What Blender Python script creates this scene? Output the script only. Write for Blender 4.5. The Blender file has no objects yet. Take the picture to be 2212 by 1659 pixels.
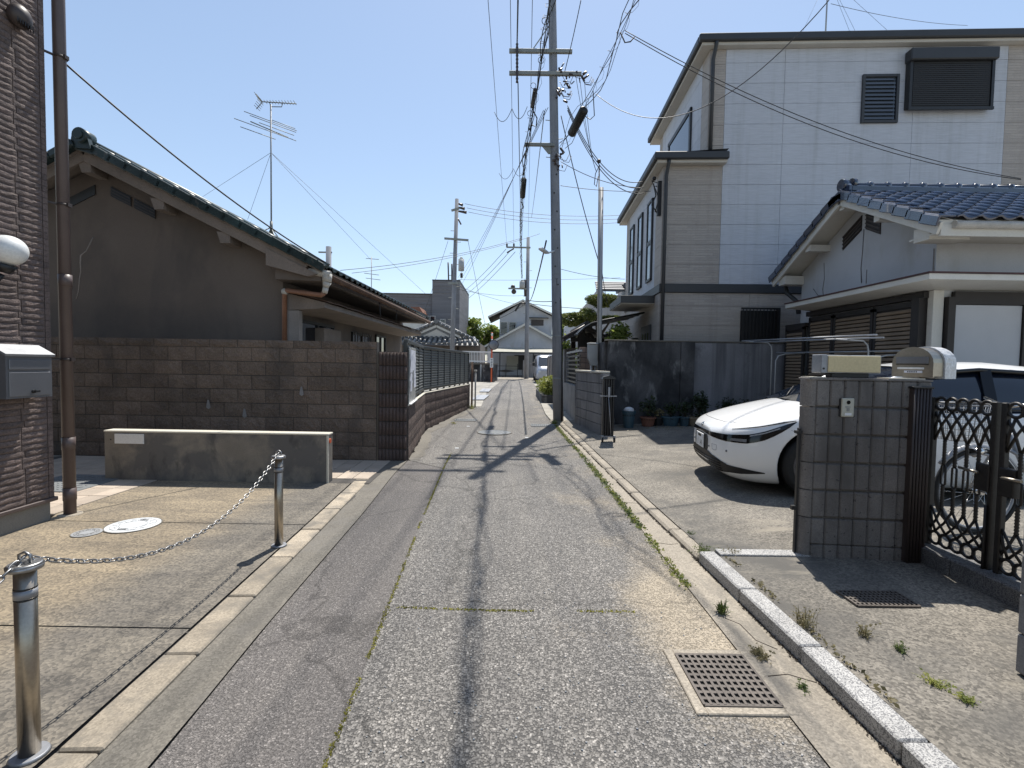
import bpy, bmesh, math, random
from mathutils import Vector, Matrix, noise
from mathutils.bvhtree import BVHTree
rnd = random.Random(7)
R = math.radians
S = bpy.context.scene
COL = S.collection

# ------------------------------------------------------------------ camera
EYE = 1.45
PITCH, ROLL, FPX = R(2.34), 0.016, 1045.0
CW, CH = 2212.0, 1659.0
c_r0, c_f, c_u0 = Vector((1, 0, 0)), Vector((0, math.cos(PITCH), -math.sin(PITCH))), Vector((0, math.sin(PITCH), math.cos(PITCH)))
c_r = c_r0 * math.cos(ROLL) + c_u0 * math.sin(ROLL)
c_u = c_u0 * math.cos(ROLL) - c_r0 * math.sin(ROLL)
cam_d = bpy.data.cameras.new('camera')
cam = bpy.data.objects.new('camera', cam_d)
COL.objects.link(cam)
cam.matrix_world = Matrix(((c_r.x, c_u.x, -c_f.x, 0), (c_r.y, c_u.y, -c_f.y, 0), (c_r.z, c_u.z, -c_f.z, EYE), (0, 0, 0, 1)))
cam_d.sensor_width = 36
cam_d.lens = 36 * FPX / CW
cam_d.clip_start = 0.05
cam_d.clip_end = 2000
S.camera = cam

def at(x, y, Y):
    """world point seen at photo position (x, y), at the real distance Y down the street"""
    v = c_f + c_r * ((x - CW / 2) / FPX) + c_u * ((CH / 2 - y) / FPX)
    return Vector((0, 0, EYE)) + v * (Y / v.y)

# ------------------------------------------------------------------ light
SUN_EL, SUN_AZ = R(63.5), R(12.5)
w = bpy.data.worlds.new('World'); S.world = w; w.use_nodes = True
nt = w.node_tree; nt.nodes.clear()
sky = nt.nodes.new('ShaderNodeTexSky'); sky.sky_type = 'NISHITA'; sky.sun_disc = False
sky.sun_elevation = SUN_EL; sky.sun_rotation = SUN_AZ
sky.air_density = 1.0; sky.dust_density = 0.3; sky.ozone_density = 2.0; sky.altitude = 20
bg = nt.nodes.new('ShaderNodeBackground'); bg.inputs['Strength'].default_value = 0.15
wo = nt.nodes.new('ShaderNodeOutputWorld')
ga = nt.nodes.new('ShaderNodeGamma'); ga.inputs[1].default_value = .74   # tone compression put into the sky colour: evens it out as a whole
nt.links.new(sky.outputs[0], ga.inputs[0]); nt.links.new(ga.outputs[0], bg.inputs[0]); nt.links.new(bg.outputs[0], wo.inputs[0])
sun_d = bpy.data.lights.new('sun', 'SUN'); sun_d.energy = 3.7; sun_d.angle = R(0.53); sun_d.color = (1, 0.95, 0.87)
sun = bpy.data.objects.new('sun', sun_d); COL.objects.link(sun)
to_sun = Vector((math.sin(SUN_AZ) * math.cos(SUN_EL), math.cos(SUN_AZ) * math.cos(SUN_EL), math.sin(SUN_EL)))
sun.rotation_euler = to_sun.to_track_quat('Z', 'Y').to_euler()
sun.location = to_sun * 60
S.view_settings.view_transform = 'Standard'; S.view_settings.look = 'None'
S.view_settings.exposure = 0.84; S.view_settings.gamma = 1.0; S.view_settings.use_curve_mapping = False
S.render.engine = 'CYCLES'
S.cycles.use_denoising = True
S.cycles.max_bounces = 8

# ------------------------------------------------------------------ materials
MATS = {}
def _mul(nt, a, f):
    m = nt.nodes.new('ShaderNodeMixRGB'); m.blend_type = 'MULTIPLY'; m.inputs[0].default_value = 1
    nt.links.new(a, m.inputs[1]); nt.links.new(f, m.inputs[2]); return m.outputs[0]
def _ramp(nt, v, lo, hi, c0, c1):
    r = nt.nodes.new('ShaderNodeValToRGB'); e = r.color_ramp.elements
    e[0].position = lo; e[1].position = hi; e[0].color = (*c0, 1); e[1].color = (*c1, 1)
    nt.links.new(v, r.inputs[0]); return r.outputs[0]
def _noise(nt, vec, scale, detail=4, rough=.55, dist=0):
    n = nt.nodes.new('ShaderNodeTexNoise'); n.inputs['Scale'].default_value = scale
    n.inputs['Detail'].default_value = detail; n.inputs['Roughness'].default_value = rough
    n.inputs['Distortion'].default_value = dist
    nt.links.new(vec, n.inputs['Vector']); return n.outputs[0]
def _map(nt, vec, sc):
    m = nt.nodes.new('ShaderNodeMapping'); m.inputs['Scale'].default_value = sc
    nt.links.new(vec, m.inputs['Vector']); return m.outputs[0]
def _mix(nt, f, a, b):
    m = nt.nodes.new('ShaderNodeMixRGB')
    nt.links.new(f, m.inputs[0])
    for i, c in ((1, a), (2, b)):
        if isinstance(c, tuple): m.inputs[i].default_value = (*c, 1)
        else: nt.links.new(c, m.inputs[i])
    return m.outputs[0]
def _math(nt, op, a, b=0.0):
    m = nt.nodes.new('ShaderNodeMath'); m.operation = op
    for i, c in ((0, a), (1, b)):
        if isinstance(c, (int, float)): m.inputs[i].default_value = c
        else: nt.links.new(c, m.inputs[i])
    return m.outputs[0]
def start(name):
    m = bpy.data.materials.new(name); m.use_nodes = True; MATS[name] = m
    nt = m.node_tree; b = nt.nodes['Principled BSDF']
    g = nt.nodes.new('ShaderNodeNewGeometry')
    return m, nt, b, g.outputs['Position']
def mat(name, col, rough=.75, var=.12, vs=2.5, fine=.1, fs=70., bump=0., bs=90., bd=.004, metal=0., rand=0., stains=(), spec=.5, coat=0., stretch=None, bstretch=None, speck=None):
    """base colour with broad and fine mottling; stains = (colour, scale, lo, hi, (sx,sy,sz))"""
    m, nt, b, P = start(name)
    v = _noise(nt, _map(nt, P, stretch) if stretch else P, vs, 5)
    c = _ramp(nt, v, .3, .7, tuple(x * (1 - var) for x in col), tuple(min(1, x * (1 + var)) for x in col))
    if fine:
        f = _noise(nt, P, fs, 3)
        c = _mul(nt, c, _ramp(nt, f, .3, .7, (1 - fine,) * 3, (1 + fine * .6,) * 3))
    if speck:
        vo = nt.nodes.new('ShaderNodeTexVoronoi'); vo.inputs['Scale'].default_value = speck[0]; nt.links.new(P, vo.inputs['Vector'])
        sp = nt.nodes.new('ShaderNodeSeparateColor'); nt.links.new(vo.outputs['Color'], sp.inputs[0])
        c = _mul(nt, c, _ramp(nt, sp.outputs[0], 0, 1, (1 - speck[1],) * 3, (1 + speck[1],) * 3))
    for (sc, ss, lo, hi, st) in stains:
        f = _noise(nt, _map(nt, P, st), ss, 6, .6, .3)
        c = _mix(nt, _ramp(nt, f, lo, hi, (0, 0, 0), (1, 1, 1)), c, sc)
    if rand:
        oi = nt.nodes.new('ShaderNodeObjectInfo')
        c = _mul(nt, c, _ramp(nt, oi.outputs['Random'], 0, 1, (1 - rand,) * 3, (1 + rand * .5, 1 + rand * .46, 1 + rand * .42)))
    nt.links.new(c, b.inputs['Base Color'])
    b.inputs['Roughness'].default_value = rough; b.inputs['Metallic'].default_value = metal
    b.inputs['Specular IOR Level'].default_value = spec
    if coat: b.inputs['Coat Weight'].default_value = coat; b.inputs['Coat Roughness'].default_value = .03
    if bump:
        h = _noise(nt, _map(nt, P, bstretch) if bstretch else P, bs, 5, .6)
        bn = nt.nodes.new('ShaderNodeBump'); bn.inputs['Strength'].default_value = bump; bn.inputs['Distance'].default_value = bd
        nt.links.new(h, bn.inputs['Height']); nt.links.new(bn.outputs[0], b.inputs['Normal'])
    return m

def asphalt(name, dark, light, scale, gap, sand=None, bump=.8):
    """bitumen with aggregate: each voronoi cell is a stone, the gaps between them are dark"""
    m, nt, b, P = start(name)
    v = nt.nodes.new('ShaderNodeTexVoronoi'); v.feature = 'F1'; v.inputs['Scale'].default_value = scale
    nz = nt.nodes.new('ShaderNodeTexNoise'); nz.inputs['Scale'].default_value = scale * .9; nt.links.new(P, nz.inputs['Vector'])
    ma = nt.nodes.new('ShaderNodeVectorMath'); ma.operation = 'MULTIPLY_ADD'
    ma.inputs[1].default_value = (.9 / scale,) * 3; nt.links.new(nz.outputs['Color'], ma.inputs[0]); nt.links.new(P, ma.inputs[2])
    nt.links.new(ma.outputs[0], v.inputs['Vector'])
    mid = tuple((a * .45 + b_ * .55) for a, b_ in zip(dark, light))
    cr = nt.nodes.new('ShaderNodeSeparateColor'); nt.links.new(v.outputs['Color'], cr.inputs[0])
    stone = nt.nodes.new('ShaderNodeValToRGB'); e = stone.color_ramp.elements
    e[0].position = .0; e[0].color = (*tuple(x * .72 for x in mid), 1); e[1].position = 1; e[1].color = (*tuple(min(1, x * 1.55) for x in light), 1)
    k = e.new(.6); k.color = (*mid, 1); k = e.new(.93); k.color = (*light, 1)
    nt.links.new(cr.outputs[0], stone.inputs[0])
    holes = _noise(nt, P, scale * .42, 2, .5)
    gp = _ramp(nt, _math(nt, 'ADD', v.outputs['Distance'], _math(nt, 'MULTIPLY', _math(nt, 'SUBTRACT', holes, .5), .9)), gap, gap + .28, (0, 0, 0), (1, 1, 1))
    c = _mix(nt, gp, stone.outputs[0], dark)
    if sand:
        sc, lo, hi = sand
        sx = nt.nodes.new('ShaderNodeSeparateXYZ'); nt.links.new(P, sx.inputs[0])
        n1 = _noise(nt, P, 1.1, 5, .6); n2 = _noise(nt, P, 60, 3)
        s = _math(nt, 'ADD', _math(nt, 'MULTIPLY', n1, 1.5), _math(nt, 'MULTIPLY', sx.outputs[0], .26))
        s = _math(nt, 'ADD', s, _math(nt, 'MULTIPLY', n2, .5))
        dv = nt.nodes.new('ShaderNodeVectorMath'); dv.operation = 'DISTANCE'; dv.inputs[1].default_value = (1.1, 2.75 * .6, 0)
        nt.links.new(_map(nt, P, (1, .6, 0)), dv.inputs[0])
        near = _math(nt, 'MAXIMUM', _math(nt, 'SUBTRACT', .62, dv.outputs['Value']), 0.0)
        s = _math(nt, 'ADD', s, _math(nt, 'MULTIPLY', near, 1.25))
        f = _ramp(nt, _math(nt, 'MULTIPLY', s, .4), lo * .4, hi * .4, (0, 0, 0), (.85, .85, .85))
        c = _mix(nt, f, c, _mix(nt, gp, sc, tuple(x * .62 for x in sc)))
    big = _noise(nt, _map(nt, P, (1, .4, 1)), .8, 5, .6)
    c = _mul(nt, c, _ramp(nt, big, .3, .7, (.78,) * 3, (1.16, 1.14, 1.11)))
    tr = _noise(nt, _map(nt, P, (4.5, .25, 1)), 1.0, 4, .6)     # worn streaks along the lane
    c = _mul(nt, c, _ramp(nt, tr, .35, .65, (.86, .86, .87), (1.08, 1.07, 1.05)))
    oil = _noise(nt, P, 3.3, 4, .6, .6)
    c = _mul(nt, c, _ramp(nt, oil, .62, .76, (1, 1, 1), (.8, .79, .79)))
    ck = nt.nodes.new('ShaderNodeTexVoronoi'); ck.feature = 'DISTANCE_TO_EDGE'; ck.inputs['Scale'].default_value = .55
    cw = nt.nodes.new('ShaderNodeTexNoise'); cw.inputs['Scale'].default_value = 3.2; cw.inputs['Detail'].default_value = 6; nt.links.new(P, cw.inputs['Vector'])
    cm_ = nt.nodes.new('ShaderNodeVectorMath'); cm_.operation = 'MULTIPLY_ADD'; cm_.inputs[1].default_value = (.5, .5, 0); nt.links.new(cw.outputs['Color'], cm_.inputs[0]); nt.links.new(P, cm_.inputs[2])
    nt.links.new(cm_.outputs[0], ck.inputs['Vector'])
    c = _mul(nt, c, _ramp(nt, ck.outputs['Distance'], .003, .009, (.68, .68, .68), (1, 1, 1)))
    nt.links.new(c, b.inputs['Base Color']); b.inputs['Roughness'].default_value = .82
    b.inputs['Specular IOR Level'].default_value = .4
    bn = nt.nodes.new('ShaderNodeBump'); bn.inputs['Strength'].default_value = bump; bn.inputs['Distance'].default_value = .006; bn.invert = True
    nt.links.new(gp, bn.inputs['Height']); nt.links.new(bn.outputs[0], b.inputs['Normal'])
    return m

def siding(name, col, kind):
    """siding boards: 'stone' = long low ledge-stone relief, 'wave' = rippled horizontal grain"""
    m, nt, b, P = start(name)
    sx = nt.nodes.new('ShaderNodeSeparateXYZ'); nt.links.new(P, sx.inputs[0])
    u = _math(nt, 'ADD', sx.outputs[0], sx.outputs[1])
    cb = nt.nodes.new('ShaderNodeCombineXYZ'); nt.links.new(u, cb.inputs[0]); nt.links.new(sx.outputs[2], cb.inputs[1])
    bn = nt.nodes.new('ShaderNodeBump'); bn.inputs['Distance'].default_value = .012
    if kind == 'stone':
        br = nt.nodes.new('ShaderNodeTexBrick'); br.inputs['Scale'].default_value = 1
        br.inputs['Brick Width'].default_value = .42; br.inputs['Row Height'].default_value = .057
        br.inputs['Mortar Size'].default_value = .006; br.inputs['Mortar Smooth'].default_value = .5
        br.inputs['Color1'].default_value = (*tuple(x * .93 for x in col), 1); br.inputs['Color2'].default_value = (*tuple(x * 1.07 for x in col), 1)
        br.inputs['Mortar'].default_value = (*tuple(min(1, x * 1.02) for x in col), 1)
        br.offset = .37; br.squash = .7; br.squash_frequency = 3
        nt.links.new(cb.outputs[0], br.inputs['Vector'])
        n = _noise(nt, P, 45, 4)
        c = _mul(nt, br.outputs['Color'], _ramp(nt, n, .3, .7, (.92,) * 3, (1.05,) * 3))
        h = _math(nt, 'SUBTRACT', _math(nt, 'MULTIPLY', n, .25), br.outputs['Fac']); bn.inputs['Strength'].default_value = .7
    else:
        h = _noise(nt, _map(nt, cb.outputs[0], (3.5, 55, 1)), 1, 5, .6, .5); bn.inputs['Strength'].default_value = .55
        c = _ramp(nt, h, .32, .66, tuple(x * .86 for x in col), tuple(min(1, x * 1.04) for x in col))
    big = _noise(nt, P, .5, 3)
    c = _mul(nt, c, _ramp(nt, big, .3, .7, (.93,) * 3, (1.03,) * 3))
    stk = _noise(nt, _map(nt, cb.outputs[0], (5, .25, 1)), 1, 6, .65)      # rain streaks
    c = _mul(nt, c, _ramp(nt, stk, .5, .72, (1, 1, 1), (.86, .855, .84)))
    nt.links.new(c, b.inputs['Base Color']); nt.links.new(h, bn.inputs['Height']); nt.links.new(bn.outputs[0], b.inputs['Normal'])
    b.inputs['Roughness'].default_value = .7
    return m

def granite(name, a, d, scale=160):
    m, nt, b, P = start(name)
    v = nt.nodes.new('ShaderNodeTexVoronoi'); v.inputs['Scale'].default_value = scale; nt.links.new(P, v.inputs['Vector'])
    sp = nt.nodes.new('ShaderNodeSeparateColor'); nt.links.new(v.outputs['Color'], sp.inputs[0])
    c = _ramp(nt, sp.outputs[0], .25, .6, d, a)
    c = _mul(nt, c, _ramp(nt, _noise(nt, P, 6, 4), .3, .7, (.8,) * 3, (1.05,) * 3))
    nt.links.new(c, b.inputs['Base Color']); b.inputs['Roughness'].default_value = .65
    return m

def glass(name, tint, rough=.04):
    m, nt, b, P = start(name)
    n = _noise(nt, P, 1.2, 2)
    nt.links.new(_ramp(nt, n, .3, .7, tuple(x * .8 for x in tint), tint), b.inputs['Base Color'])
    b.inputs['Roughness'].default_value = rough; b.inputs['Specular IOR Level'].default_value = .9
    return m

def leafmat(name, a, d, trans=.25):
    m, nt, b, P = start(name)
    n = _noise(nt, P, 9, 3)
    oi = nt.nodes.new('ShaderNodeTexWhiteNoise'); 
    sn = nt.nodes.new('ShaderNodeVectorMath'); sn.operation = 'SNAP'; sn.inputs[1].default_value = (.03,) * 3
    nt.links.new(P, sn.inputs[0]); nt.links.new(sn.outputs[0], oi.inputs['Vector'])
    f = _math(nt, 'ADD', _math(nt, 'MULTIPLY', n, .6), _math(nt, 'MULTIPLY', oi.outputs['Value'], .4))
    c = _ramp(nt, f, .3, .72, d, a)
    nt.links.new(c, b.inputs['Base Color']); b.inputs['Roughness'].default_value = .55
    t = nt.nodes.new('ShaderNodeBsdfTranslucent'); nt.links.new(c, t.inputs[0])
    ms = nt.nodes.new('ShaderNodeMixShader'); ms.inputs[0].default_value = trans
    nt.links.new(b.outputs[0], ms.inputs[1]); nt.links.new(t.outputs[0], ms.inputs[2])
    nt.links.new(ms.outputs[0], nt.nodes['Material Output'].inputs[0])
    return m

def lot_concrete():
    """washed-out concrete of the forecourt: tan in the parking bay, greyer beside the kerb"""
    m, nt, b, P = start('lot_concrete')
    sx = nt.nodes.new('ShaderNodeSeparateXYZ'); nt.links.new(P, sx.inputs[0])
    n = _noise(nt, P, 1.0, 5, .6)
    e = _math(nt, 'ADD', _math(nt, 'MULTIPLY', sx.outputs[0], -1.0), _math(nt, 'MULTIPLY', n, 1.1))
    e = _math(nt, 'SUBTRACT', e, 2.35)
    f = _ramp(nt, e, .42, .9, (0, 0, 0), (1, 1, 1))
    c = _mix(nt, f, (.165, .15, .128), (.25, .208, .15))
    streak = _noise(nt, _map(nt, P, (.6, 2.2, 1)), 1.6, 6, .62, .8)
    c = _mul(nt, c, _ramp(nt, streak, .34, .7, (.62, .62, .64), (1.12, 1.1, 1.06)))
    v = nt.nodes.new('ShaderNodeTexVoronoi'); v.inputs['Scale'].default_value = 85; nt.links.new(P, v.inputs['Vector'])
    sp = nt.nodes.new('ShaderNodeSeparateColor'); nt.links.new(v.outputs['Color'], sp.inputs[0])
    c = _mul(nt, c, _ramp(nt, sp.outputs[0], 0, 1, (.6, .61, .62), (1.36, 1.34, 1.3)))
    nt.links.new(c, b.inputs['Base Color']); b.inputs['Roughness'].default_value = .85
    bn = nt.nodes.new('ShaderNodeBump'); bn.inputs['Strength'].default_value = .35; bn.inputs['Distance'].default_value = .003
    nt.links.new(v.outputs['Distance'], bn.inputs['Height']); nt.links.new(bn.outputs[0], b.inputs['Normal'])

X1 = (1, 1, 1)
asphalt('old_asphalt', (.088, .085, .082), (.285, .272, .255), 112, .5, ((.40, .345, .265), 1.22, 1.66))
asphalt('new_asphalt', (.068, .064, .063), (.195, .183, .176), 150, .5, None, .5)
lot_concrete()
mat('drive_concrete', (.175, .158, .132), .85, .3, 1.4, .28, 130, .5, 110, .004, speck=(85, .5), stains=(((.085, .08, .072), .9, .48, .64, X1), ((.27, .24, .19), 2.2, .58, .74, (.5, 1.6, 1))))
mat('gutter_concrete', (.29, .255, .205), .85, .2, 1.6, .22, 120, .4, 110, .003, speck=(110, .22), stains=(((.17, .155, .13), 2.4, .54, .7, (2, .4, 1)),))
mat('rim_concrete', (.15, .137, .115), .85, .16, 2.2, .25, 150, .3, 130, .002, speck=(110, .25), stains=(((.16, .15, .135), 1.6, .5, .72, X1),))
mat('kerb_concrete', (.36, .31, .24), .85, .2, 3, .16, 120, .3, 110, .003, rand=.3, speck=(110, .2), stains=(((.2, .18, .15), 4.5, .46, .64, X1),))
mat('grey_pavement', (.33, .31, .27), .85, .18, 1.2, .2, 120, .3, 110, .003, stains=(((.2, .19, .17), 1.5, .52, .7, X1),))
mat('dirt', (.13, .115, .095), .95, .3, 3, .3, 60, .5, 40, .02)
granite('granite', (.46, .45, .43), (.15, .15, .155), 240)
granite('dark_granite', (.2, .195, .19), (.06, .06, .062), 240)
mat('paving_tile', (.44, .37, .30), .8, .1, 5, .12, 90, .2, 100, .002, rand=.16)
mat('rock_block', (.18, .138, .11), .9, .22, 3, .3, 60, 1.0, 26, .03, rand=.22, stains=(((.085, .072, .063), 1.6, .52, .72, (1, 1, .5)),))
mat('cream_speckle_block', (.14, .1, .085), .9, .2, 8, .45, 55, .9, 50, .02, rand=.18, stains=(((.33, .27, .22), 40, .63, .68, X1),))
mat('mortar_brown', (.2, .165, .135), .95, .2, 3, .2, 80)
mat('mortar_dark', (.07, .065, .06), .95, .2, 3, .2, 80)
mat('pier_mortar', (.115, .105, .096), .95, .25, 5, .25, 80)
mat('rib_block', (.10, .072, .064), .9, .18, 5, .3, 80, .8, 70, .008, rand=.12, stains=(((.4, .37, .33), 22, .74, .76, X1),))
mat('fluted_block', (.215, .197, .183), .9, .2, 2.5, .25, 110, .7, 120, .004, rand=.14, stains=(((.10, .092, .086), 2.2, .5, .7, (1, 1, .4)), ((.06, .056, .054), 34, .62, .68, X1)))
mat('grey_block', (.24, .235, .235), .9, .16, 2.5, .2, 110, .5, 110, .004, rand=.1, stains=(((.1, .1, .105), 2.6, .5, .72, (2, 2, .3)),))
mat('dark_stucco', (.152, .128, .112), .95, .14, .8, .12, 120, .5, 150, .003, stains=(((.125, .107, .096), 1.6, .5, .66, (1, 1, .6)), ((.085, .078, .076), .9, .5, .75, (1, 1, .5)),))
mat('stucco_patch', (.3, .27, .25), .95)
mat('trim_brown', (.22, .185, .16), .85, .15, 3, .15, 60, .2, 60)
mat('white_stucco', (.47, .48, .50), .9, .1, .9, .08, 110, .4, 140, .003, stains=(((.33, .31, .27), 1.3, .56, .8, (1, 1, .35)),))
mat('white_trim', (.56, .545, .5), .7, .07, 2, .06, 60, stains=(((.45, .42, .36), 2.6, .6, .8, (1, 1, 2)),))
mat('old_cement', (.085, .083, .085), .95, .3, 1.2, .25, 60, .4, 70, .004, stains=(((.028, .028, .03), 1.3, .42, .58, (1, 1, .6)), ((.24, .235, .23), 3.2, .54, .66, (1, 1, .4))))
mat('streaked_cement', (.22, .22, .235), .95, .2, 1.0, .15, 60, .3, 70, .003, stains=(((.11, .11, .12), 1.2, .45, .66, (5, 5, .2)), ((.065, .065, .07), 1.4, .56, .7, (1.2, 1.2, .8))))
mat('low_wall_concrete', (.235, .207, .172), .9, .2, 2.6, .14, 90, .3, 60, .003, stains=(((.13, .122, .115), 2.4, .44, .56, (1, 1, .8)), ((.085, .08, .076), 5, .56, .68, (1, 1, .5))))
mat('concrete_cap', (.58, .545, .46), .85, .08, 3, .1, 90)
mat('foundation', (.21, .2, .18), .9, .15, 3, .12, 90, .2, 60)
mat('brown_wall_tile', (.15, .114, .103), .85, .2, 6, .3, 60, .7, 85, .012, rand=.2)
mat('brown_joint', (.052, .044, .041), .95)
siding('white_siding', (.50, .52, .565), 'wave')
siding('beige_siding', (.385, .345, .31), 'stone')
mat('charcoal_trim', (.03, .032, .036), .5, .1)
mat('roof_slate', (.028, .031, .034), .6, .15, 4, .15, 60, .2, 60)
mat('soffit_white', (.5, .475, .43), .85, .05)
mat('blue_tile', (.018, .034, .075), .16, .35, 6, .1, 40, .08, 30, rand=.35, spec=.8, coat=.8)
mat('green_tile', (.022, .044, .046), .42, .35, 6, .15, 40, .1, 30, rand=.35, spec=.5, stains=(((.14, .14, .13), 9, .6, .75, X1),))
mat('grey_tile', (.16, .165, .17), .4, .2, 6, .12, 40, rand=.3)
mat('steel', (.36, .32, .265), .34, .15, 5, .1, 90, metal=1, stretch=(1, 1, .2))
mat('chain_steel', (.34, .34, .34), .42, .2, 40, .1, 90, metal=1)
mat('brushed_grey', (.2, .205, .22), .45, .06, 3, .05, 120, metal=.6)
mat('black_metal', (.014, .014, .015), .45, .2, 8, .1, 60)
mat('gate_iron', (.022, .019, .017), .5, .3, 12, .25, 80, .4, 60, stains=(((.09, .05, .03), 10, .68, .74, X1),))
mat('brown_metal', (.055, .042, .038), .5, .15, 4, .1, 60)
mat('pipe_brown', (.105, .078, .072), .42, .12, 3, .06, 60)
mat('pipe_orange', (.26, .13, .08), .55, .15, 5, .1, 60)
mat('pipe_grey', (.48, .46, .42), .6, .15, 6, .1, 60)
mat('fence_metal', (.17, .175, .165), .6, .12, 4, .06, 60, spec=.35)
mat('fence_frame', (.038, .042, .043), .4, .12, 4, .06, 60)
mat('clear_sheet', (.42, .43, .42), .25, .12, 6, .08, 60)
mat('paper', (.66, .67, .74), .7, .12, 12, .1, 40, .5, 18, .02)
glass('dark_glass', (.012, .016, .024))
glass('car_glass', (.008, .012, .022), .02)
glass('sky_glass', (.045, .052, .06), .08)
mat('white_paint', (.76, .76, .75), .5, .04)
mat('car_paint', (.80, .80, .79), .28, .02, 1, 0, coat=.6)
mat('silver_paint', (.45, .47, .52), .35, .04, coat=.5, metal=.5)
mat('black_gloss', (.004, .004, .005), .1, .1, spec=.5)
mat('black_plastic', (.012, .012, .013), .55, .15, 20, .1, 90)
mat('tyre', (.016, .016, .016), .8, .2, 20, .1, 90)
mat('wheel_silver', (.1, .1, .11), .4, .1, metal=.6)
mat('chrome', (.6, .6, .6), .15, .05, metal=1)
mat('cream_lamp', (.6, .5, .29), .5, .04)
mat('mailbox_metal', (.30, .27, .225), .35, .15, 8, .1, 60, metal=.7)
mat('post_tan', (.28, .225, .16), .6, .1)
mat('plastic_sheet', (.62, .62, .63), .3, .15, 30, .1, 60, .8, 24, .02)
mat('globe_white', (.74, .75, .74), .35, .04)
mat('wood_shutter', (.2, .148, .1), .6, .16, 3, .1, 60, rand=.14, stains=(((.26, .2, .14), 2, .55, .75, (1, 1, .3)),))
mat('wood_dark', (.02, .016, .015), .6, .15, 5, .1, 60)
mat('red_flash', (.055, .014, .014), .55, .2, 6, .1, 60)
mat('rust_sheet', (.10, .055, .035), .8, .3, 6, .25, 40, .4, 40, .01, stains=(((.22, .13, .08), 7, .55, .7, X1),))
mat('pole_concrete', (.225, .235, .26), .85, .12, 2.2, .12, 90, .3, 90, .003, stains=(((.14, .15, .165), 2.2, .5, .7, (3, 3, .25)),))
mat('pole_steel', (.36, .37, .38), .5, .1, 3, .06, 60, metal=.3)
mat('arm_steel', (.25, .26, .24), .6, .15, 5, .1, 60, metal=.3)
mat('wire_black', (.012, .012, .013), .6, .1)
mat('wire_grey', (.05, .053, .06), .55, .1)
mat('insulator', (.05, .035, .032), .4, .2)
mat('equipment_grey', (.35, .36, .36), .6, .1, 4, .06, 60, stains=(((.24, .24, .24), 4, .6, .75, (2, 2, .4)),))
mat('meter_cream', (.47, .45, .37), .6, .1, 4, .06, 60)
mat('orange_paint', (.62, .12, .045), .55, .1)
mat('terracotta', (.19, .085, .055), .8, .2, 6, .15, 60)
mat('blue_pot', (.035, .075, .1), .5, .2, 6, .1, 60)
mat('tan_pot', (.24, .19, .13), .8, .2, 6, .15, 60)
mat('soil', (.04, .03, .022), .95, .3, 30, .3, 90, .5, 60)
mat('bark', (.06, .045, .035), .9, .3, 6, .25, 60, .8, 40, .02)
mat('iron_cover', (.10, .083, .07), .65, .2, 6, .2, 90)
mat('cover_pale', (.58, .6, .61), .6, .08, 6, .06, 90)
mat('cover_groove', (.3, .31, .32), .7)
mat('plate_grey', (.16, .17, .175), .75, .12, 6, .12, 90)
mat('galvanised', (.3, .31, .33), .5, .15, 6, .1, 60, metal=.5)
mat('brick_tile', (.27, .2, .165), .85, .15, 6, .15, 60, rand=.2)
mat('far_grey', (.165, .165, .175), .9, .2, 1.0, .08, 20, stretch=(.3, .3, 4))
mat('awning', (.36, .35, .29), .5, .1)
leafmat('leaf_green', (.36, .42, .10), (.1, .15, .035), .5)
leafmat('pine_green', (.26, .29, .07), (.05, .075, .022), .4)
leafmat('hedge_leaf', (.36, .36, .09), (.12, .16, .03), .4)
leafmat('weed_leaf', (.13, .17, .035), (.05, .07, .018))
leafmat('dry_weed', (.24, .2, .1), (.09, .08, .03))
leafmat('moss', (.34, .31, .05), (.16, .15, .03), .2)
leafmat('pot_leaf', (.04, .065, .02), (.012, .02, .008))
def M(n): return MATS[n]

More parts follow.
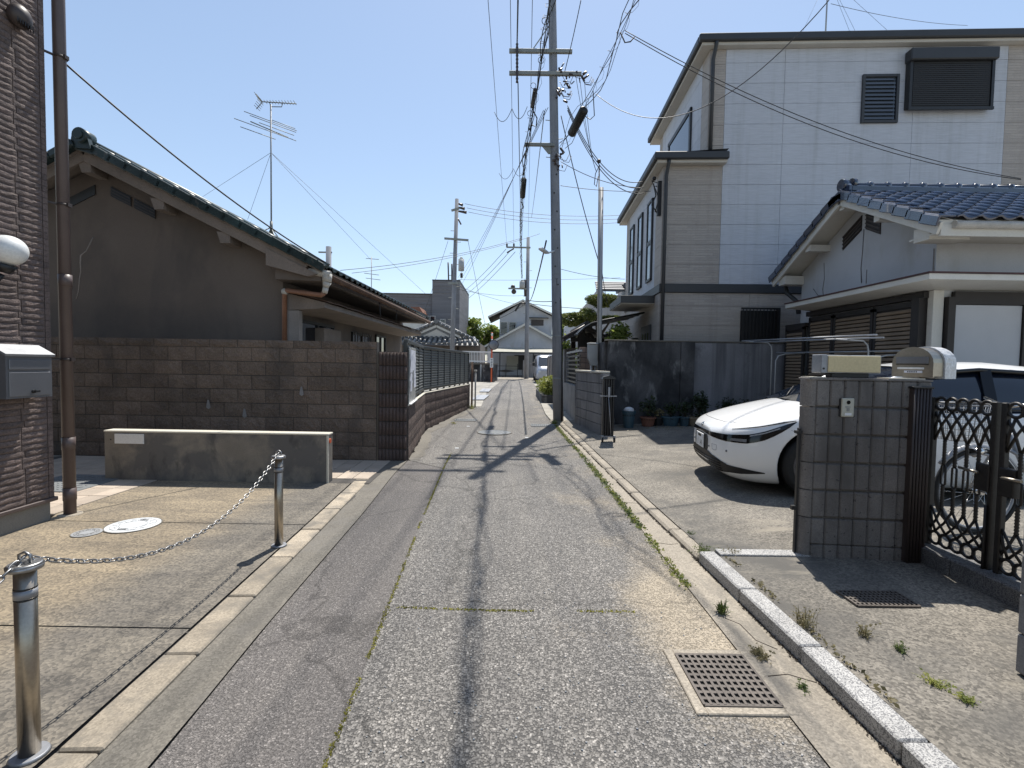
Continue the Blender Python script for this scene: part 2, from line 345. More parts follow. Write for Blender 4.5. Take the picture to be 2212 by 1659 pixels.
# ------------------------------------------------------------------ mesh helpers
class MB:
    def __init__(s): s.v = []; s.f = []; s.sm = []
    def add(s, vs, fs, smooth=False, sm=None):
        o = len(s.v); s.v += [tuple(p) for p in vs]; s.f += [tuple(i + o for i in f) for f in fs]
        s.sm += sm if sm else [smooth] * len(fs); return s
    def box(s, lo, hi, bev=0.0, mtx=None):
        c = [(a + b) / 2 for a, b in zip(lo, hi)]; h = [abs(b - a) / 2 for a, b in zip(lo, hi)]
        bev = min(bev, min(h) * .6)
        if bev <= 0:
            vs = [(c[0] + sx * h[0], c[1] + sy * h[1], c[2] + sz * h[2]) for sx in (-1, 1) for sy in (-1, 1) for sz in (-1, 1)]
            fs = [(0, 1, 3, 2), (4, 6, 7, 5), (0, 4, 5, 1), (2, 3, 7, 6), (0, 2, 6, 4), (1, 5, 7, 3)]
        else:
            vs, fs = [], CHAM
            for (sg, a) in CHV:
                p = [sg[i] * (h[i] - (0 if i == a else bev)) + c[i] for i in range(3)]
                vs.append(tuple(p))
        if mtx: vs = [tuple(mtx @ Vector(p)) for p in vs]
        return s.add(vs, fs)
    def bar(s, p0, p1, wd, ht, bev=0, up=(0, 0, 1)):
        """square bar from p0 to p1, wd sideways and ht along up"""
        p0, p1 = Vector(p0), Vector(p1); d = p1 - p0; L = d.length; y = d.normalized(); up = Vector(up)
        x = y.cross(up)
        if x.length < 1e-5: x = y.orthogonal()
        x.normalize(); z = x.cross(y)
        m = Matrix(((x.x, y.x, z.x, p0.x), (x.y, y.y, z.y, p0.y), (x.z, y.z, z.z, p0.z), (0, 0, 0, 1)))
        return s.box((-wd / 2, 0, -ht / 2), (wd / 2, L, ht / 2), bev, m)
    def cyl(s, p0, p1, r0, r1=None, n=12, caps=True):
        r1 = r0 if r1 is None else r1
        p0, p1 = Vector(p0), Vector(p1); d = (p1 - p0).normalized(); x = d.orthogonal().normalized(); y = d.cross(x)
        vs = []
        for p, r in ((p0, r0), (p1, r1)):
            vs += [p + (x * math.cos(2 * math.pi * i / n) + y * math.sin(2 * math.pi * i / n)) * r for i in range(n)]
        fs = [(i, (i + 1) % n, n + (i + 1) % n, n + i) for i in range(n)]; sm = [True] * n
        if caps: fs += [tuple(range(n - 1, -1, -1)), tuple(range(n, 2 * n))]; sm += [False, False]
        return s.add(vs, fs, sm=sm)
    def tube(s, pts, r, n=6, closed=False, flat=1.0):
        pts = [Vector(p) for p in pts]; k = len(pts); vs = []; prev = None
        for i, p in enumerate(pts):
            a = pts[(i - 1) % k] if (closed or i > 0) else p; b = pts[(i + 1) % k] if (closed or i < k - 1) else p
            d = (b - a).normalized()
            if prev is None: x = d.orthogonal().normalized()
            else:
                x = prev - d * prev.dot(d)
                x = x.normalized() if x.length > 1e-6 else d.orthogonal().normalized()
            prev = x; y = d.cross(x); rr = r[i] if isinstance(r, (list, tuple)) else r
            vs += [p + (x * math.cos(2 * math.pi * j / n) + y * math.sin(2 * math.pi * j / n) * flat) * rr for j in range(n)]
        fs = []
        for i in range(k if closed else k - 1):
            a, b = i * n, ((i + 1) % k) * n
            fs += [(a + j, a + (j + 1) % n, b + (j + 1) % n, b + j) for j in range(n)]
        sm = [True] * len(fs)
        if not closed: fs += [tuple(range(n - 1, -1, -1)), tuple(range((k - 1) * n, k * n))]; sm += [False, False]
        return s.add(vs, fs, sm=sm)
    def ring(s, c, r, t, axis=(0, 0, 1), n=20, m=6):
        c, a = Vector(c), Vector(axis).normalized(); x = a.orthogonal().normalized(); y = a.cross(x)
        return s.tube([c + (x * math.cos(2 * math.pi * i / n) + y * math.sin(2 * math.pi * i / n)) * r for i in range(n)], t, m, True)
    def prism(s, poly, d):
        """polygon (list of 3-d points) swept by vector d"""
        n = len(poly); d = Vector(d); P = [Vector(p) for p in poly]
        nrm = Vector((0, 0, 0))
        for i in range(n): nrm += P[i].cross(P[(i + 1) % n])
        if nrm.dot(d) > 0: P.reverse()
        vs = P + [p + d for p in P]
        fs = [tuple(range(n)), tuple(range(2 * n - 1, n - 1, -1))] + [(i, n + i, n + (i + 1) % n, (i + 1) % n) for i in range(n)]
        return s.add(vs, fs)
    def sphere(s, c, r, nu=16, nv=10, sc=(1, 1, 1)):
        c = Vector(c); vs = [c + Vector((0, 0, r * sc[2]))]
        for j in range(1, nv):
            t = math.pi * j / nv
            vs += [c + Vector((r * sc[0] * math.sin(t) * math.cos(2 * math.pi * i / nu), r * sc[1] * math.sin(t) * math.sin(2 * math.pi * i / nu), r * sc[2] * math.cos(t))) for i in range(nu)]
        vs.append(c - Vector((0, 0, r * sc[2]))); L = len(vs) - 1
        fs = [(0, 1 + i, 1 + (i + 1) % nu) for i in range(nu)]
        for j in range(nv - 2):
            a, b = 1 + j * nu, 1 + (j + 1) * nu
            fs += [(a + i, b + i, b + (i + 1) % nu, a + (i + 1) % nu) for i in range(nu)]
        a = 1 + (nv - 2) * nu
        fs += [(L, a + (i + 1) % nu, a + i) for i in range(nu)]
        return s.add(vs, fs, True)
    def loft(s, rows, closed=False, smooth=True):
        n = len(rows[0]); vs = [p for r in rows for p in r]; fs = []
        for i in range(len(rows) - 1):
            for j in range(n if closed else n - 1):
                fs.append((i * n + j, i * n + (j + 1) % n, (i + 1) * n + (j + 1) % n, (i + 1) * n + j))
        return s.add(vs, fs, smooth)
    def mesh(s, name, m, origin=(0, 0, 0)):
        me = bpy.data.meshes.new(name); o = origin
        me.from_pydata([(p[0] - o[0], p[1] - o[1], p[2] - o[2]) for p in s.v], [], s.f)
        me.polygons.foreach_set('use_smooth', s.sm); me.materials.append(M(m)); me.update(); return me
    def build(s, name, m, parent=None, origin=None):
        if parent is None and origin is None and s.v:
            xs = [p[0] for p in s.v]; ys = [p[1] for p in s.v]; zs = [p[2] for p in s.v]
            origin = ((min(xs) + max(xs)) / 2, (min(ys) + max(ys)) / 2, min(zs))
        og = origin or (0, 0, 0)
        o = bpy.data.objects.new(name, s.mesh(name, m, og)); COL.objects.link(o)
        o.location = og
        if parent: attach(o, parent)
        return o
CHV = [((sx, sy, sz), a) for sx in (-1, 1) for sy in (-1, 1) for sz in (-1, 1) for a in range(3)]
CHI = {k: i for i, k in enumerate(CHV)}
def _cham():
    fs = []
    for a in range(3):
        b, c = (a + 1) % 3, (a + 2) % 3
        for sa in (-1, 1):
            f = []
            for (sb, sc) in ((-1, -1), (1, -1), (1, 1), (-1, 1)):
                g = [0, 0, 0]; g[a] = sa; g[b] = sb; g[c] = sc; f.append(CHI[(tuple(g), a)])
            fs.append(f)
        for sa in (-1, 1):
            for sb in (-1, 1):
                g0 = [0, 0, 0]; g0[a] = sa; g0[b] = sb; g1 = list(g0); g0[c] = -1; g1[c] = 1
                fs.append([CHI[(tuple(g0), a)], CHI[(tuple(g1), a)], CHI[(tuple(g1), b)], CHI[(tuple(g0), b)]])
    for sx in (-1, 1):
        for sy in (-1, 1):
            for sz in (-1, 1): fs.append([CHI[((sx, sy, sz), a)] for a in range(3)])
    pos = [Vector([sg[i] * (1 if i == a else .8) for i in range(3)]) for sg, a in CHV]
    out = []
    for f in fs:
        n = (pos[f[1]] - pos[f[0]]).cross(pos[f[2]] - pos[f[0]]); c = sum((pos[i] for i in f), Vector())
        out.append(tuple(f if n.dot(c) > 0 else f[::-1]))
    return out
CHAM = _cham()
def attach(o, parent):
    o.parent = parent
    o.matrix_parent_inverse = Matrix.LocRotScale(parent.location, parent.rotation_euler, None).inverted()
def thing(name, label, cat, loc=(0, 0, 0), group=None, rz=0):
    o = bpy.data.objects.new(name, None); COL.objects.link(o); o.location = loc; o.rotation_euler = (0, 0, rz)
    o.empty_display_size = .1
    return tag(o, label, cat, group)
def tag(o, label, cat, group=None):
    o['label'] = label; o['category'] = cat
    if group: o['group'] = group
    return o
def struct(o): o['kind'] = 'structure'; return o
def stuff(o, label=None):
    o['kind'] = 'stuff'
    if label: o['label'] = label
    return o
def put(name, me, loc, parent=None, rot=(0, 0, 0), scale=None, mtx=None):
    """one more object on a shared mesh"""
    o = bpy.data.objects.new(name, me); COL.objects.link(o)
    if mtx is not None: o.matrix_basis = mtx
    else:
        o.location = loc; o.rotation_euler = rot
        if scale: o.scale = scale
    if parent: attach(o, parent)
    return o
def copy_tree(o, loc, rz=None, parent=None):
    c = o.copy(); COL.objects.link(c)
    if parent is None:
        c.location = loc
        if rz is not None: c.rotation_euler = (0, 0, rz)
    else:
        iv = o.matrix_parent_inverse.copy(); c.parent = parent; c.matrix_parent_inverse = iv
    for ch in list(o.children): copy_tree(ch, None, None, c)
    return c
def quick(name, m, fn, parent=None, origin=None):
    b = MB(); fn(b); return b.build(name, m, parent, origin)
def lerp(a, b, t): return a + (b - a) * t
def interp(tab, y):
    if y <= tab[0][0]: return tab[0][1]
    for (a, b), (c, d) in zip(tab, tab[1:]):
        if y <= c: return lerp(b, d, (y - a) / (c - a))
    return tab[-1][1]

# ================================================================== the ground
def RZ(y): return interp([(5, 0), (11, .07), (16, .12), (36, .2)], y)
SEAM = [(-4, -.58), (0, -.61), (1.8, -.65), (3.1, -.73), (4.2, -.8), (6.7, -.92), (7.6, -.94)]
AEDGE = [(-4, -1.18), (0, -1.21), (1.7, -1.26), (2.6, -1.32), (4.5, -1.4), (6.2, -1.5), (7.0, -1.5)]
KRIGHT = [(-4, -1.42), (1.7, -1.47), (2.3, -1.5), (3.45, -1.57), (4.0, -1.6), (6.8, -1.78)]
LANE_L = [(7.0, -1.47), (9.9, -1.74), (14.6, -1.22), (15, -1.3), (17, -1.35), (22, -1.5), (33, -1.2), (38, -1.3), (44, -1.3)]
LANE_R = [(-4, 1.19), (3.2, 1.17), (5.8, 1.16), (8.3, 1.08), (11.2, .98), (13, .92), (16, .98), (24, 1.3), (34, 1.5), (44, 1.6)]
KFRONT = [(-4, 1.5), (2.1, 1.44), (3.5, 1.40), (5.0, 1.35), (7.0, 1.27), (9.97, 1.16), (11.6, 1.08)]
def strip(name, m, L, Rr, y0, y1, dz, step=.5, zf=RZ, jig=0.0, parent=None):
    b = MB(); rows = []
    n = max(2, int((y1 - y0) / step) + 1)
    for i in range(n + 1):
        y = lerp(y0, y1, i / n); l, r = L(y), Rr(y)
        if jig: l += jig * (noise.noise((y * 3.1, 1, 0)) + .6 * noise.noise((y * 11, 4, 0))); r += jig * (noise.noise((y * 3.3, 7, 0)) + .6 * noise.noise((y * 12, 3, 0)))
        rows.append([(lerp(l, r, k / 4), y, zf(y) + dz) for k in range(5)])
    b.loft(rows, smooth=False)
    o = b.build(name, m, parent, (0, 0, 0)); return o
# big sheet that reaches the horizon
ys = [-60, 0, 5, 8, 11, 16, 22, 36, 60, 150, 900]
b = MB(); b.loft([[(x, y, RZ(y) - .05) for x in (-700, -60, -10, 0, 10, 60, 700)] for y in ys], smooth=False)
struct(b.build('ground', 'grey_pavement', None, (0, 0, 0)))
ip = lambda t: (lambda y: interp(t, y))
struct(strip('road', 'old_asphalt', lambda y: interp(SEAM, y) if y < 7.0 else interp(LANE_L, y), ip(LANE_R), -4, 7.0, 0.004))
struct(strip('lane', 'old_asphalt', ip(LANE_L), ip(LANE_R), 7.0, 44, 0.004))
struct(strip('road_strip', 'new_asphalt', ip(AEDGE), ip(SEAM), -4, 7.0, 0.0))
struct(strip('gutter', 'rim_concrete', ip(KRIGHT), ip(AEDGE), -4, 6.95, 0.010))
# concrete rim along the foot of the fence wall, with a ragged edge on the asphalt
struct(strip('wall_apron', 'rim_concrete', lambda y: interp(LANE_L, y) - .02, lambda y: interp(LANE_L, y) + .17 + .13 * noise.noise((y * .9, 2, 5)), 7.02, 14.6, 0.008, .12, jig=.06))
struct(strip('concrete_apron', 'grey_pavement', lambda y: -5.5, lambda y: interp(LANE_L, y) + .35, 15.0, 33.0, 0.012))
struct(strip('junction', 'grey_pavement', lambda y: -30, lambda y: 30, 40.5, 47, 0.012, 3))
struct(strip('sandy_verge', 'gutter_concrete', lambda y: -1.0, lambda y: 1.9, 39.2, 46, 0.02, 1))
# right-hand gutter, its far continuation
struct(strip('stone_gutter', 'gutter_concrete', ip(LANE_R), ip(KFRONT), -4, 11.6, 0.012, .25, jig=.0))
struct(strip('pole_pavement', 'grey_pavement', ip(LANE_R), lambda y: interp([(11.6, 1.6), (13, 1.6), (16, 1.7), (30, 2.2)], y), 11.6, 30, 0.03))
# kerb stones, left: flush with the forecourt
K = struct(quick('kerb', 'mortar_dark', lambda b: b.loft([[(interp(KRIGHT, y) - .165, y, .006), (interp(KRIGHT, y) - .002, y, .006)] for y in [-4, 0, 2, 4, 6.9]]), None, (0, 0, 0)))
y = 1.70 - .585 * 6
while y < 6.6:
    y1 = min(y + .585, 6.85); a, c = interp(KRIGHT, y), interp(KRIGHT, y1); g = .005
    me = MB().box((-.08, -(y1 - y) / 2 + g, -.06), (.08, (y1 - y) / 2 - g, 0), .008).mesh('kerb_stone', 'kerb_concrete')
    put('kerb_stone', me, ((a + c) / 2 - .083, (y + y1) / 2, .026 + rnd.uniform(-.002, .003)), K, (rnd.uniform(-.004, .004), 0, math.atan2(-(c - a), y1 - y)))
    y += .585
# kerb stones, right: granite in front of the gate, worn low concrete along the driveway
K2 = struct(quick('stone_kerb', 'mortar_dark', lambda b: b.loft([[(interp(KFRONT, y) + .012, y, RZ(y) + .004), (interp(KFRONT, y) + .11, y, RZ(y) + .004)] for y in [-4, 0, 3, 6, 9, 11.6]]), None, (0, 0, 0)))
y = 3.52
while y > -2:
    y1 = y - .60; a, c = interp(KFRONT, y), interp(KFRONT, y1)
    me = MB().box((0, -.297, -.1), (.115, .297, 0), .009).mesh('kerb_stone', 'granite')
    put('kerb_stone', me, ((a + c) / 2, (y + y1) / 2, .095 + rnd.uniform(-.002, .002)), K2, (0, rnd.uniform(-.01, .01), math.atan2((a - c), -(y - y1)) + math.pi if False else -math.atan2(a - c, y - y1)))
    y = y1
y = 3.54
while y < 11.4:
    y1 = y + .60; a, c = interp(KFRONT, y), interp(KFRONT, y1)
    me = MB().box((0, -.296, -.1), (.12, .296, 0), .018).mesh('kerb_stone', 'gutter_concrete')
    put('kerb_stone', me, ((a + c) / 2, (y + y1) / 2, RZ(y) + .045 + rnd.uniform(-.004, .004)), K2, (math.atan2(RZ(y1) - RZ(y), .6), 0, -math.atan2(c - a, y1 - y)))
    y = y1

# forecourt slabs on the left, with open joints
for (y0, y1) in ((-4, .85), (.862, 2.494), (2.506, 4.144), (4.156, 5.6)):
    b = MB(); n = 8; rows = []
    for i in range(n + 1):
        yy = lerp(y0, y1, i / n); l = -4.02 if yy < 4.3 else -4.115; r = interp(KRIGHT, yy) - .17
        rows.append([(lerp(l, r, k / 4), yy, .028) for k in range(5)])
    b.loft(rows, smooth=False)
    b.prism([rows[0][0], rows[0][-1], (rows[0][-1][0], y0, -.03), (rows[0][0][0], y0, -.03)], (0, .001, 0))
    struct(b.build('forecourt_slab', 'lot_concrete', None, (0, 0, 0)))
quick('slab_joint', 'mortar_dark', lambda b: b.box((-4.02, -4, -.01), (-1.65, 5.6, .012)), None, (0, 0, 0))['kind'] = 'structure'
# paving tiles beside and behind the low wall
PT = struct(quick('tile_paving', 'mortar_dark', lambda b: (b.box((-6.5, 4.31, -.02), (-4.12, 6.93, .024)), b.box((-4.12, 5.62, -.02), (-1.66, 6.93, .024))), None, (0, 0, 0)))
tme = MB().box((-.096, -.146, -.02), (.096, .146, .006), .003).mesh('paving_tile', 'paving_tile')
for i in range(-22, 1):
    for j in range(9):
        x, y = -1.825 + i * .2, 4.47 + j * .3
        if x < -4.2 or (y > 5.9 and x < -1.75): put('paving_tile', tme, (x, min(y, 6.78), .026 + rnd.uniform(-.001, .0015)), PT)

# driveway and entrance pavement on the right
def DZ(x, y): return RZ(y) + .04 + .05 * max(0, min(x - 1.5, 1.8))
b = MB(); rows = []
for i in range(25):
    y = lerp(3.56, 11.7, i / 24); l = interp(KFRONT, y) + .118
    rows.append([(lerp(l, 9.5, (k / 12) ** 1.6), y, DZ(lerp(l, 9.5, (k / 12) ** 1.6), y)) for k in range(13)])
b.loft(rows, smooth=True); struct(b.build('driveway', 'drive_concrete', None, (0, 0, 0)))
b = MB(); rows = []
for i in range(13):
    y = lerp(-3, 3.44, i / 12); l = interp(KFRONT, y) + .114
    rows.append([(lerp(l, 3.6, k / 6), y, .088 + .012 * k / 6) for k in range(7)])
b.loft(rows); struct(b.build('entrance_pavement', 'drive_concrete', None, (0, 0, 0)))
quick('threshold_strip', 'granite', lambda b: b.box((1.53, 3.445, .02), (2.2, 3.555, .102), .004), None, (0, 0, 0))['kind'] = 'structure'
ST = struct(quick('step_bed', 'dirt', lambda b: b.box((2.93, -2, .0), (3.3, 3.75, .17)), None, (0, 0, 0)))
for k in range(9):
    y1 = 3.80 - k * .66
    quick('step_stone', 'dark_granite', lambda b: b.box((2.90, y1 - .655, .02), (3.06, y1, .215), .01), ST)
struct(quick('entrance_floor', 'drive_concrete', lambda b: b.box((3.062, -2, .1), (6.5, 4.35, .222)), None, (0, 0, 0)))

# ------------------------------------------------------------------ covers and grates in the ground
def round_cover(name, c, r, m, gm, label, slots=True):
    T = thing(name, label, 'manhole cover', c)
    n = 28
    quick('frame_ring', 'rim_concrete' if m != 'iron_cover' else 'iron_cover', lambda b: b.ring((c[0], c[1], c[2] + .001), r * 1.02, r * .03, n=n, m=5), T)
    quick('lid', m, lambda b: b.cyl((c[0], c[1], c[2] - .02), (c[0], c[1], c[2] + .006), r, r * .99, n), T)
    def pattern(b):
        for rr in (.82, .5): b.ring((c[0], c[1], c[2] + .0065), r * rr, r * .012, n=24, m=4)
        for i in range(26):
            a = i / 26 * 2 * math.pi; q = .55 + .22 * ((i * 7) % 5) / 5
            p = Vector((c[0] + r * q * math.cos(a), c[1] + r * q * math.sin(a), c[2] + .0068))
            d = Vector((-math.sin(a + i), math.cos(a + i), 0)) * r * .09
            b.bar(p - d, p + d, r * .03, .002)
    quick('relief', gm, pattern, T)
    if slots:
        for s in (-1, 1): quick('key_slot', 'black_metal', lambda b: b.box((c[0] - .035, c[1] + s * r * .62 - .008, c[2] + .004), (c[0] + .035, c[1] + s * r * .62 + .008, c[2] + .0085)), T)
    return T
round_cover('manhole_cover', (-3.2, 4.06, .03), .195, 'cover_pale', 'cover_groove', 'round white inspection cover with two slots in the concrete forecourt')
round_cover('small_cover', (-3.42, 3.86, .03), .10, 'cover_groove', 'rim_concrete', 'small round grey cap beside the larger white cover', False)
round_cover('street_manhole', (-.34, 9.75, RZ(9.75) + .008), .34, 'plate_grey', 'galvanised', 'round pale metal manhole in the middle of the lane', False)
T = thing('access_cover', 'grey tread-patterned rectangular cover in the tiled strip behind the downpipe', 'cover', (-4.95, 5.35, .03))
quick('lid', 'plate_grey', lambda b: b.box((-5.35, 5.02, .02), (-4.58, 5.78, .042), .006), T)
def tread(b):
    for i in range(9):
        for j in range(8):
            p = Vector((-5.29 + i * .078, 5.1 + j * .085, .043)); d = Vector((.022, .02 * (1 if (i + j) % 2 else -1), 0)); b.bar(p - d, p + d, .012, .006)
quick('tread', 'plate_grey', tread, T)
def grate(name, label, lo, hi, z, nx, ny, m, frame):
    T = thing(name, label, 'drain grate', ((lo[0] + hi[0]) / 2, (lo[1] + hi[1]) / 2, z))
    quick('pit', 'black_metal', lambda b: b.box((lo[0], lo[1], z - .02), (hi[0], hi[1], z + .001)), T)
    if frame: 
        f = frame
        quick('surround', 'gutter_concrete', lambda b: [b.box(a, c, .004) for a, c in (((lo[0] - f, lo[1] - f, z - .02), (lo[0] - .004, hi[1] + f, z + .006)), ((hi[0] + .004, lo[1] - f, z - .02), (hi[0] + f, hi[1] + f, z + .006)), ((lo[0] - .004, hi[1] + .004, z - .02), (hi[0] + .004, hi[1] + f, z + .006)), ((lo[0] - .004, lo[1] - f, z - .02), (hi[0] + .004, lo[1] - .004, z + .006)))], T)
    dx, dy = (hi[0] - lo[0]) / nx, (hi[1] - lo[1]) / ny
    for i in range(nx + 1):
        x = lo[0] + i * dx; quick('grate_bar', m, lambda b: b.box((x - dx * .2, lo[1], z), (x + dx * .2, hi[1], z + .012)), T)
    for j in range(ny + 1):
        y = lo[1] + j * dy; quick('cross_bar', m, lambda b: b.box((lo[0], y - dy * .2, z), (hi[0], y + dy * .2, z + .0105)), T)
    return T
grate('drain_grate', 'square-holed cast iron drain grate in the gutter at the granite kerb', (.84, 2.0), (1.17, 2.36), .008, 11, 9, 'iron_cover', .05)
grate('entrance_grate', 'dark rectangular drain grate in the shadow of the gate pier', (2.0, 2.72), (2.36, 2.90), .093, 14, 6, 'iron_cover', 0)
grate('gutter_grate', 'slotted metal gutter grate by the foot of the large utility pole', (.45, 10.75), (1.0, 11.05), RZ(10.8) + .006, 12, 1, 'plate_grey', 0)
grate('gutter_grate', 'slotted metal gutter grate near the bend of the fence wall', (-1.35, 11.5), (-.85, 11.8), RZ(11.6) + .006, 10, 1, 'plate_grey', 0)
for k, (lb) in enumerate(('steel gutter plate lying nearest the end of the louvre fence', 'steel gutter plate lying farther along toward the orange striped pole')):
    y0 = 17.2 + k * 4.6
    tag(quick('gutter_plate', 'galvanised', lambda b: b.prism([(-1.45 - .02 * k, y0, RZ(y0) + .02), (-1.0 - .05 * k, y0 + .1, RZ(y0) + .02), (-.92 - .1 * k, y0 + 2.6, RZ(y0) + .03), (-1.4 - .1 * k, y0 + 2.5, RZ(y0) + .03)], (0, 0, .03))), lb, 'gutter plate')
for k in range(7):
    x, y = [(-.9, 8.0), (-.95, 10.6), (.3, 9.2), (-1.0, 13.6), (.4, 14.5), (-.6, 12.9), (.55, 12.2)][k]
    if k < 3: tag(quick('marker_stud', 'cover_pale', lambda b: b.box((x - .03, y - .03, RZ(y)), (x + .03, y + .03, RZ(y) + .009), .002)), ['small pale square stud in the lane beside the fluted wall pier', 'small pale square stud near the fence wall bend', 'small pale square stud near the round lane manhole'][k], 'stud')

# ================================================================== left side
# ---- brown tiled building at the frame's edge
BT = thing('tiled_building', 'tall house wall clad in rough dark brown split-face tiles', 'building', (-6.5, 1, 0))
quick('wall', 'brown_joint', lambda b: b.box((-9.0, -5, .2), (-4.012, 4.2, 9.2)), BT)
quick('foundation', 'foundation', lambda b: b.box((-8.98, -4.98, -.05), (-4.02, 4.18, .199)), BT)
quick('sill', 'pipe_brown', lambda b: b.box((-4.06, -5, .19), (-3.985, 4.225, .225), .006), BT)
quick('eave', 'charcoal_trim', lambda b: b.box((-9.3, -5.4, 9.2), (-3.75, 4.5, 9.38)), BT)
tm = []
for k in range(10):
    L = (.045, .215, .19, .24)[k % 4]; bb = MB(); n = 7 if L > .1 else 2; rows = []
    for i in range(n):
        for_y = lerp(-L / 2, L / 2, i / (n - 1)); row = []
        for j in range(4):
            z = lerp(-.0233, .0233, j / 3); ed = (j in (0, 3)) or (i in (0, n - 1))
            row.append(((.0 if ed else .003 + rnd.uniform(0, .006)), for_y, z))
        rows.append(row)
    bb.loft(rows, smooth=False); bb.box((-.012, -L / 2, -.0233), (-.0005, L / 2, .0233))
    tm.append(bb.mesh('wall_tile', 'brown_wall_tile'))
tl = [(.045, .215, .19, .24)[k % 4] for k in range(10)]
for r in range(88):
    z = .252 + r * .0495; y = 4.2
    for k in [0, rnd.choice((1, 5, 2, 6)), rnd.choice((3, 7))]:
        L = tl[k]; put('wall_tile', tm[k], (-4.0, y - L / 2, z), BT, (0, 0, 0)); y -= L + .007
tf = MB(); g = random.Random(77)
for r in range(178):
    z = .252 + r * .0495; y = (4.2 if r >= 88 else 3.70) - g.uniform(.0, .05) * (r < 88)
    while y > -1.5:
        L = g.choice((.19, .215, .24)); d_ = g.uniform(.0, .004); tf.box((-4.012, y - L, z - .0233), (-3.997 + d_, y - .006, z + .0233)); y -= L
stuff(tf.build('tile_field', 'brown_wall_tile', BT))
T = thing('mailbox', 'grey metal wall mailbox with sloped lid on the brown tiled wall', 'mailbox', (-3.95, 3.87, 1.12))
quick('case', 'brushed_grey', lambda b: b.prism([(-3.982, 3.69, 1.12), (-3.865, 3.69, 1.12), (-3.865, 3.69, 1.452), (-3.982, 3.69, 1.515)], (0, .37, 0)), T)
quick('lid', 'galvanised', lambda b: b.prism([(-3.985, 3.675, 1.53), (-3.985, 3.675, 1.545), (-3.845, 3.675, 1.468), (-3.85, 3.675, 1.45)], (0, .40, 0)), T)
quick('flap', 'brushed_grey', lambda b: b.box((-3.866, 3.71, 1.345), (-3.856, 4.04, 1.425), .004), T)
quick('door', 'brushed_grey', lambda b: b.box((-3.866, 3.71, 1.135), (-3.858, 4.04, 1.325), .004), T)
quick('lock', 'black_plastic', lambda b: (b.cyl((-3.86, 3.89, 1.17), (-3.842, 3.89, 1.17), .014), b.box((-3.845, 3.885, 1.163), (-3.832, 3.925, 1.177))), T)
T = thing('globe_lamp', 'white round globe lamp on a black bracket on the brown wall', 'lamp', (-3.9, 3.70, 2.05))
quick('globe', 'globe_white', lambda b: b.sphere((-3.835, 3.70, 2.25), 0.118, 28, 18, (1, 1, .95)), T)
quick('backplate', 'brushed_grey', lambda b: b.cyl((-3.99, 3.72, 2.27), (-3.9, 3.72, 2.27), .105, .1, 20), T)
quick('bracket', 'black_metal', lambda b: (b.cyl((-3.87, 3.69, 2.09), (-3.845, 3.695, 2.15), .045, .07, 16), b.tube([(-3.99, 3.66, 2.02), (-3.9, 3.67, 2.0), (-3.87, 3.69, 2.07)], .018)), T)
T = thing('vent_hood', 'small dark rounded vent hood high on the brown wall', 'vent', (-3.94, 3.96, 4.05))
quick('hood', 'brown_metal', lambda b: (b.sphere((-3.95, 3.95, 4.14), .085, 14, 10, (.8, 1, 1.05))), T)
quick('grille', 'black_metal', lambda b: [b.bar((-3.90, 3.885 + k * .02, 4.055), (-3.90, 3.885 + k * .02, 4.09), .006, .05) for k in range(7)], T)
T = thing('downpipe', 'thick brown downpipe standing at the corner of the tiled wall', 'pipe', (-3.985, 4.33, .02))
quick('pipe', 'pipe_brown', lambda b: b.cyl((-3.985, 4.33, .02), (-4.0, 4.33, 9.2), .046, .046, 24), T)
for z in (.16, .62, 2.07, 5.6): quick('socket', 'pipe_brown', lambda b: b.cyl((-3.985, 4.33, z), (-3.985, 4.33, z + .11), .0495, .0495, 24), T)
for z in (1.42, 2.78, 4.05, 6.0): quick('clamp', 'brown_metal', lambda b: (b.cyl((-3.986, 4.33, z), (-3.986, 4.33, z + .018), .051, .051, 20), b.bar((-4.06, 4.19, z + .009), (-4.0, 4.30, z + .009), .02, .014), b.box((-3.945, 4.31, z - .006), (-3.925, 4.35, z + .026))), T)
quick('foot_collar', 'gutter_concrete', lambda b: b.cyl((-3.985, 4.33, .02), (-3.985, 4.33, .036), .1, .085, 20), T)

# ---- low concrete wall with blank name plate
T = thing('low_wall', 'low grey concrete wall with a pale capping and blank white plate', 'wall', (-3.45, 5.66, 0))
quick('wall', 'low_wall_concrete', lambda b: b.box((-4.74, 5.6, 0), (-2.13, 5.74, .585), .006), T)
quick('cap', 'concrete_cap', lambda b: b.box((-4.745, 5.596, .586), (-2.125, 5.744, .608), .006), T)
quick('corner_edge', 'concrete_cap', lambda b: b.box((-2.15, 5.597, .02), (-2.127, 5.62, .585), .003), T)
quick('name_plate', 'white_paint', lambda b: b.box((-4.61, 5.588, .455), (-4.27, 5.598, .57), .002), T)
quick('reflector', 'orange_paint', lambda b: b.cyl((-2.13, 5.64, .52), (-2.115, 5.64, .52), .028, .028, 14), T)
quick('screw_hole', 'black_metal', lambda b: b.cyl((-4.66, 5.599, .5), (-4.66, 5.596, .5), .008), T)

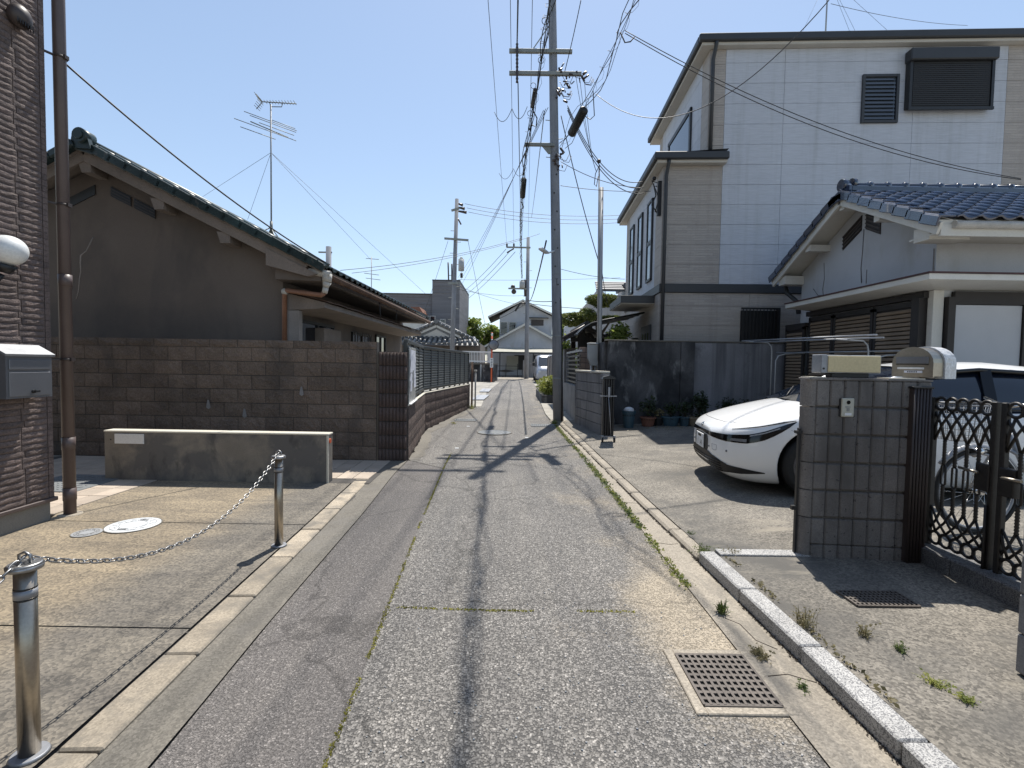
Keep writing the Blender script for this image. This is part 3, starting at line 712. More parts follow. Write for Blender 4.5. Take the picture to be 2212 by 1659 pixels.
# ---- bollards and chain
T = thing('bollard', 'steel chain bollard close to the camera on the forecourt edge', 'bollard', (-1.70, 1.67, .03), 'bollards on the forecourt')
def bollard(T, x, y):
    z = .03
    quick('post', 'steel', lambda b: b.cyl((x, y, z), (x, y, z + .675), .031, .031, 24), T)
    quick('base_flange', 'galvanised', lambda b: b.cyl((x, y, z), (x, y, z + .01), .058, .052, 24), T)
    quick('band', 'galvanised', lambda b: b.cyl((x, y, z + .575), (x, y, z + .605), .0325, .0325, 24), T)
    quick('groove', 'black_metal', lambda b: (b.cyl((x, y, z + .568), (x, y, z + .574), .0323, .0323, 24), b.cyl((x, y, z + .606), (x, y, z + .612), .0323, .0323, 24)), T)
    quick('cap', 'chain_steel', lambda b: (b.cyl((x, y, z + .675), (x, y, z + .69), .05, .052, 24), b.cyl((x, y, z + .69), (x, y, z + .697), .052, .045, 24)), T)
    quick('hook', 'chain_steel', lambda b: b.tube([(x - .02, y, z + .695), (x - .02, y, z + .725), (x + .0, y, z + .735), (x + .02, y, z + .725), (x + .02, y, z + .695)], .005), T)
bollard(T, -1.70, 1.67)
B2 = copy_tree(T, (-1.77, 3.66, .03)); B2['label'] = 'steel chain bollard farther back in front of the low concrete wall'
B3 = copy_tree(T, (-1.63, -.32, .03)); B3['label'] = 'steel chain bollard beside the camera on the forecourt edge'
lk = MB()
lp = [(.0098 * math.sin(a) * 1.0, .0185 * (1 if math.cos(a) > 0 else -1) * (abs(math.cos(a)) ** .5), 0) for a in [i / 14 * 2 * math.pi for i in range(14)]]
lk.tube(lp, .0034, 5, True); link_me = lk.mesh('chain_link', 'chain_steel')
def chain(p0, p1, sag, label):
    p0, p1 = Vector(p0), Vector(p1)
    T = thing('chain', label, 'chain', p0, 'chains between the bollards')
    N = 400; pts = [p0.lerp(p1, i / N) - Vector((0, 0, sag * 4 * (i / N) * (1 - i / N))) for i in range(N + 1)]
    acc = 0; nxt = 0; k = 0
    for a, b_ in zip(pts, pts[1:]):
        acc += (b_ - a).length
        if acc >= nxt:
            y = (b_ - a).normalized(); z = y.cross(Vector((1, 0, 0))).normalized(); x = y.cross(z)
            q = Matrix((x, y, z)).transposed().to_4x4() @ Matrix.Rotation(R(45 + 90 * (k % 2)), 4, 'Y')
            put('chain_link', link_me, None, T, mtx=Matrix.Translation(a) @ q); nxt += .0345; k += 1
chain((-1.77, 3.655, .745), (-1.70, 1.675, .745), .27, 'sagging steel chain between the two bollards on the forecourt')
chain((-1.70, 1.665, .745), (-1.63, -.315, .745), .24, 'steel chain running from the near bollard past the camera')

# ---- rock-face block wall behind the low wall
T = thing('block_wall', 'dark brown rock-faced concrete block wall below the gable wall', 'wall', (-4, 7, 0))
quick('mortar', 'mortar_dark', lambda b: b.box((-8.2, 6.958, 0), (-1.945, 7.08, 1.738)), T)
bm_ = []
for k in range(5):
    bb = MB(); nx, nz = 7, 4; rows = []
    for i in range(nx):
        rows.append([(lerp(-.195, .195, i / (nx - 1)), (0.0 if (i in (0, nx - 1) or j in (0, nz - 1)) else -rnd.uniform(.002, .016)), lerp(-.095, .095, j / (nz - 1))) for j in range(nz)])
    bb.loft([r[::-1] for r in rows], smooth=False); bb.box((-.195, .001, -.095), (.195, .05, .095)); bm_.append(bb.mesh('block', 'rock_block'))
hm = MB().box((-.095, -.004, -.095), (.095, .05, .095), .006).mesh('block', 'rock_block')
for r in range(8):
    z = .10 + r * .2 + .03; x = -2.145 if r % 2 else -1.95 - .395 + .2
    if r % 2: put('block', hm, (-2.045, 6.95, z), T)
    x = -2.345 if r % 2 else -2.145
    while x > -7.2:
        put('block', rnd.choice(bm_), (x, 6.95 + rnd.uniform(-.002, .003), z), T); x -= .4
x = -2.145
while x > -7.2: put('block', rnd.choice(bm_), (x, 6.952, 1.685), T, scale=(1, 1, .56)); x -= .4
quick('footing', 'foundation', lambda b: b.box((-8.2, 6.93, -.05), (-1.94, 7.0, .028), .01), T)
for (x, z) in ((-4.36, .82), (-3.84, .70), (-3.02, 1.03)):
    quick('drip_stain', 'grey_block', lambda b: b.add([(x - .012, 6.929, z + .05), (x + .012, 6.929, z + .05), (x + .035, 6.929, z - .06), (x + .005, 6.929, z - .085), (x - .03, 6.929, z - .06)], [(4, 3, 2, 1, 0)]), T)
# ---- ribbed pier at the corner
T = thing('ribbed_pier', 'ribbed dark brown block pier at the corner of the fence', 'pier', (-1.71, 7.03, 0))
quick('core', 'mortar_dark', lambda b: b.box((-1.925, 6.955, 0), (-1.505, 7.06, 1.60)), T)
rb = MB(); rb.box((-.205, -.0, -.095), (.205, .06, .095), .004)
for k in range(8):
    x = -.205 + .4 / 8 * (k + .5) + .003; rb.tube([(x, .0, -.094), (x, .0, .094)], .0205, 8)
rbm = rb.mesh('rib_block', 'rib_block')
for r in range(8): put('rib_block', rbm, (-1.71, 6.945, .1 + r * .2), T)
# ---- fence wall: speckled blocks in four courses, bent, with louvre panels on top
FA, FB, FC = Vector((-1.495, 7.0, 0)), Vector((-1.79, 10.0, 0)), Vector((-1.27, 14.6, 0))
T = thing('fence_wall', 'low bent wall of speckled brown split blocks along the lane', 'wall', FA)
for (a, c) in ((FA, FB), (FB, FC)):
    d = c - a; L = d.length; u = d / L; nrm = Vector((u.y, -u.x, 0)); rz = math.atan2(u.y, u.x)
    quick('mortar', 'mortar_brown', lambda b: b.prism([a - nrm * .12, c - nrm * .12, c - nrm * .012, a - nrm * .012], (0, 0, .815)), T)
    nb = round(L / .4); bl = L / nb; bms = []
    for q in range(4):
        bb = MB(); nx, nz = 7, 4; rows = []
        for i in range(nx): rows.append([(lerp(-bl / 2 + .004, bl / 2 - .004, i / (nx - 1)), (0.0 if (i in (0, nx - 1) or j in (0, nz - 1)) else -rnd.uniform(.003, .009)), lerp(-.096, .096, j / (nz - 1))) for j in range(nz)])
        bb.loft([r[::-1] for r in rows], smooth=False); bb.box((-bl / 2 + .004, .001, -.096), (bl / 2 - .004, .05, .096)); bms.append(bb.mesh('split_block', 'cream_speckle_block'))
    for r in range(4):
        zg = .015
        for k in range(nb):
            p = a + u * (bl * (k + .5)); put('split_block', rnd.choice(bms), (p.x, p.y, zg + .1 + r * .2), T, (0, 0, rz))
    quick('coping', 'concrete_cap', lambda b: b.bar(a + Vector((0, 0, .826)) - nrm * .06, c + Vector((0, 0, .826)) - nrm * .06, .13, .018, .004), T)
T = thing('louvre_fence', 'dark grey metal louvre fence standing on the brown block wall', 'fence', FA + Vector((0, 0, .83)))
for si, (a, c, npan) in enumerate(((FA + Vector((-.005, .07, 0)), FB, 3), (FB, FC, 8))):
    d = c - a; L = d.length; u = d / L; nrm = Vector((u.y, -u.x, 0)); off = -nrm * .06; rz = math.atan2(u.y, u.x)
    A, Cc = a + off, c + off
    quick('top_rail', 'fence_frame', lambda b: b.bar(A + Vector((0, 0, 1.765)), Cc + Vector((0, 0, 1.765)), .06, .06, .006), T)
    quick('bottom_rail', 'fence_frame', lambda b: b.bar(A + Vector((0, 0, .905)), Cc + Vector((0, 0, .905)), .05, .06, .006), T)
    for k in range(npan + 1):
        p = A + u * (L * k / npan); big = k in (0, npan)
        quick('post', 'fence_frame', lambda b: b.box((p.x - .022 - .006 * big, p.y - .022 - .006 * big, .835), (p.x + .022 + .006 * big, p.y + .022 + .006 * big, 1.735), .004), T)
    sl = MB(); sec = [(.006, -.019), (-.010, -.019), (-.014, .008), (-.002, .021), (.006, .021)]
    sl.loft([[(x_, y_, z_) for y_, z_ in sec] for x_ in (-L / 2, L / 2)], closed=True, smooth=False); slm = sl.mesh('slat', 'fence_metal')
    quick('backing_sheet', 'fence_frame', lambda b: b.bar(A + nrm * -.012 + Vector((0, 0, 1.33)), Cc + nrm * -.012 + Vector((0, 0, 1.33)), .006, .80), T)
    n = 14
    for k in range(n):
        p = (A + Cc) / 2; put('slat', slm, (p.x, p.y, .968 + k * .0555), T, (0, 0, rz))
a = FA + (FB - FA).normalized() * .03; u = (FB - FA).normalized(); nr = Vector((u.y, -u.x, 0))
T = thing('notice_board', 'translucent sheet with crumpled white papers fixed to the fence end', 'notice', a + Vector((0, 0, .86)))
quick('sheet', 'clear_sheet', lambda b: b.bar(a + nr * .0 + Vector((0, 0, 1.265)), a + u * .93 + nr * .0 + Vector((0, 0, 1.265)), .008, .83), T)
for (s0, s1, z0, z1) in ((.05, .42, 1.30, 1.64), (.40, .80, 1.33, 1.64), (.07, .32, 1.02, 1.29), (.52, .88, 1.06, 1.34)):
    def pap(b):
        rows = []
        for i in range(7): rows.append([a + u * lerp(s0, s1, j / 5) + nr * (.012 + .012 * noise.noise((i * 1.7, j * 1.9, s0 * 9))) + Vector((0, 0, lerp(z0, z1, i / 6))) for j in range(6)])
        b.loft(rows)
    quick('paper', 'paper', pap, T)
quick('sill_strip', 'white_paint', lambda b: b.bar(a + nr * .01 + Vector((0, 0, .842)), a + u * .95 + nr * .01 + Vector((0, 0, .842)), .05, .012), T)
# end post and pipe of the wall
T = thing('fence_end_post', 'rusty brown pipe post at the far end of the fence wall', 'post', (-1.2, 14.8, .1))
quick('post', 'rust_sheet', lambda b: b.cyl((-1.22, 14.75, .1), (-1.22, 14.75, 1.5), .03), T)
quick('pipe', 'pipe_grey', lambda b: (b.cyl((-1.12, 14.8, .1), (-1.12, 14.8, 1.2), .025), b.cyl((-1.12, 14.8, 1.2), (-1.12, 14.8, 1.26), .045)), T)

# ---- dark stucco house with green tiled roof
H = thing('stucco_house', 'single-storey house with dark stucco gable and green glazed roof tiles', 'house', (-3.6, 7.6, 0))
EX, EZ, RX, RZZ, Y0, Y1 = -2.85, 2.86, -6.45, 4.62, 7.25, 15.3
sl = (RZZ - EZ) / (EX - RX)
def rz_at(x): return EZ + sl * (EX - x) if x > RX else EZ + sl * (x - 2 * RX + EX)
gw = lambda x: rz_at(x) - .16
quick('gable_wall', 'dark_stucco', lambda b: b.prism([(-9.3, 7.6, 0), (-3.6, 7.6, 0), (-3.6, 7.6, gw(-3.6)), (RX, 7.6, gw(RX)), (-9.3, 7.6, gw(-9.3))], (0, .15, 0)), H)
quick('long_wall', 'dark_stucco', lambda b: b.box((-3.75, 7.75, 0), (-3.6, 15.0, gw(-3.6) - .02)), H)
quick('end_wall', 'dark_stucco', lambda b: b.prism([(-9.3, 14.85, 0), (-3.76, 14.85, 0), (-3.76, 14.85, gw(-3.76)), (RX, 14.85, gw(RX)), (-9.3, 14.85, gw(-9.3))], (0, .15, 0)), H)
def deck(b):
    for sg in (1, -1):
        ex = EX if sg > 0 else 2 * RX - EX
        b.prism([(RX, Y0 + .02, RZZ - .09), (ex, Y0 + .02, EZ - .09), (ex, Y0 + .02, EZ - .03), (RX, Y0 + .02, RZZ - .03)], (0, Y1 - Y0 - .02, 0))
roof = quick('roof', 'trim_brown', deck, H)
quick('soffit', 'dark_stucco', lambda b: b.prism([(-3.6, Y0 + .12, EZ - .2 + .02), (EX - .05, Y0 + .12, EZ - .20), (EX - .05, Y0 + .12, EZ - .095), (-3.6, Y0 + .12, rz_at(-3.6) - .095)], (0, Y1 - Y0 - .3, 0)), H)
# barge boards and beam ends
quick('barge_board', 'trim_brown', lambda b: (b.bar((EX - .25, Y0 + .06, rz_at(EX - .25) - .155), (RX, Y0 + .06, RZZ - .155), .05, .15, .004), b.bar((RX, Y0 + .06, RZZ - .155), (2 * RX - EX, Y0 + .06, EZ - .155), .05, .15, .004)), H)
for x in (-6.45, -5.35, -4.35): quick('beam_end', 'trim_brown', lambda b: b.prism([(x - .10, Y0 + .05, rz_at(x) - .23), (x + .10, Y0 + .05, rz_at(x) - .25), (x + .10, Y0 + .05, rz_at(x) - .40), (x - .04, Y0 + .05, rz_at(x) - .40)], (0, .5, 0)), H)
quick('eave_return', 'trim_brown', lambda b: b.prism([(-3.69, Y0 + .02, 3.12), (-2.92, Y0 + .02, 2.745), (-3.06, Y0 + .02, 2.71), (-3.69, Y0 + .02, 2.87)], (0, .32, 0)), H)
for (x0, x1) in ((-6.3, -5.98), (-5.93, -5.6)):
    v = quick('gable_vent', 'black_metal', lambda b: b.prism([(x0, 7.598, gw(x0) - .27), (x1, 7.598, gw(x1) - .27), (x1, 7.598, gw(x1) - .42), (x0, 7.598, gw(x0) - .42)], (0, -.012, 0)), H)
    for k in range(3): quick('vent_slat', 'brown_metal', lambda b: b.bar((x0, 7.58, gw(x0) - .30 - k * .045), (x1, 7.58, gw(x1) - .30 - k * .045), .012, .012), v)
for (x0, x1) in ((-6.95, -6.55),):
    quick('gable_vent', 'black_metal', lambda b: b.prism([(x0, 7.598, gw(x0) - .27), (x1, 7.598, gw(x1) - .27), (x1, 7.598, gw(x1) - .42), (x0, 7.598, gw(x0) - .42)], (0, -.012, 0)), H)
cr = [at(193, 510, 7.598), at(186, 525, 7.598), at(178, 540, 7.598), at(166, 550, 7.598), at(165, 565, 7.598), at(166, 585, 7.598), at(163, 600, 7.598), at(160, 630, 7.598), at(155, 645, 7.598)]
quick('crack_filler', 'stucco_patch', lambda b: b.tube(cr, [.008, .012, .009, .014, .013, .01, .009, .007, .005], 5, flat=.6), H)
# tiles
def s_tile(name, m, w=.265, L=.30):
    b = MB(); prof = [(.0, .030), (.03, .046), (.07, .048), (.105, .028), (.15, .008), (.2, .004), (.245, .016), (.285, .036)]
    rows = [[(u * w / .265, 0, z - .022) for u, z in prof], [(u * w / .265, 0, z) for u, z in prof], [(u * w / .265, L, z - .012) for u, z in prof]]
    b.loft(rows, smooth=True); b.sm = [i >= 7 for i in range(len(b.f))]
    return b.mesh(name, m)
def tile_mtx(o, u, v):
    n = u.cross(v); return Matrix(((u.x, v.x, n.x, o.x), (u.y, v.y, n.y, o.y), (u.z, v.z, n.z, o.z), (0, 0, 0, 1)))
gt = s_tile('roof_tile', 'green_tile')
ca = math.atan(sl); vdir = Vector((-math.cos(ca), 0, math.sin(ca))); udir = Vector((0, 1, 0))
field = MB(); base = Vector((EX + .04, Y0 + .22, EZ - .02))
nu, nv = 30, 16
for i in range(nu):
    for j in range(nv):
        o = base + udir * (i * .265) + vdir * (j * .252) + Vector((0, 0, .006))
        if o.x < RX + .05: continue
        if j == 0 or i < 4: put('roof_tile', gt, None, roof, mtx=tile_mtx(o, udir, vdir))
        else:
            mm = tile_mtx(o, udir, vdir); me = gt
            field.add([mm @ v.co for v in me.vertices], [tuple(p.vertices) for p in me.polygons], True)
stuff(field.build('tile_field', 'green_tile', roof))
# far slope as one sheet of tiles
vt = MB(); 
for k in range(16):
    x0 = EX + .05 - k * .245
    if x0 < RX + .1: break
    a_, c_ = Vector((x0, Y0 + .02, rz_at(x0) - .005)), Vector((x0 - .29, Y0 + .02, rz_at(x0 - .29) + .03))
    bb = MB(); bb.bar((0, 0, 0), (0, .30, 0), .13, .10, .02); 
    quick('verge_tile', 'green_tile', lambda b: (b.bar(a_ + Vector((0, .06, .045)), c_ + Vector((0, .06, .025)), .22, .035, .012), b.bar(a_ + Vector((0, -.035, -.012)), c_ + Vector((0, -.035, -.032)), .03, .105, .01), b.tube([a_ + Vector((0, .1, .05)), c_ + Vector((0, .1, .03))], .045, 8)), roof)
for k in range(10):
    x0 = 2 * RX - EX - .05 + k * .36
    if x0 > RX: break
    quick('verge_tile', 'green_tile', lambda b: b.bar((x0, Y0, rz_at(x0)), (x0 + .35, Y0, rz_at(x0 + .35) + .02), .2, .12, .02), roof)
rd = quick('ridge', 'green_tile', lambda b: (b.box((RX - .11, Y0 - .02, RZZ - .04), (RX + .11, Y1, RZZ + .05), .01), b.tube([(RX, Y0 - .03, RZZ + .06), (RX, Y1, RZZ + .06)], .075, 12)), roof)
def oni(b):
    b.cyl((RX + .06, Y0 - .1, RZZ + .09), (RX + .06, Y0 + .1, RZZ + .09), .105, .1, 16); b.cyl((RX + .06, Y0 - .115, RZZ + .09), (RX + .06, Y0 - .1, RZZ + .09), .06, .07, 12)
    b.prism([(RX - .12, Y0 - .06, RZZ - .08), (RX + .2, Y0 - .06, RZZ - .1), (RX + .15, Y0 - .06, RZZ + .08), (RX - .08, Y0 - .06, RZZ + .1)], (0, .07, 0))
quick('ridge_end', 'green_tile', oni, roof)
# gutter, hopper, downpipe
quick('gutter', 'rust_sheet', lambda b: b.tube([(EX + .05, Y0 + .25, EZ - .13), (EX + .05, Y1, EZ - .14)], .05, 8), H)
quick('hopper', 'pipe_grey', lambda b: (b.cyl((EX + .04, Y0 + .12, EZ - .10), (EX + .04, Y0 + .12, EZ - .22), .075, .065, 16), b.cyl((EX + .04, Y0 + .12, EZ - .22), (EX + .02, Y0 + .12, EZ - .30), .065, .04, 16), b.cyl((EX + .02, Y0 + .12, EZ - .30), (EX + .0, Y0 + .13, EZ - .38), .042, .042, 14), b.tube([(EX - .22, Y0 + .1, EZ - .06), (EX + .1, Y0 + .1, EZ - .11)], .055, 10)), H)
quick('downpipe', 'pipe_orange', lambda b: b.tube([(EX, Y0 + .13, EZ - .37), (EX - .06, Y0 + .15, EZ - .41), (-3.50, 7.53, 2.535), (-3.545, 7.545, 2.50), (-3.55, 7.545, .1)], .038, 12), H)
quick('pipe_elbow', 'pipe_grey', lambda b: b.sphere((-3.54, 7.545, 2.515), .055, 12, 8), H)
# lean-to canopy over the side windows
quick('canopy', 'trim_brown', lambda b: b.prism([(-3.6, 7.62, 2.52), (-2.95, 7.62, 2.37), (-2.95, 7.62, 2.29), (-3.05, 7.62, 2.27), (-3.6, 7.62, 2.24)], (0, 7.2, 0)), H)
for k in range(18): quick('canopy_sheet', 'rust_sheet', lambda b: b.prism([(-3.6, 7.60 + k * .4, 2.535 + .008 * (k % 2)), (-2.90, 7.60 + k * .4, 2.375 + .008 * (k % 2)), (-2.90, 7.60 + k * .4, 2.39 + .008 * (k % 2)), (-3.6, 7.60 + k * .4, 2.55 + .008 * (k % 2))], (0, .42, 0)), H)
quick('sleeve_wall', 'stucco_patch', lambda b: b.box((-3.6, 7.63, 0), (-3.36, 7.75, 2.24)), H)
def window(y0, y1, z0, z1, lattice=False):
    f = quick('window', 'black_metal', lambda b: [b.box(p, q) for p, q in (((-3.62, y0, z0), (-3.565, y0 + .05, z1)), ((-3.62, y1 - .05, z0), (-3.565, y1, z1)), ((-3.62, y0, z1 - .05), (-3.565, y1, z1)), ((-3.62, y0, z0), (-3.565, y1, z0 + .05)), ((-3.61, (y0 + y1) / 2 - .03, z0), (-3.57, (y0 + y1) / 2 + .03, z1)))], H)
    quick('pane', 'dark_glass', lambda b: b.box((-3.61, y0 + .02, z0 + .02), (-3.595, y1 - .02, z1 - .02)), f)
    if lattice:
        for k in range(8): quick('lattice_bar', 'brown_metal', lambda b: b.box((-3.55, y0 + .06 + k * (y1 - y0 - .12) / 7, z0), (-3.535, y0 + .085 + k * (y1 - y0 - .12) / 7, z1)), f)
window(8.1, 9.6, .9, 2.15); window(10.6, 11.9, 1.0, 2.1, True); window(12.3, 13.2, .2, 2.15)
quick('shutter_box', 'trim_brown', lambda b: b.box((-3.6, 8.75, .9), (-3.42, 9.55, 2.05), .01), H)
quick('hanging_wire', 'wire_grey', lambda b: (b.tube([(-2.86, 10.2, 2.72), (-2.85, 10.25, 2.36)], .008, 5), b.tube([(-2.86, 11.6, 2.72), (-2.87, 11.55, 2.4)], .006, 5)), H)
H.rotation_euler.z = -R(1.3)

# ---- television antenna on that roof
A0 = Vector((-4.42, 8.9, 3.55))
T = thing('roof_antenna', 'tall guyed television antenna mast on the green tiled roof', 'antenna', A0)
top = A0 + Vector((.0, 0, 2.5))
quick('mast', 'pole_steel', lambda b: b.tube([A0 + Vector((0, 0, .2)), top], .014, 8), T)
quick('roof_stand', 'arm_steel', lambda b: [b.tube([A0 + Vector((0, 0, .32)), A0 + Vector((dx, dy, .02 - .49 * dx))], .010, 6) for dx, dy in ((.22, .2), (-.2, .2), (.22, -.2), (-.2, -.2))] + [b.cyl(A0 + Vector((0, 0, .2)), A0 + Vector((0, 0, .42)), .025)], T)
def yagi(b):
    z = top.z - .0; c = Vector((top.x + .05, top.y, z)); V_ = lambda p: c + Vector(p) * .66
    b.tube([V_((-.32, 0, .07)), V_((.62, 0, .03))], .009, 6)
    for k in range(11): b.tube([V_((-.22 + k * .08, -.09, .065)), V_((-.22 + k * .08, .09, .065 - k * .002))], .005, 5)
    for s in (-1, 1):
        for k in range(4): b.tube([V_((-.36 - .03 * k, -.15, .07 + s * (.02 + .05 * k))), V_((-.36 - .03 * k, .15, .07 + s * (.02 + .05 * k)))], .005, 5)
        b.tube([V_((-.3, 0, .07)), V_((-.47, 0, .07 + s * .2))], .007, 5)
    b.tube([V_((-.1, 0, .05)), V_((-.09, 0, -.06)), V_((.22, 0, -.06)), V_((.25, 0, .05))], .008, 5)
quick('uhf_array', 'arm_steel', yagi, T)
def vhf(b):
    for (dz, half, dy) in ((-.28, .30, .25), (-.37, .62, .0), (-.40, .55, .05), (-.47, .42, .12), (-.62, .72, -.1), (-.78, .40, -.25)):
        d = Vector((.92, .38, -.2)).normalized() * half * .7; c = top + Vector((dy * .4, dy, dz * .8)); b.tube([c - d, c + d], .0065, 5)
    b.tube([top + Vector((-.15, -.4, -.5)), top + Vector((.15, .35, -.42))], .010, 6)
quick('vhf_array', 'arm_steel', vhf, T)
for (px, py, yy) in ((430, 430, 11.5), (535, 474, 9.8), (800, 560, 13.0), (925, 640, 14.5)):
    e = at(px, py, yy); quick('guy_wire', 'wire_grey', lambda b: b.tube([top + Vector((0, 0, -.85)), e], .003, 4), T)

# ================================================================== right side
# ---- three-storey house
PX, PY = 3.43, 11.4
H = thing('siding_house', 'tall three-storey house with pale siding panels and charcoal trim', 'house', (PX, PY, 0))
def L3(u, v, z): return (PX + u, PY + v, z)
DV = 4.45
quick('house_core', 'charcoal_trim', lambda b: b.box(L3(.02, .02, 0), L3(9.9, DV, 6.08)), H)
quick('storey_core', 'charcoal_trim', lambda b: b.box(L3(1.0, .022, 6.08), L3(9.9, DV - .01, 8.70)), H)
def boards(u0s, z0, z1, m, face='front', u_at=0.0):
    for (a, c) in zip(u0s, u0s[1:]):
        z = z0
        while z < z1 - .02:
            zz = min(z + .455, z1); g = .0032
            if face == 'front': quick('siding_board', m, lambda b: b.box(L3(a + g, 0.0, z + g), L3(c - g, .021, zz - g)), H)
            else: quick('siding_board', m, lambda b: b.box(L3(u_at, a + g, z + g), L3(u_at + .021, c - g, zz - g)), H)
            z = zz
boards([0.0, 1.34], 3.39, 6.09, 'beige_siding'); boards([.98, 1.34], 6.09, 8.70, 'beige_siding')
boards([1.34, 2.66, 5.5, 7.49], 3.39, 8.70, 'white_siding'); boards([7.49, 9.9], 3.39, 8.70, 'beige_siding')
boards([0.0, 2.05, 5.08, 8.1, 9.9], .15, 3.18, 'beige_siding')
boards([.022, .62], 3.39, 6.09, 'beige_siding', 'side'); boards([.62, 4.0], 3.39, 6.09, 'white_siding', 'side'); boards([4.0, DV], 3.39, 6.09, 'beige_siding', 'side')
boards([.022, DV], .15, 3.18, 'beige_siding', 'side')
boards([.022, .5], 6.09, 8.70, 'beige_siding', 'side', .98); boards([.5, 4.1], 6.09, 8.70, 'white_siding', 'side', .98); boards([4.1, DV], 6.09, 8.70, 'beige_siding', 'side', .98)
quick('belt_band', 'charcoal_trim', lambda b: (b.box(L3(-.03, -.035, 3.185), L3(9.93, -.001, 3.385), .006), b.box(L3(-.032, -.034, 3.184), L3(-.001, DV, 3.384), .006)), H)
quick('plinth', 'foundation', lambda b: b.box(L3(-.01, -.012, 0), L3(9.9, DV, .145)), H)
def roofslab(name, u0, u1, v0, v1, z, rise):
    r = quick(name, 'roof_slate', lambda b: b.loft([[L3(u0, v0, z + .2), L3(u0, v1, z + .2)], [L3(u0 + 1.6, v0 + (.02 if rise > .3 else .0), z + .2 + rise), L3(u0 + 1.6, v1, z + .2 + rise)], [L3(u1, v0, z + .2 + rise), L3(u1, v1, z + .2 + rise)]], smooth=False), H)
    quick('soffit', 'soffit_white', lambda b: b.box(L3(u0 + .03, v0 + .03, z - .005), L3(u1 - .03, v1 - .03, z + .02)), r)
    quick('fascia', 'soffit_white', lambda b: (b.box(L3(u0 + .02, v0 + .02, z + .0), L3(u1 - .02, v0 + .05, z + .1)), b.box(L3(u0 + .02, v0 + .05, z), L3(u0 + .05, v1, z + .1))), r)
    quick('gutter', 'charcoal_trim', lambda b: (b.box(L3(u0 - .06, v0 - .06, z + .06), L3(u1, v0 + .05, z + .225), .02), b.box(L3(u0 - .062, v0 + .05, z + .061), L3(u0 + .05, v1, z + .224), .02)), r)
    return r
roofslab('main_roof', .73, 10.3, -.17, DV + .4, 8.71, .02)
roofslab('lean_to_roof', -.2, 1.4, -.2, DV + .4, 6.10, .10)
def pipe3(u, v, z0, z1, top):
    quick('downpipe', 'charcoal_trim', lambda b: b.tube([L3(u + .02, -.2, top), L3(u + .02, -.18, top - .06), L3(u, v, z1 - .1), L3(u, v, z1 - .3), L3(u, v, z0)], .042, 10), H)
pipe3(1.03, -.06, 6.32, 8.55, 8.76); pipe3(.05, -.07, .1, 5.95, 6.15)
# shuttered window high on the facade
wd = quick('shutter_window', 'black_metal', lambda b: b.box(L3(5.3, -.12, 7.30), L3(7.1, .0, 8.30), .004), H)
quick('shutter_case', 'charcoal_trim', lambda b: b.box(L3(5.27, -.22, 8.30), L3(7.13, -.001, 8.56), .02), wd)
for k in range(22): quick('shutter_slat', 'black_plastic', lambda b: b.box(L3(5.38, -.135, 7.34 + k * .0432), L3(7.02, -.12, 7.375 + k * .0432), .004), wd)
quick('shutter_guide', 'black_metal', lambda b: (b.box(L3(5.3, -.15, 7.28), L3(5.36, -.121, 8.30)), b.box(L3(7.04, -.15, 7.28), L3(7.1, -.121, 8.30)), b.box(L3(5.29, -.16, 7.24), L3(7.11, -.119, 7.30))), wd)
wd = quick('louvre_window', 'charcoal_trim', lambda b: [b.box(L3(*p), L3(*q), .004) for p, q in (((4.36, -.05, 7.02), (4.42, .0, 8.09)), ((5.1, -.05, 7.02), (5.16, .0, 8.09)), ((4.42, -.05, 8.03), (5.1, .0, 8.09)), ((4.42, -.05, 7.02), (5.1, .0, 7.08)))], H)
quick('backing', 'dark_glass', lambda b: b.box(L3(4.4, -.012, 7.06), L3(5.12, -.002, 8.05)), wd)
for k in range(11): quick('louvre_pane', 'sky_glass', lambda b: b.prism([L3(4.425, -.045, 7.095 + k * .0855), L3(4.425, -.02, 7.175 + k * .0855), L3(4.425, -.016, 7.173 + k * .0855), L3(4.425, -.041, 7.093 + k * .0855)], (.65, 0, 0)), wd)
wd = quick('barred_window', 'black_metal', lambda b: b.box(L3(1.86, -.04, 1.0), L3(2.66, -.001, 2.78)), H)
for k in range(11): quick('window_bar', 'black_plastic', lambda b: b.box(L3(1.86 + k * .078, -.13, .98), L3(1.875 + k * .078, -.115, 2.8)), wd)
quick('bar_frame', 'black_metal', lambda b: (b.box(L3(1.83, -.135, 2.8), L3(2.69, -.1, 2.84)), b.box(L3(2.66, -.14, .98), L3(2.70, -.001, 2.84))), wd)
def side_win(u, v0, v1, z0, z1, split=None, gm='sky_glass', fw_=.06):
    f = quick('window', 'charcoal_trim', lambda b: [b.box(L3(u - .05, p[0], p[1]), L3(u + .0, p[2], p[3])) for p in ((v0, z0, v0 + fw_, z1), (v1 - fw_, z0, v1, z1), (v0, z1 - fw_, v1, z1), (v0, z0, v1, z0 + fw_))] + ([b.box(L3(u - .045, v0, split - .05), L3(u, v1, split + .05))] if split else []), H)
    quick('pane', gm, lambda b: b.box(L3(u - .03, v0 + .05, z0 + .05), L3(u - .018, v1 - .05, z1 - .05)), f)
for v in (.85, 2.0, 3.15): side_win(0, v, v + .55, 3.62, 5.66, 4.6)
side_win(.98, 1.2, 3.3, 6.45, 8.05, None, 'dark_glass', .11)
quick('door_canopy', 'charcoal_trim', lambda b: b.box(L3(-.82, .5, 3.0), L3(-.001, 2.3, 3.18), .004), H)
quick('canopy_soffit', 'soffit_white', lambda b: b.box(L3(-.80, .52, 2.985), L3(-.002, 2.28, 2.999)), H)
dr = quick('door', 'charcoal_trim', lambda b: b.box(L3(-.04, .75, .2), L3(-.001, 1.75, 2.5)), H)
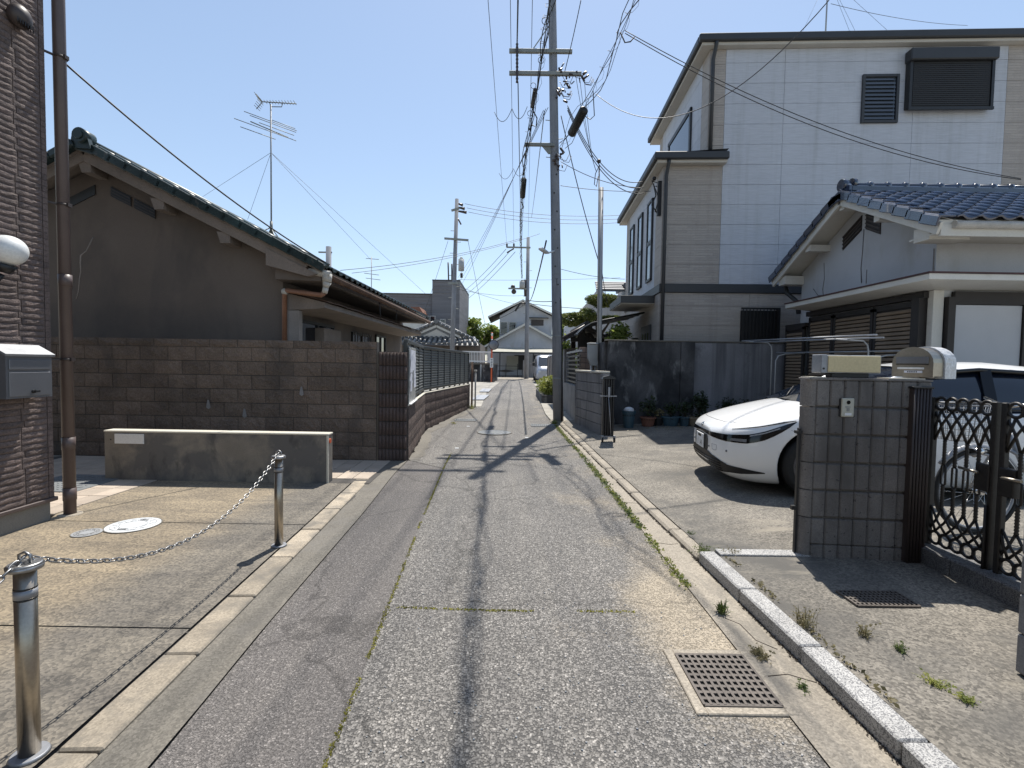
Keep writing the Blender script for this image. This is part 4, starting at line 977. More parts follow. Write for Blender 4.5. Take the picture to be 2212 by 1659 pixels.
for k in range(3): quick('door_light', 'dark_glass', lambda b: b.box(L3(-.05, .9 + k * .28, .5), L3(-.041, 1.0 + k * .28, 2.3)), dr)
quick('wall_lantern', 'black_metal', lambda b: b.box(L3(-.16, 2.3, 2.05), L3(-.001, 2.45, 2.25)), H)
quick('meter_bracket', 'wire_black', lambda b: (b.tube([L3(-.1, .2, 5.7), L3(-.14, .3, 5.75), L3(-.1, .25, 5.5), L3(-.18, .3, 5.3), L3(-.05, .2, 5.05)], .015, 6), b.tube([L3(-.02, .3, 5.8), L3(-.2, .25, 5.85), L3(-.05, .15, 5.4), L3(-.12, .2, 5.1)], .012, 6), b.box(L3(-.08, .12, 5.0), L3(-.001, .2, 5.8)), b.sphere(L3(-.15, .25, 5.9), .05, 8, 6)), H)
H.rotation_euler.z = -R(2.7)
# roof antenna mast behind its ridge
T = thing('house_antenna', 'thin guyed antenna mast on the roof of the tall siding house', 'antenna', (7.6, 12.3, 8.9))
quick('mast', 'pole_steel', lambda b: b.cyl((7.6, 12.3, 8.9), (7.62, 12.3, 11.6), .018), T)
for p in ((6.6, 12.0, 8.95), (8.5, 12.0, 8.95), (7.9, 11.6, 8.95), (10.6, 12.6, 9.0)): quick('guy_wire', 'wire_grey', lambda b: b.tube([(7.61, 12.3, 11.1), p], .003, 4), T)

# ---- stained cement wall at the back of the driveway
T = thing('cement_wall', 'blackened peeling cement wall at the back of the driveway', 'wall', (4, 10.75, 0))
quick('panel', 'old_cement', lambda b: b.box((2.12, 10.72, 0), (3.72, 10.86, 2.0), .008), T)
quick('pilaster', 'old_cement', lambda b: b.box((3.72, 10.68, 0), (4.02, 10.88, 1.995), .008), T)
quick('smooth_panel', 'streaked_cement', lambda b: b.box((4.02, 10.72, 0), (7.2, 10.86, 1.99), .008), T)
quick('coping', 'rim_concrete', lambda b: b.box((2.05, 10.70, 2.001), (7.2, 10.88, 2.03), .006), T)
quick('return_wall', 'old_cement', lambda b: b.box((2.06, 10.87, 0), (2.2, 11.6, 1.99)), T)

# ---- fluted block wall running along the lane, with a coping
WA, WB = Vector((1.77, 9.4, 0)), Vector((1.50, 11.1, 0))
T = thing('fluted_wall', 'grey fluted concrete block wall end beside the folded gate', 'wall', WA)
u = (WB - WA).normalized(); L = (WB - WA).length; rz = math.atan2(u.y, u.x); nl = Vector((-u.y, u.x, 0))
quick('core', 'mortar_dark', lambda b: b.prism([WA + nl * .012, WB + nl * .012, WB - nl * .13, WA - nl * .13], (0, 0, 1.28)), T)
fb = MB(); fb.box((-.215, -.03, -.095), (.215, .002, .095), .004)
for k in range(12): fb.box((-.215 + k * .0358 + .004, .0, -.0945), (-.215 + k * .0358 + .031, .012, .0945), .004)
fbm = fb.mesh('fluted_block', 'grey_block')
em = MB().box((-.075, -.02, -.095), (.075, .0, .095), .005).mesh('end_block', 'grey_block')
for r in range(6):
    for k in range(4):
        p = WA + u * (.22 + k * .438) + nl * .03; put('fluted_block', fbm, (p.x, p.y, .20 + r * .2), T, (0, 0, rz))
    p = WA - u * .004 - nl * .05; put('end_block', em, (p.x, p.y, .20 + r * .2), T, (0, 0, rz - math.pi / 2))
quick('coping', 'concrete_cap', lambda b: b.bar(WA + Vector((0, 0, 1.325)) - nl * .04, WB + Vector((0, 0, 1.325)) - nl * .04, .2, .04, .006), T)

# ---- folded accordion gate
gx, gy, gz = 1.72, 8.62, DZ(1.72, 8.62)
T = thing('folding_gate', 'black accordion gate folded upright on small castors', 'gate', (gx, gy, gz))
for k in range(5): quick('gate_leaf', 'black_metal', lambda b: b.box((gx - .10 + k * .042, gy - .06, gz + .09), (gx - .068 + k * .042, gy + .06, gz + 1.12), .008), T)
quick('top_cap', 'black_metal', lambda b: b.prism([(gx - .12, gy - .07, gz + 1.12), (gx + .12, gy - .07, gz + 1.12), (gx + .10, gy - .07, gz + 1.16), (gx, gy - .07, gz + 1.185), (gx - .10, gy - .07, gz + 1.16)], (0, .14, 0)), T)
quick('latch', 'galvanised', lambda b: (b.box((gx - .02, gy - .085, gz + .8), (gx + .02, gy - .06, gz + .98), .004), b.bar((gx - .16, gy - .06, gz + .82), (gx + .14, gy - .06, gz + .82), .015, .015)), T)
quick('drop_bar', 'galvanised', lambda b: (b.tube([(gx - .01, gy - .075, gz + .82), (gx + .02, gy - .08, gz + .5), (gx + .05, gy - .075, gz + .12)], .008, 6), b.bar((gx - .11, gy - .065, gz + .1), (gx + .13, gy - .065, gz + .1), .012, .02)), T)
for dx in (-.10, .11):
    quick('castor', 'black_plastic', lambda b: b.cyl((gx + dx - .012, gy - .08, gz + .045), (gx + dx + .012, gy - .08, gz + .045), .045, .045, 14), T)
    quick('castor_fork', 'galvanised', lambda b: b.box((gx + dx - .02, gy - .095, gz + .045), (gx + dx + .02, gy - .05, gz + .12), .003), T)

# ---- steel service pole with meter boxes
T = thing('service_pole', 'slim pale steel service pole rising behind the fluted wall', 'pole', (2.12, 11.75, .2))
quick('pole', 'pole_steel', lambda b: (b.cyl((2.12, 11.75, .1), (2.06, 11.75, 5.7), .062, .055, 16)), T)
quick('conduit', 'pole_steel', lambda b: (b.cyl((2.05, 11.68, 1.6), (1.99, 11.7, 6.2), .018, .018, 8), b.tube([(2.04, 11.68, 1.6), (2.08, 11.66, 1.3), (2.1, 11.68, 1.2)], .018, 8)), T)
quick('service_head', 'insulator', lambda b: (b.sphere((1.98, 11.7, 6.3), .05, 10, 8), b.tube([(1.99, 11.7, 6.2), (1.9, 11.68, 6.0), (1.88, 11.68, 5.75), (1.93, 11.68, 5.7), (1.97, 11.7, 5.95)], .010, 5)), T)
T = thing('meter_box', 'large grey tapered meter cabinet left of the service pole', 'meter box', (1.93, 11.6, 1.35), 'meter boxes')
quick('case', 'equipment_grey', lambda b: b.prism([(1.80, 11.5, 1.95), (2.02, 11.5, 1.95), (2.02, 11.5, 1.45), (1.87, 11.5, 1.45), (1.80, 11.5, 1.62)], (0, .18, 0)), T)
quick('lid', 'equipment_grey', lambda b: b.box((1.79, 11.47, 1.951), (2.03, 11.69, 1.99), .012), T)
quick('bracket', 'galvanised', lambda b: (b.tube([(1.9, 11.56, 1.45), (1.9, 11.56, 1.3)], .02), b.tube([(1.98, 11.56, 1.45), (1.98, 11.56, 1.3)], .02)), T)
T = thing('small_meter_box', 'small cream meter box right of the service pole', 'meter box', (2.24, 11.6, 1.5), 'meter boxes')
quick('case', 'meter_cream', lambda b: b.prism([(2.17, 11.5, 1.92), (2.31, 11.5, 1.92), (2.33, 11.5, 1.64), (2.18, 11.5, 1.62)], (0, .14, 0)), T)
quick('lid', 'meter_cream', lambda b: b.box((2.165, 11.485, 1.921), (2.315, 11.65, 1.945), .008), T)
quick('window_slit', 'black_metal', lambda b: b.box((2.245, 11.496, 1.72), (2.255, 11.4995, 1.85)), T)

# ---- white stucco house with blue tiles
H = thing('blue_tile_house', 'white stucco house with glossy blue roof tiles and brown shutters', 'house', (6.0, 6.95, 0))
VX, WX, EY0, EY1, RY, RZ2, EZ0, EZ1 = 5.55, 6.0, 6.45, 10.5, 8.42, 4.50, 3.47, 3.42
def r2(y): return lerp(EZ0, RZ2, (y - EY0) / (RY - EY0)) if y < RY else lerp(RZ2, EZ1, (y - RY) / (EY1 - RY))
quick('gable_wall', 'white_stucco', lambda b: b.prism([(WX, 6.95, 0), (WX, 10.15, 0), (WX, 10.15, r2(10.15) - .16), (WX, RY, RZ2 - .16), (WX, 6.95, r2(6.95) - .16)], (.15, 0, 0)), H)
quick('eave_wall', 'white_stucco', lambda b: b.box((6.15, 6.95, 0), (12, 7.1, r2(6.95) - .15)), H)
quick('end_wall', 'white_stucco', lambda b: b.box((6.15, 10.0, 0), (12, 10.15, r2(10.0) - .16)), H)
roof = quick('roof', 'white_trim', lambda b: (b.prism([(VX + .02, EY0, EZ0 - .09), (VX + .02, RY, RZ2 - .09), (VX + .02, RY, RZ2 - .03), (VX + .02, EY0, EZ0 - .03)], (6.6, 0, 0)), b.prism([(VX + .02, RY, RZ2 - .09), (VX + .02, EY1, EZ1 - .09), (VX + .02, EY1, EZ1 - .03), (VX + .02, RY, RZ2 - .03)], (6.6, 0, 0))), H)
quick('barge_board', 'white_trim', lambda b: (b.bar((VX + .03, EY0 - .02, EZ0 - .15), (VX + .03, RY, RZ2 - .15), .04, .16, .004), b.bar((VX + .03, RY, RZ2 - .15), (VX + .03, EY1, EZ1 - .15), .04, .16, .004)), H)
quick('eave_board', 'white_trim', lambda b: (b.box((VX + .055, EY0 - .01, EZ0 - .24), (12, EY0 + .03, EZ0 - .09)), b.box((VX + .055, EY0 + .031, EZ0 - .2), (12, 6.95, EZ0 - .175))), H)
for (y, s) in ((6.75, .26), (7.6, .12), (8.42, .12), (9.35, .14), (10.2, .24)): quick('beam_end', 'white_trim', lambda b: b.prism([(VX + .06, y - s / 2, r2(y) - .21), (VX + .06, y + s / 2, r2(y) - .21), (VX + .06, y + s / 2, r2(y) - .25 - s * .55), (VX + .06, y - s / 2, r2(y) - .25 - s * .55)], (.55, 0, 0)), H)
for (y0, y1) in ((8.02, 8.36), (8.46, 8.92)):
    v = quick('gable_vent', 'wood_dark', lambda b: b.prism([(WX - .012, y0, r2(y0) - .36), (WX - .012, y1, r2(y1) - .36), (WX - .012, y1, r2(y1) - .62), (WX - .012, y0, r2(y0) - .62)], (.011, 0, 0)), H)
    for k in range(4): quick('vent_slat', 'brown_metal', lambda b: b.bar((WX - .02, y0, r2(y0) - .39 - k * .065), (WX - .02, y1, r2(y1) - .39 - k * .065), .012, .02), v)
for pts in ([(8.41, 3.86), (8.42, 3.5), (8.44, 3.2), (8.41, 2.95)], [(8.30, 2.92), (8.3, 3.15)], [(9.45, 3.5), (9.42, 3.2), (9.46, 3.0), (9.4, 2.75)], [(9.75, 3.05), (9.6, 2.9), (9.45, 2.88)], [(6.99, 3.2), (6.985, 2.8)]):
    quick('crack_filler', 'grey_block', lambda b: b.tube([(WX - .002, y, z) for y, z in pts], [.012 + .008 * rnd.random() for _ in pts], 5, flat=.4), H)
bt = s_tile('roof_tile', 'blue_tile', .255, .29)
sl2 = math.atan((RZ2 - EZ0) / (RY - EY0)); vd = Vector((0, math.cos(sl2), math.sin(sl2))); ud = Vector((1, 0, 0))
field = MB()
for i in range(26):
    for j in range(9):
        o = Vector((VX + .22 + i * .255, EY0 - .05, EZ0 - .02)) + vd * (j * .245)
        if i < 15: put('roof_tile', bt, None, roof, mtx=tile_mtx(o, ud, vd))
        else:
            mm = tile_mtx(o, ud, vd); field.add([mm @ v.co for v in bt.vertices], [tuple(p.vertices) for p in bt.polygons], True)
stuff(field.build('tile_field', 'blue_tile', roof))
for k in range(9):
    y0 = EY0 - .06 + k * .245; y1 = y0 + .29
    if y0 > RY - .05: break
    quick('verge_tile', 'blue_tile', lambda b: (b.bar((VX + .09, y0, r2(y0) + .035), (VX + .09, y1, r2(y1) + .005), .24, .03, .01), b.bar((VX - .025, y0, r2(y0) - .035), (VX - .025, y1, r2(y1) - .065), .03, .13, .008)), roof)
for k in range(9):
    y0 = EY1 + .06 - k * .245; y1 = y0 - .29
    if y0 < RY + .1: break
    quick('verge_tile', 'blue_tile', lambda b: (b.bar((VX + .09, y0, r2(y0) + .035), (VX + .09, y1, r2(y1) + .005), .24, .03, .01), b.bar((VX - .025, y0, r2(y0) - .035), (VX - .025, y1, r2(y1) - .065), .03, .13, .008)), roof)
rdg = quick('ridge', 'blue_tile', lambda b: b.box((VX + .16, RY - .09, RZ2 - .02), (12, RY + .09, RZ2 + .075), .012), roof)
cm = MB(); cm.tube([(0, 0, 0), (.24, 0, 0), (.245, 0, .004), (.30, 0, .004)], [.058, .058, .078, .07], 12); cmm = cm.mesh('ridge_cap', 'blue_tile')
for k in range(16): put('ridge_cap', cmm, (VX + .25 + k * .3, RY, RZ2 + .085), roof)
quick('ridge_end', 'blue_tile', lambda b: (b.cyl((VX + .02, RY, RZ2 + .1), (VX + .14, RY, RZ2 + .1), .1, .09, 16), b.box((VX + .05, RY - .14, RZ2 - .05), (VX + .15, RY + .14, RZ2 + .09), .03), b.cyl((VX + .2, RY, RZ2 + .13), (VX + .27, RY, RZ2 + .13), .09, .08, 12)), roof)
quick('gutter', 'pipe_grey', lambda b: b.tube([(VX + .2, EY0 - .04, EZ0 - .10), (12, EY0 - .04, EZ0 - .11)], .05, 10), H)
quick('corner_pipe', 'charcoal_trim', lambda b: b.tube([(VX + .28, 10.45, 3.22), (VX + .3, 10.4, 3.05), (5.95, 10.2, 2.85), (5.97, 10.17, 2.6)], .045, 10), H)
# window canopy with red flashing
PO = [((5.45, 9.75), (WX, 9.75)), ((5.45, 6.4), (WX, 6.95)), ((12, 6.4), (12, 6.95))]
def ring4(zs4): return [[(o[0], o[1], zs4[0]), (o[0], o[1], zs4[1]), (i[0], i[1], zs4[2]), (i[0], i[1], zs4[3])] for o, i in PO]
def canopy(b, z4):
    rr4 = ring4(z4); b.loft(rr4, closed=True, smooth=False); b.add(rr4[0], [(0, 1, 2, 3)]); b.add(rr4[-1], [(3, 2, 1, 0)])
quick('canopy', 'white_trim', lambda b: canopy(b, (2.655, 2.73, 2.84, 2.60)), H)
PO = [((5.435, 9.77), (WX, 9.77)), ((5.435, 6.385), (WX, 6.95)), ((12, 6.385), (12, 6.95))]
quick('canopy_flashing', 'red_flash', lambda b: canopy(b, (2.733, 2.755, 2.868, 2.845)), H)
quick('corner_post', 'white_trim', lambda b: b.box((WX - .03, 6.92, 0), (WX + .12, 7.02, 2.6), .005), H)
slm = MB().box((-.012, -.5, -.027), (.008, .5, .027), .006).mesh('shutter_slat', 'wood_shutter')
def shutter(y0, y1, xf, z0=.28, z1=2.45):
    s = quick('shutter', 'wood_dark', lambda b: [b.box(p, q) for p, q in (((xf - .02, y0, z0), (xf + .02, y0 + .06, z1)), ((xf - .02, y1 - .06, z0), (xf + .02, y1, z1)), ((xf - .02, y0, z1 - .05), (xf + .02, y1, z1 + .03)), ((xf - .02, y0, z0), (xf + .02, y1, z0 + .05)), ((xf + .012, y0, z0), (xf + .022, y1, z1)))], H)
    n = int((z1 - z0 - .1) / .066)
    for k in range(n): put('shutter_slat', slm, (xf - .008, (y0 + y1) / 2, z0 + .083 + k * .066), s, (0, .28, 0), (1, y1 - y0 - .12, 1))
for (a, c) in ((7.18, 8.0), (8.02, 9.0), (9.02, 9.75)): shutter(a, c, 5.95)
shutter(9.78, 10.45, 5.88, .1, 2.3)
quick('shutter_box', 'wood_dark', lambda b: (b.box((5.86, 7.03, .2), (5.985, 7.17, 2.5)), b.box((5.90, 7.0, 2.5), (5.99, 9.8, 2.59)), b.box((5.87, 9.76, 2.31), (5.99, 10.47, 2.38))), H)
fr = quick('panel_frame', 'wood_dark', lambda b: (b.box((6.14, 6.86, .2), (6.24, 6.945, 2.5)), b.box((6.24, 6.88, 2.40), (9.5, 6.94, 2.58)), b.box((7.22, 6.87, .2), (7.30, 6.94, 2.4)), b.box((8.95, 6.87, .2), (9.05, 6.94, 2.4))), H)
quick('panel', 'white_stucco', lambda b: b.box((6.245, 6.90, .3), (7.215, 6.948, 2.39)), H)
nsm = MB().box((-.5, -.012, -.023), (.5, .008, .023), .006).mesh('shutter_slat', 'wood_shutter')
for k in range(37): put('shutter_slat', nsm, (8.12, 6.91, .33 + k * .056), fr, (-.28, 0, 0), (1.62, 1, 1))

# ---- drying racks in front of the shutters
def rack(name, label, x, y, z0, H_):
    T = thing(name, label, 'drying rack', (x, y, z0), 'laundry racks')
    quick('upright', 'pole_steel', lambda b: b.tube([(x, y, z0), (x, y, z0 + H_ - .15), (x - .02, y, z0 + H_ - .06), (x - .08, y, z0 + H_), (x - .5, y + .02, z0 + H_ + .02)], .012, 8), T)
    quick('arm', 'pole_steel', lambda b: b.tube([(x + .07, y - .02, z0), (x + .07, y - .02, z0 + H_ - .34), (x + .12, y - .02, z0 + H_ - .25), (x + .25, y - .02, z0 + H_ - .21), (x + .62, y - .02, z0 + H_ - .19)], .012, 8), T)
    return T
rack('drying_rack', 'steel laundry pole stand against the cement wall', 5.0, 9.35, .2, 1.74)
rack('drying_rack', 'steel laundry pole stand rising behind the cream lamp', 5.32, 7.25, .2, 1.68)
for k, (a, c, lb) in enumerate((((4.44, 9.4, 1.97), (4.95, 6.6, 1.93), 'upper laundry pole spanning the two stands'), ((4.62, 9.3, 1.945), (5.12, 6.7, 1.90), 'second laundry pole resting just below the upper one'), ((5.12, 9.4, 1.75), (5.85, 7.0, 1.74), 'lower laundry pole in front of the brown shutters'))):
    tag(quick('laundry_pole', 'galvanised', lambda b: b.tube([a, c], .012, 8)), lb, 'laundry pole', 'laundry poles')

# ---- gate pier with lamp, intercom and letterbox
T = thing('gate_pier', 'short dark grey scored block pier wall beside the iron gate', 'pier', (2.14, 3.52, .06))
quick('core', 'pier_mortar', lambda b: (b.box((2.17, 3.468, .06), (2.93, 3.57, 1.372)), b.cyl((2.17, 3.518, .06), (2.17, 3.518, 1.372), .0495, .0495, 16)), T)
cell = MB().box((-.0468, -.012, -.0935), (.0468, .02, .0935), .009).mesh('block', 'fluted_block')
rc = MB(); rr = [(math.cos(a) * .068, math.sin(a) * .068) for a in [R(270 - 180 * i / 10) for i in range(11)]]
rc.loft([[(p[0], p[1], z) for p in rr] for z in (-.096, -.09, .09, .096)][::-1], smooth=True); rc.add([(p[0], p[1], .096) for p in rr], [tuple(range(10, -1, -1))]); rc.add([(p[0], p[1], -.096) for p in rr], [tuple(range(11))])
rcm = rc.mesh('end_block', 'fluted_block')
zs = [.08 + .05] + [.21 + .1 + .2 * r for r in range(6)]
for r, z in enumerate(zs):
    sc = (1, 1, .62) if r == 0 else (1, 1, 1); z = .125 if r == 0 else z - .03
    for k in range(8): put('block', cell, (2.225 + k * .0965, 3.462 + rnd.uniform(-.001, .001), z), T, scale=sc)
    put('end_block', rcm, (2.175, 3.518, z), T, scale=sc)
    for k in range(4): put('block', cell, (2.3 + k * .19, 3.575, z), T, (0, 0, math.pi), sc)
quick('coping', 'fluted_block', lambda b: (b.box((2.12, 3.445, 1.373), (2.95, 3.592, 1.388), .003)), T)
for (xa, xb) in ((2.13, 2.24), (2.66, 2.9)): quick('mortar_cap', 'concrete_cap', lambda b: b.box((xa, 3.45, 1.389), (xb, 3.58, 1.396)), T)
quick('latch_bar', 'black_metal', lambda b: (b.box((2.09, 3.49, .1), (2.103, 3.52, 1.02), .002), b.box((2.075, 3.48, .98), (2.11, 3.53, 1.0)), b.box((2.06, 3.485, .42), (2.1, 3.515, .45))), T)
T.rotation_euler.z = -R(5)
T = thing('pier_lamp', 'long cream lamp box on top of the gate pier', 'lamp', (2.43, 3.5, 1.39))
quick('base', 'black_plastic', lambda b: b.box((2.29, 3.46, 1.392), (2.55, 3.54, 1.425), .004), T)
quick('case', 'equipment_grey', lambda b: b.box((2.21, 3.445, 1.425), (2.62, 3.555, 1.553), .004), T)
quick('diffuser', 'cream_lamp', lambda b: b.box((2.252, 3.438, 1.432), (2.612, 3.446, 1.546), .003), T)
quick('end_cap', 'galvanised', lambda b: b.box((2.203, 3.44, 1.423), (2.245, 3.56, 1.556), .004), T)
quick('sensor', 'black_plastic', lambda b: b.cyl((2.222, 3.441, 1.455), (2.222, 3.436, 1.455), .007), T)
T.rotation_euler.z = -R(3)
T = thing('intercom', 'small white doorbell intercom with camera lens on the pier', 'intercom', (2.39, 3.43, 1.1))
quick('backplate', 'black_plastic', lambda b: b.box((2.327, 3.425, 1.115), (2.415, 3.445, 1.246), .004), T)
quick('face', 'meter_cream', lambda b: b.box((2.337, 3.415, 1.115), (2.425, 3.43, 1.248), .008), T)
quick('lens', 'black_gloss', lambda b: b.cyl((2.383, 3.416, 1.218), (2.383, 3.412, 1.218), .015, .013, 16), T)
quick('speaker_grille', 'brushed_grey', lambda b: [b.box((2.37, 3.4135, 1.156 + k * .006), (2.392, 3.4151, 1.159 + k * .006)) for k in range(4)] + [b.box((2.36, 3.4135, 1.183), (2.38, 3.4151, 1.189)), b.box((2.382, 3.4135, 1.184), (2.398, 3.4151, 1.188))], T)
quick('call_button', 'white_paint', lambda b: b.box((2.358, 3.4125, 1.125), (2.406, 3.416, 1.142), .002), T)
T = thing('gate_post', 'dark brown fluted aluminium gate post beside the letterbox pole', 'post', (2.85, 3.42, .1))
quick('post', 'brown_metal', lambda b: b.box((2.79, 3.36, .1), (2.92, 3.48, 1.325)), T)
for k in range(6): quick('flute', 'brown_metal', lambda b: b.tube([(2.80 + k * .022, 3.357, .1), (2.80 + k * .022, 3.357, 1.325)], .009, 6), T)
quick('cap', 'black_metal', lambda b: b.box((2.782, 3.345, 1.326), (2.928, 3.488, 1.342), .004), T)
T = thing('letterbox', 'arched bronze letterbox on a pole partly wrapped in clear plastic', 'letterbox', (3.0, 3.52, .2))
quick('pole', 'post_tan', lambda b: b.cyl((2.985, 3.52, .2), (2.985, 3.52, 1.42), .017, .017, 12), T)
def arch(y0, y1, w, z0, h, cx=2.985):
    pr = [(cx - w, z0), (cx + w, z0)] + [(cx + w * math.cos(a), z0 + h - w * .9 + w * .9 * math.sin(a)) for a in [math.pi * i / 12 for i in range(13)]]
    return lambda b: b.prism([(x, y0, z) for x, z in pr], (0, y1 - y0, 0))
bx = quick('body', 'mailbox_metal', arch(3.40, 3.66, .122, 1.412, .205), T)
quick('rim', 'mailbox_metal', arch(3.385, 3.399, .128, 1.405, .215), T)
quick('flap', 'brushed_grey', lambda b: b.box((2.885, 3.378, 1.50), (3.085, 3.384, 1.548), .003), T)
quick('slot', 'black_metal', lambda b: b.box((2.885, 3.379, 1.492), (3.085, 3.3845, 1.498)), T)
quick('name_strip', 'white_paint', lambda b: b.box((2.895, 3.378, 1.46), (3.06, 3.3845, 1.474), .001), T)
quick('sticker', 'paper', lambda b: b.box((2.94, 3.3785, 1.434), (3.05, 3.3845, 1.450)), T)
quick('sticker_print', 'black_plastic', lambda b: [b.box((2.96 + k * .013, 3.3778, 1.438), (2.968 + k * .013, 3.3784, 1.446)) for k in range(5)], T)
quick('plastic_wrap', 'plastic_sheet', arch(3.53, 3.675, .131, 1.395, .232), T)
T.rotation_euler.z = -R(66)

# ---- wrought iron gate, two leaves along X = 3
def iron_gate(y0, y1, label, lock_first):
    T = thing('iron_gate', label, 'gate', (3.0, y0, .2), 'leaves of the iron gate')
    X = 3.0; z0, z1 = .235, 1.265; s = 1 if y1 > y0 else -1; Wd = abs(y1 - y0); Yk = lambda t: y0 + s * t
    for t in (0.015, Wd - .015): quick('stile', 'gate_iron', lambda b: b.box((X - .018, Yk(t) - .017, z0 - .02), (X + .018, Yk(t) + .017, z1), .004), T)
    n = 5; p = (Wd - .06) / n; r = p * .52
    for k in range(n):
        t = .03 + p * (k + .5)
        for z in (z1 - r, z0 + r): quick('ring', 'gate_iron', lambda b: b.ring((X, Yk(t), z), r, .0105, (1, 0, 0), 20, 6), T)
    for (za, zb) in ((z1 - 2 * r - .005, z1 - .30), (z0 + 2 * r + .005, z0 + .26)):
        for k in range(-1, n):
            for d in (1, -1):
                ta = .03 + p * (k + (.5 if d > 0 else 1.5)); tb = ta + d * p * 1.5; tb_ = max(.02, min(Wd - .02, tb)); ta_ = max(.02, min(Wd - .02, ta))
                tm_ = (ta_ + tb_) / 2; zm = (za + zb) / 2 + (za - zb) * .08
                quick('lattice_bar', 'gate_iron', lambda b: b.tube([(X, Yk(ta_), za), (X + .004 * d, Yk(tm_), zm), (X, Yk(tb_), zb)], .0085, 5), T)
    for k in range(n - 1):
        t = .03 + p * (k + 1); za, zb = z0 + .25, z1 - .29; zm = (za + zb) / 2
        def bar(b):
            for (q0, q1) in ((za, zm - .07), (zm + .07, zb)):
                m_ = 9; b.tube([(X, Yk(t), lerp(q0, q1, i / (2 * m_))) for i in range(2 * m_ + 1)], [.0145 if i % 2 else .0095 for i in range(2 * m_ + 1)], 6)
            for dy in (-.012, .012): b.tube([(X, Yk(t), zm - .075), (X, Yk(t) + dy * 1.4, zm - .06), (X, Yk(t) + dy * 1.4, zm + .06), (X, Yk(t), zm + .075)], .007, 5)
        quick('twisted_bar', 'gate_iron', bar, T)
    tl_ = Wd - .06 if lock_first else .06
    quick('lock_box', 'gate_iron', lambda b: b.box((X - .028, Yk(tl_) - .045, .70), (X + .02, Yk(tl_) + .045, .87), .004), T)
    quick('lever', 'mailbox_metal', lambda b: b.tube([(X - .05, Yk(tl_), .815), (X - .06, Yk(tl_) - s * (.03 if lock_first else -.03), .818), (X - .06, Yk(tl_) - s * (.12 if lock_first else -.12), .822)], .010, 6), T)
    if lock_first: quick('drop_bolt', 'gate_iron', lambda b: b.tube([(X - .03, Yk(Wd - .02), .62), (X - .03, Yk(Wd - .02), .13)], .009, 6), T)
    if lock_first:
        for z in (.32, 1.12): quick('hinge', 'black_metal', lambda b: b.box((X - .06, y0 - .01, z), (X + .01, y0 + .05, z + .035), .003), T)
    return T
iron_gate(3.44, 2.97, 'iron gate leaf with rings and twisted bars next to the fluted post', True)
iron_gate(2.94, 2.47, 'iron gate leaf with rings cut off by the frame edge', False)
# far gate pier at the frame edge
T = thing('block_pier', 'pale grey block pier cut by the frame beside the iron gate', 'pier', (2.62, 2.2, .1))
quick('core', 'mortar_dark', lambda b: b.box((2.30, 2.0, .1), (3.03, 2.12, 1.36)), T)
for r in range(7):
    for k in range(4): quick('block', 'grey_block', lambda b: b.box((2.292 + k * .19, 1.985, .1 + r * .18 + .003), (2.478 + k * .19, 2.135, .1 + (r + 1) * .18 - .003), .006), T)

# ================================================================== the white car
CX, CY = 2.35, 5.91
CZ = DZ(3.3, 5.4) - .02
T = thing('white_car', 'white wedge-nosed hatchback car parked behind the gate pier', 'car', (CX, CY, CZ))
hw = [(0, .46), (.05, .62), (.14, .75), (.3, .83), (.55, .875), (.9, .89), (3.6, .89), (4.2, .85), (4.5, .77), (4.6, .68)]
zb = [(0, .24), (.05, .18), (.14, .115), (.3, .075), (.55, .06), (.95, .075), (3.9, .15), (4.6, .32)]
zt = [(0, .655), (.05, .70), (.14, .75), (.3, .805), (.55, .88), (.9, .965), (1.1, 1.0), (3.9, 1.02), (4.4, 1.04), (4.6, .96)]
zs = [(0, .60), (.05, .635), (.14, .675), (.3, .72), (.55, .79), (.9, .87), (1.3, .91), (2, .92), (3, .95), (4.2, .98), (4.6, .92)]
def sect(s, k=1.0, ds=0.0):
    w, a, t_, h = interp(hw, s), interp(zb, s), interp(zt, s), interp(zs, s)
    half = [(0, a), (.72 * w, a), (.94 * w, a + .07), (w, lerp(a, h, .5)), (.985 * w, h - .09), (.93 * w, h), (.72 * w, lerp(h, t_, .62)), (.38 * w, t_ - .006), (0, t_)]
    pts = [(-t, z) for t, z in half] + [(t, z) for t, z in half[-2:0:-1]]
    cz_ = (a + h) / 2
    return [(CX + s + ds, CY + t * k, CZ + cz_ + (z - cz_) * k) for t, z in pts]
bm = MB()
st = [0, .05, .14, .3, .55, .9, 1.1, 1.6, 2.2, 2.9, 3.6, 4.2, 4.5, 4.6]
rows = [sect(0, .5, -.012), sect(0, .92, -.008)] + [sect(s) for s in st] + [sect(4.6, .9, .01), sect(4.6, .4, .015)]
bm.loft([r[::-1] for r in rows], closed=True); nn = len(rows[0])
bm.add(rows[0], [tuple(range(nn))], True); bm.add(rows[-1], [tuple(range(nn - 1, -1, -1))], True)
body = bm.build('body', 'car_paint', T)
bmx = bmesh.new(); bmx.from_mesh(body.data); bmesh.ops.remove_doubles(bmx, verts=bmx.verts, dist=1e-5); bmesh.ops.recalc_face_normals(bmx, faces=bmx.faces); bmx.to_mesh(body.data); bmx.free()
sub = body.modifiers.new('s', 'SUBSURF'); sub.levels = 3; sub.render_levels = 3
def bake(o):
    dg = bpy.context.evaluated_depsgraph_get(); me = bpy.data.meshes.new_from_object(o.evaluated_get(dg)); old = o.data; o.modifiers.clear(); o.data = me; return me
bpy.context.view_layer.update()
bake(body)
BV = BVHTree.FromPolygons([body.matrix_basis @ v.co for v in body.data.vertices], [tuple(p.vertices) for p in body.data.polygons])
WHEELS = [(.93, -1), (3.66, -1), (.93, 1), (3.66, 1)]
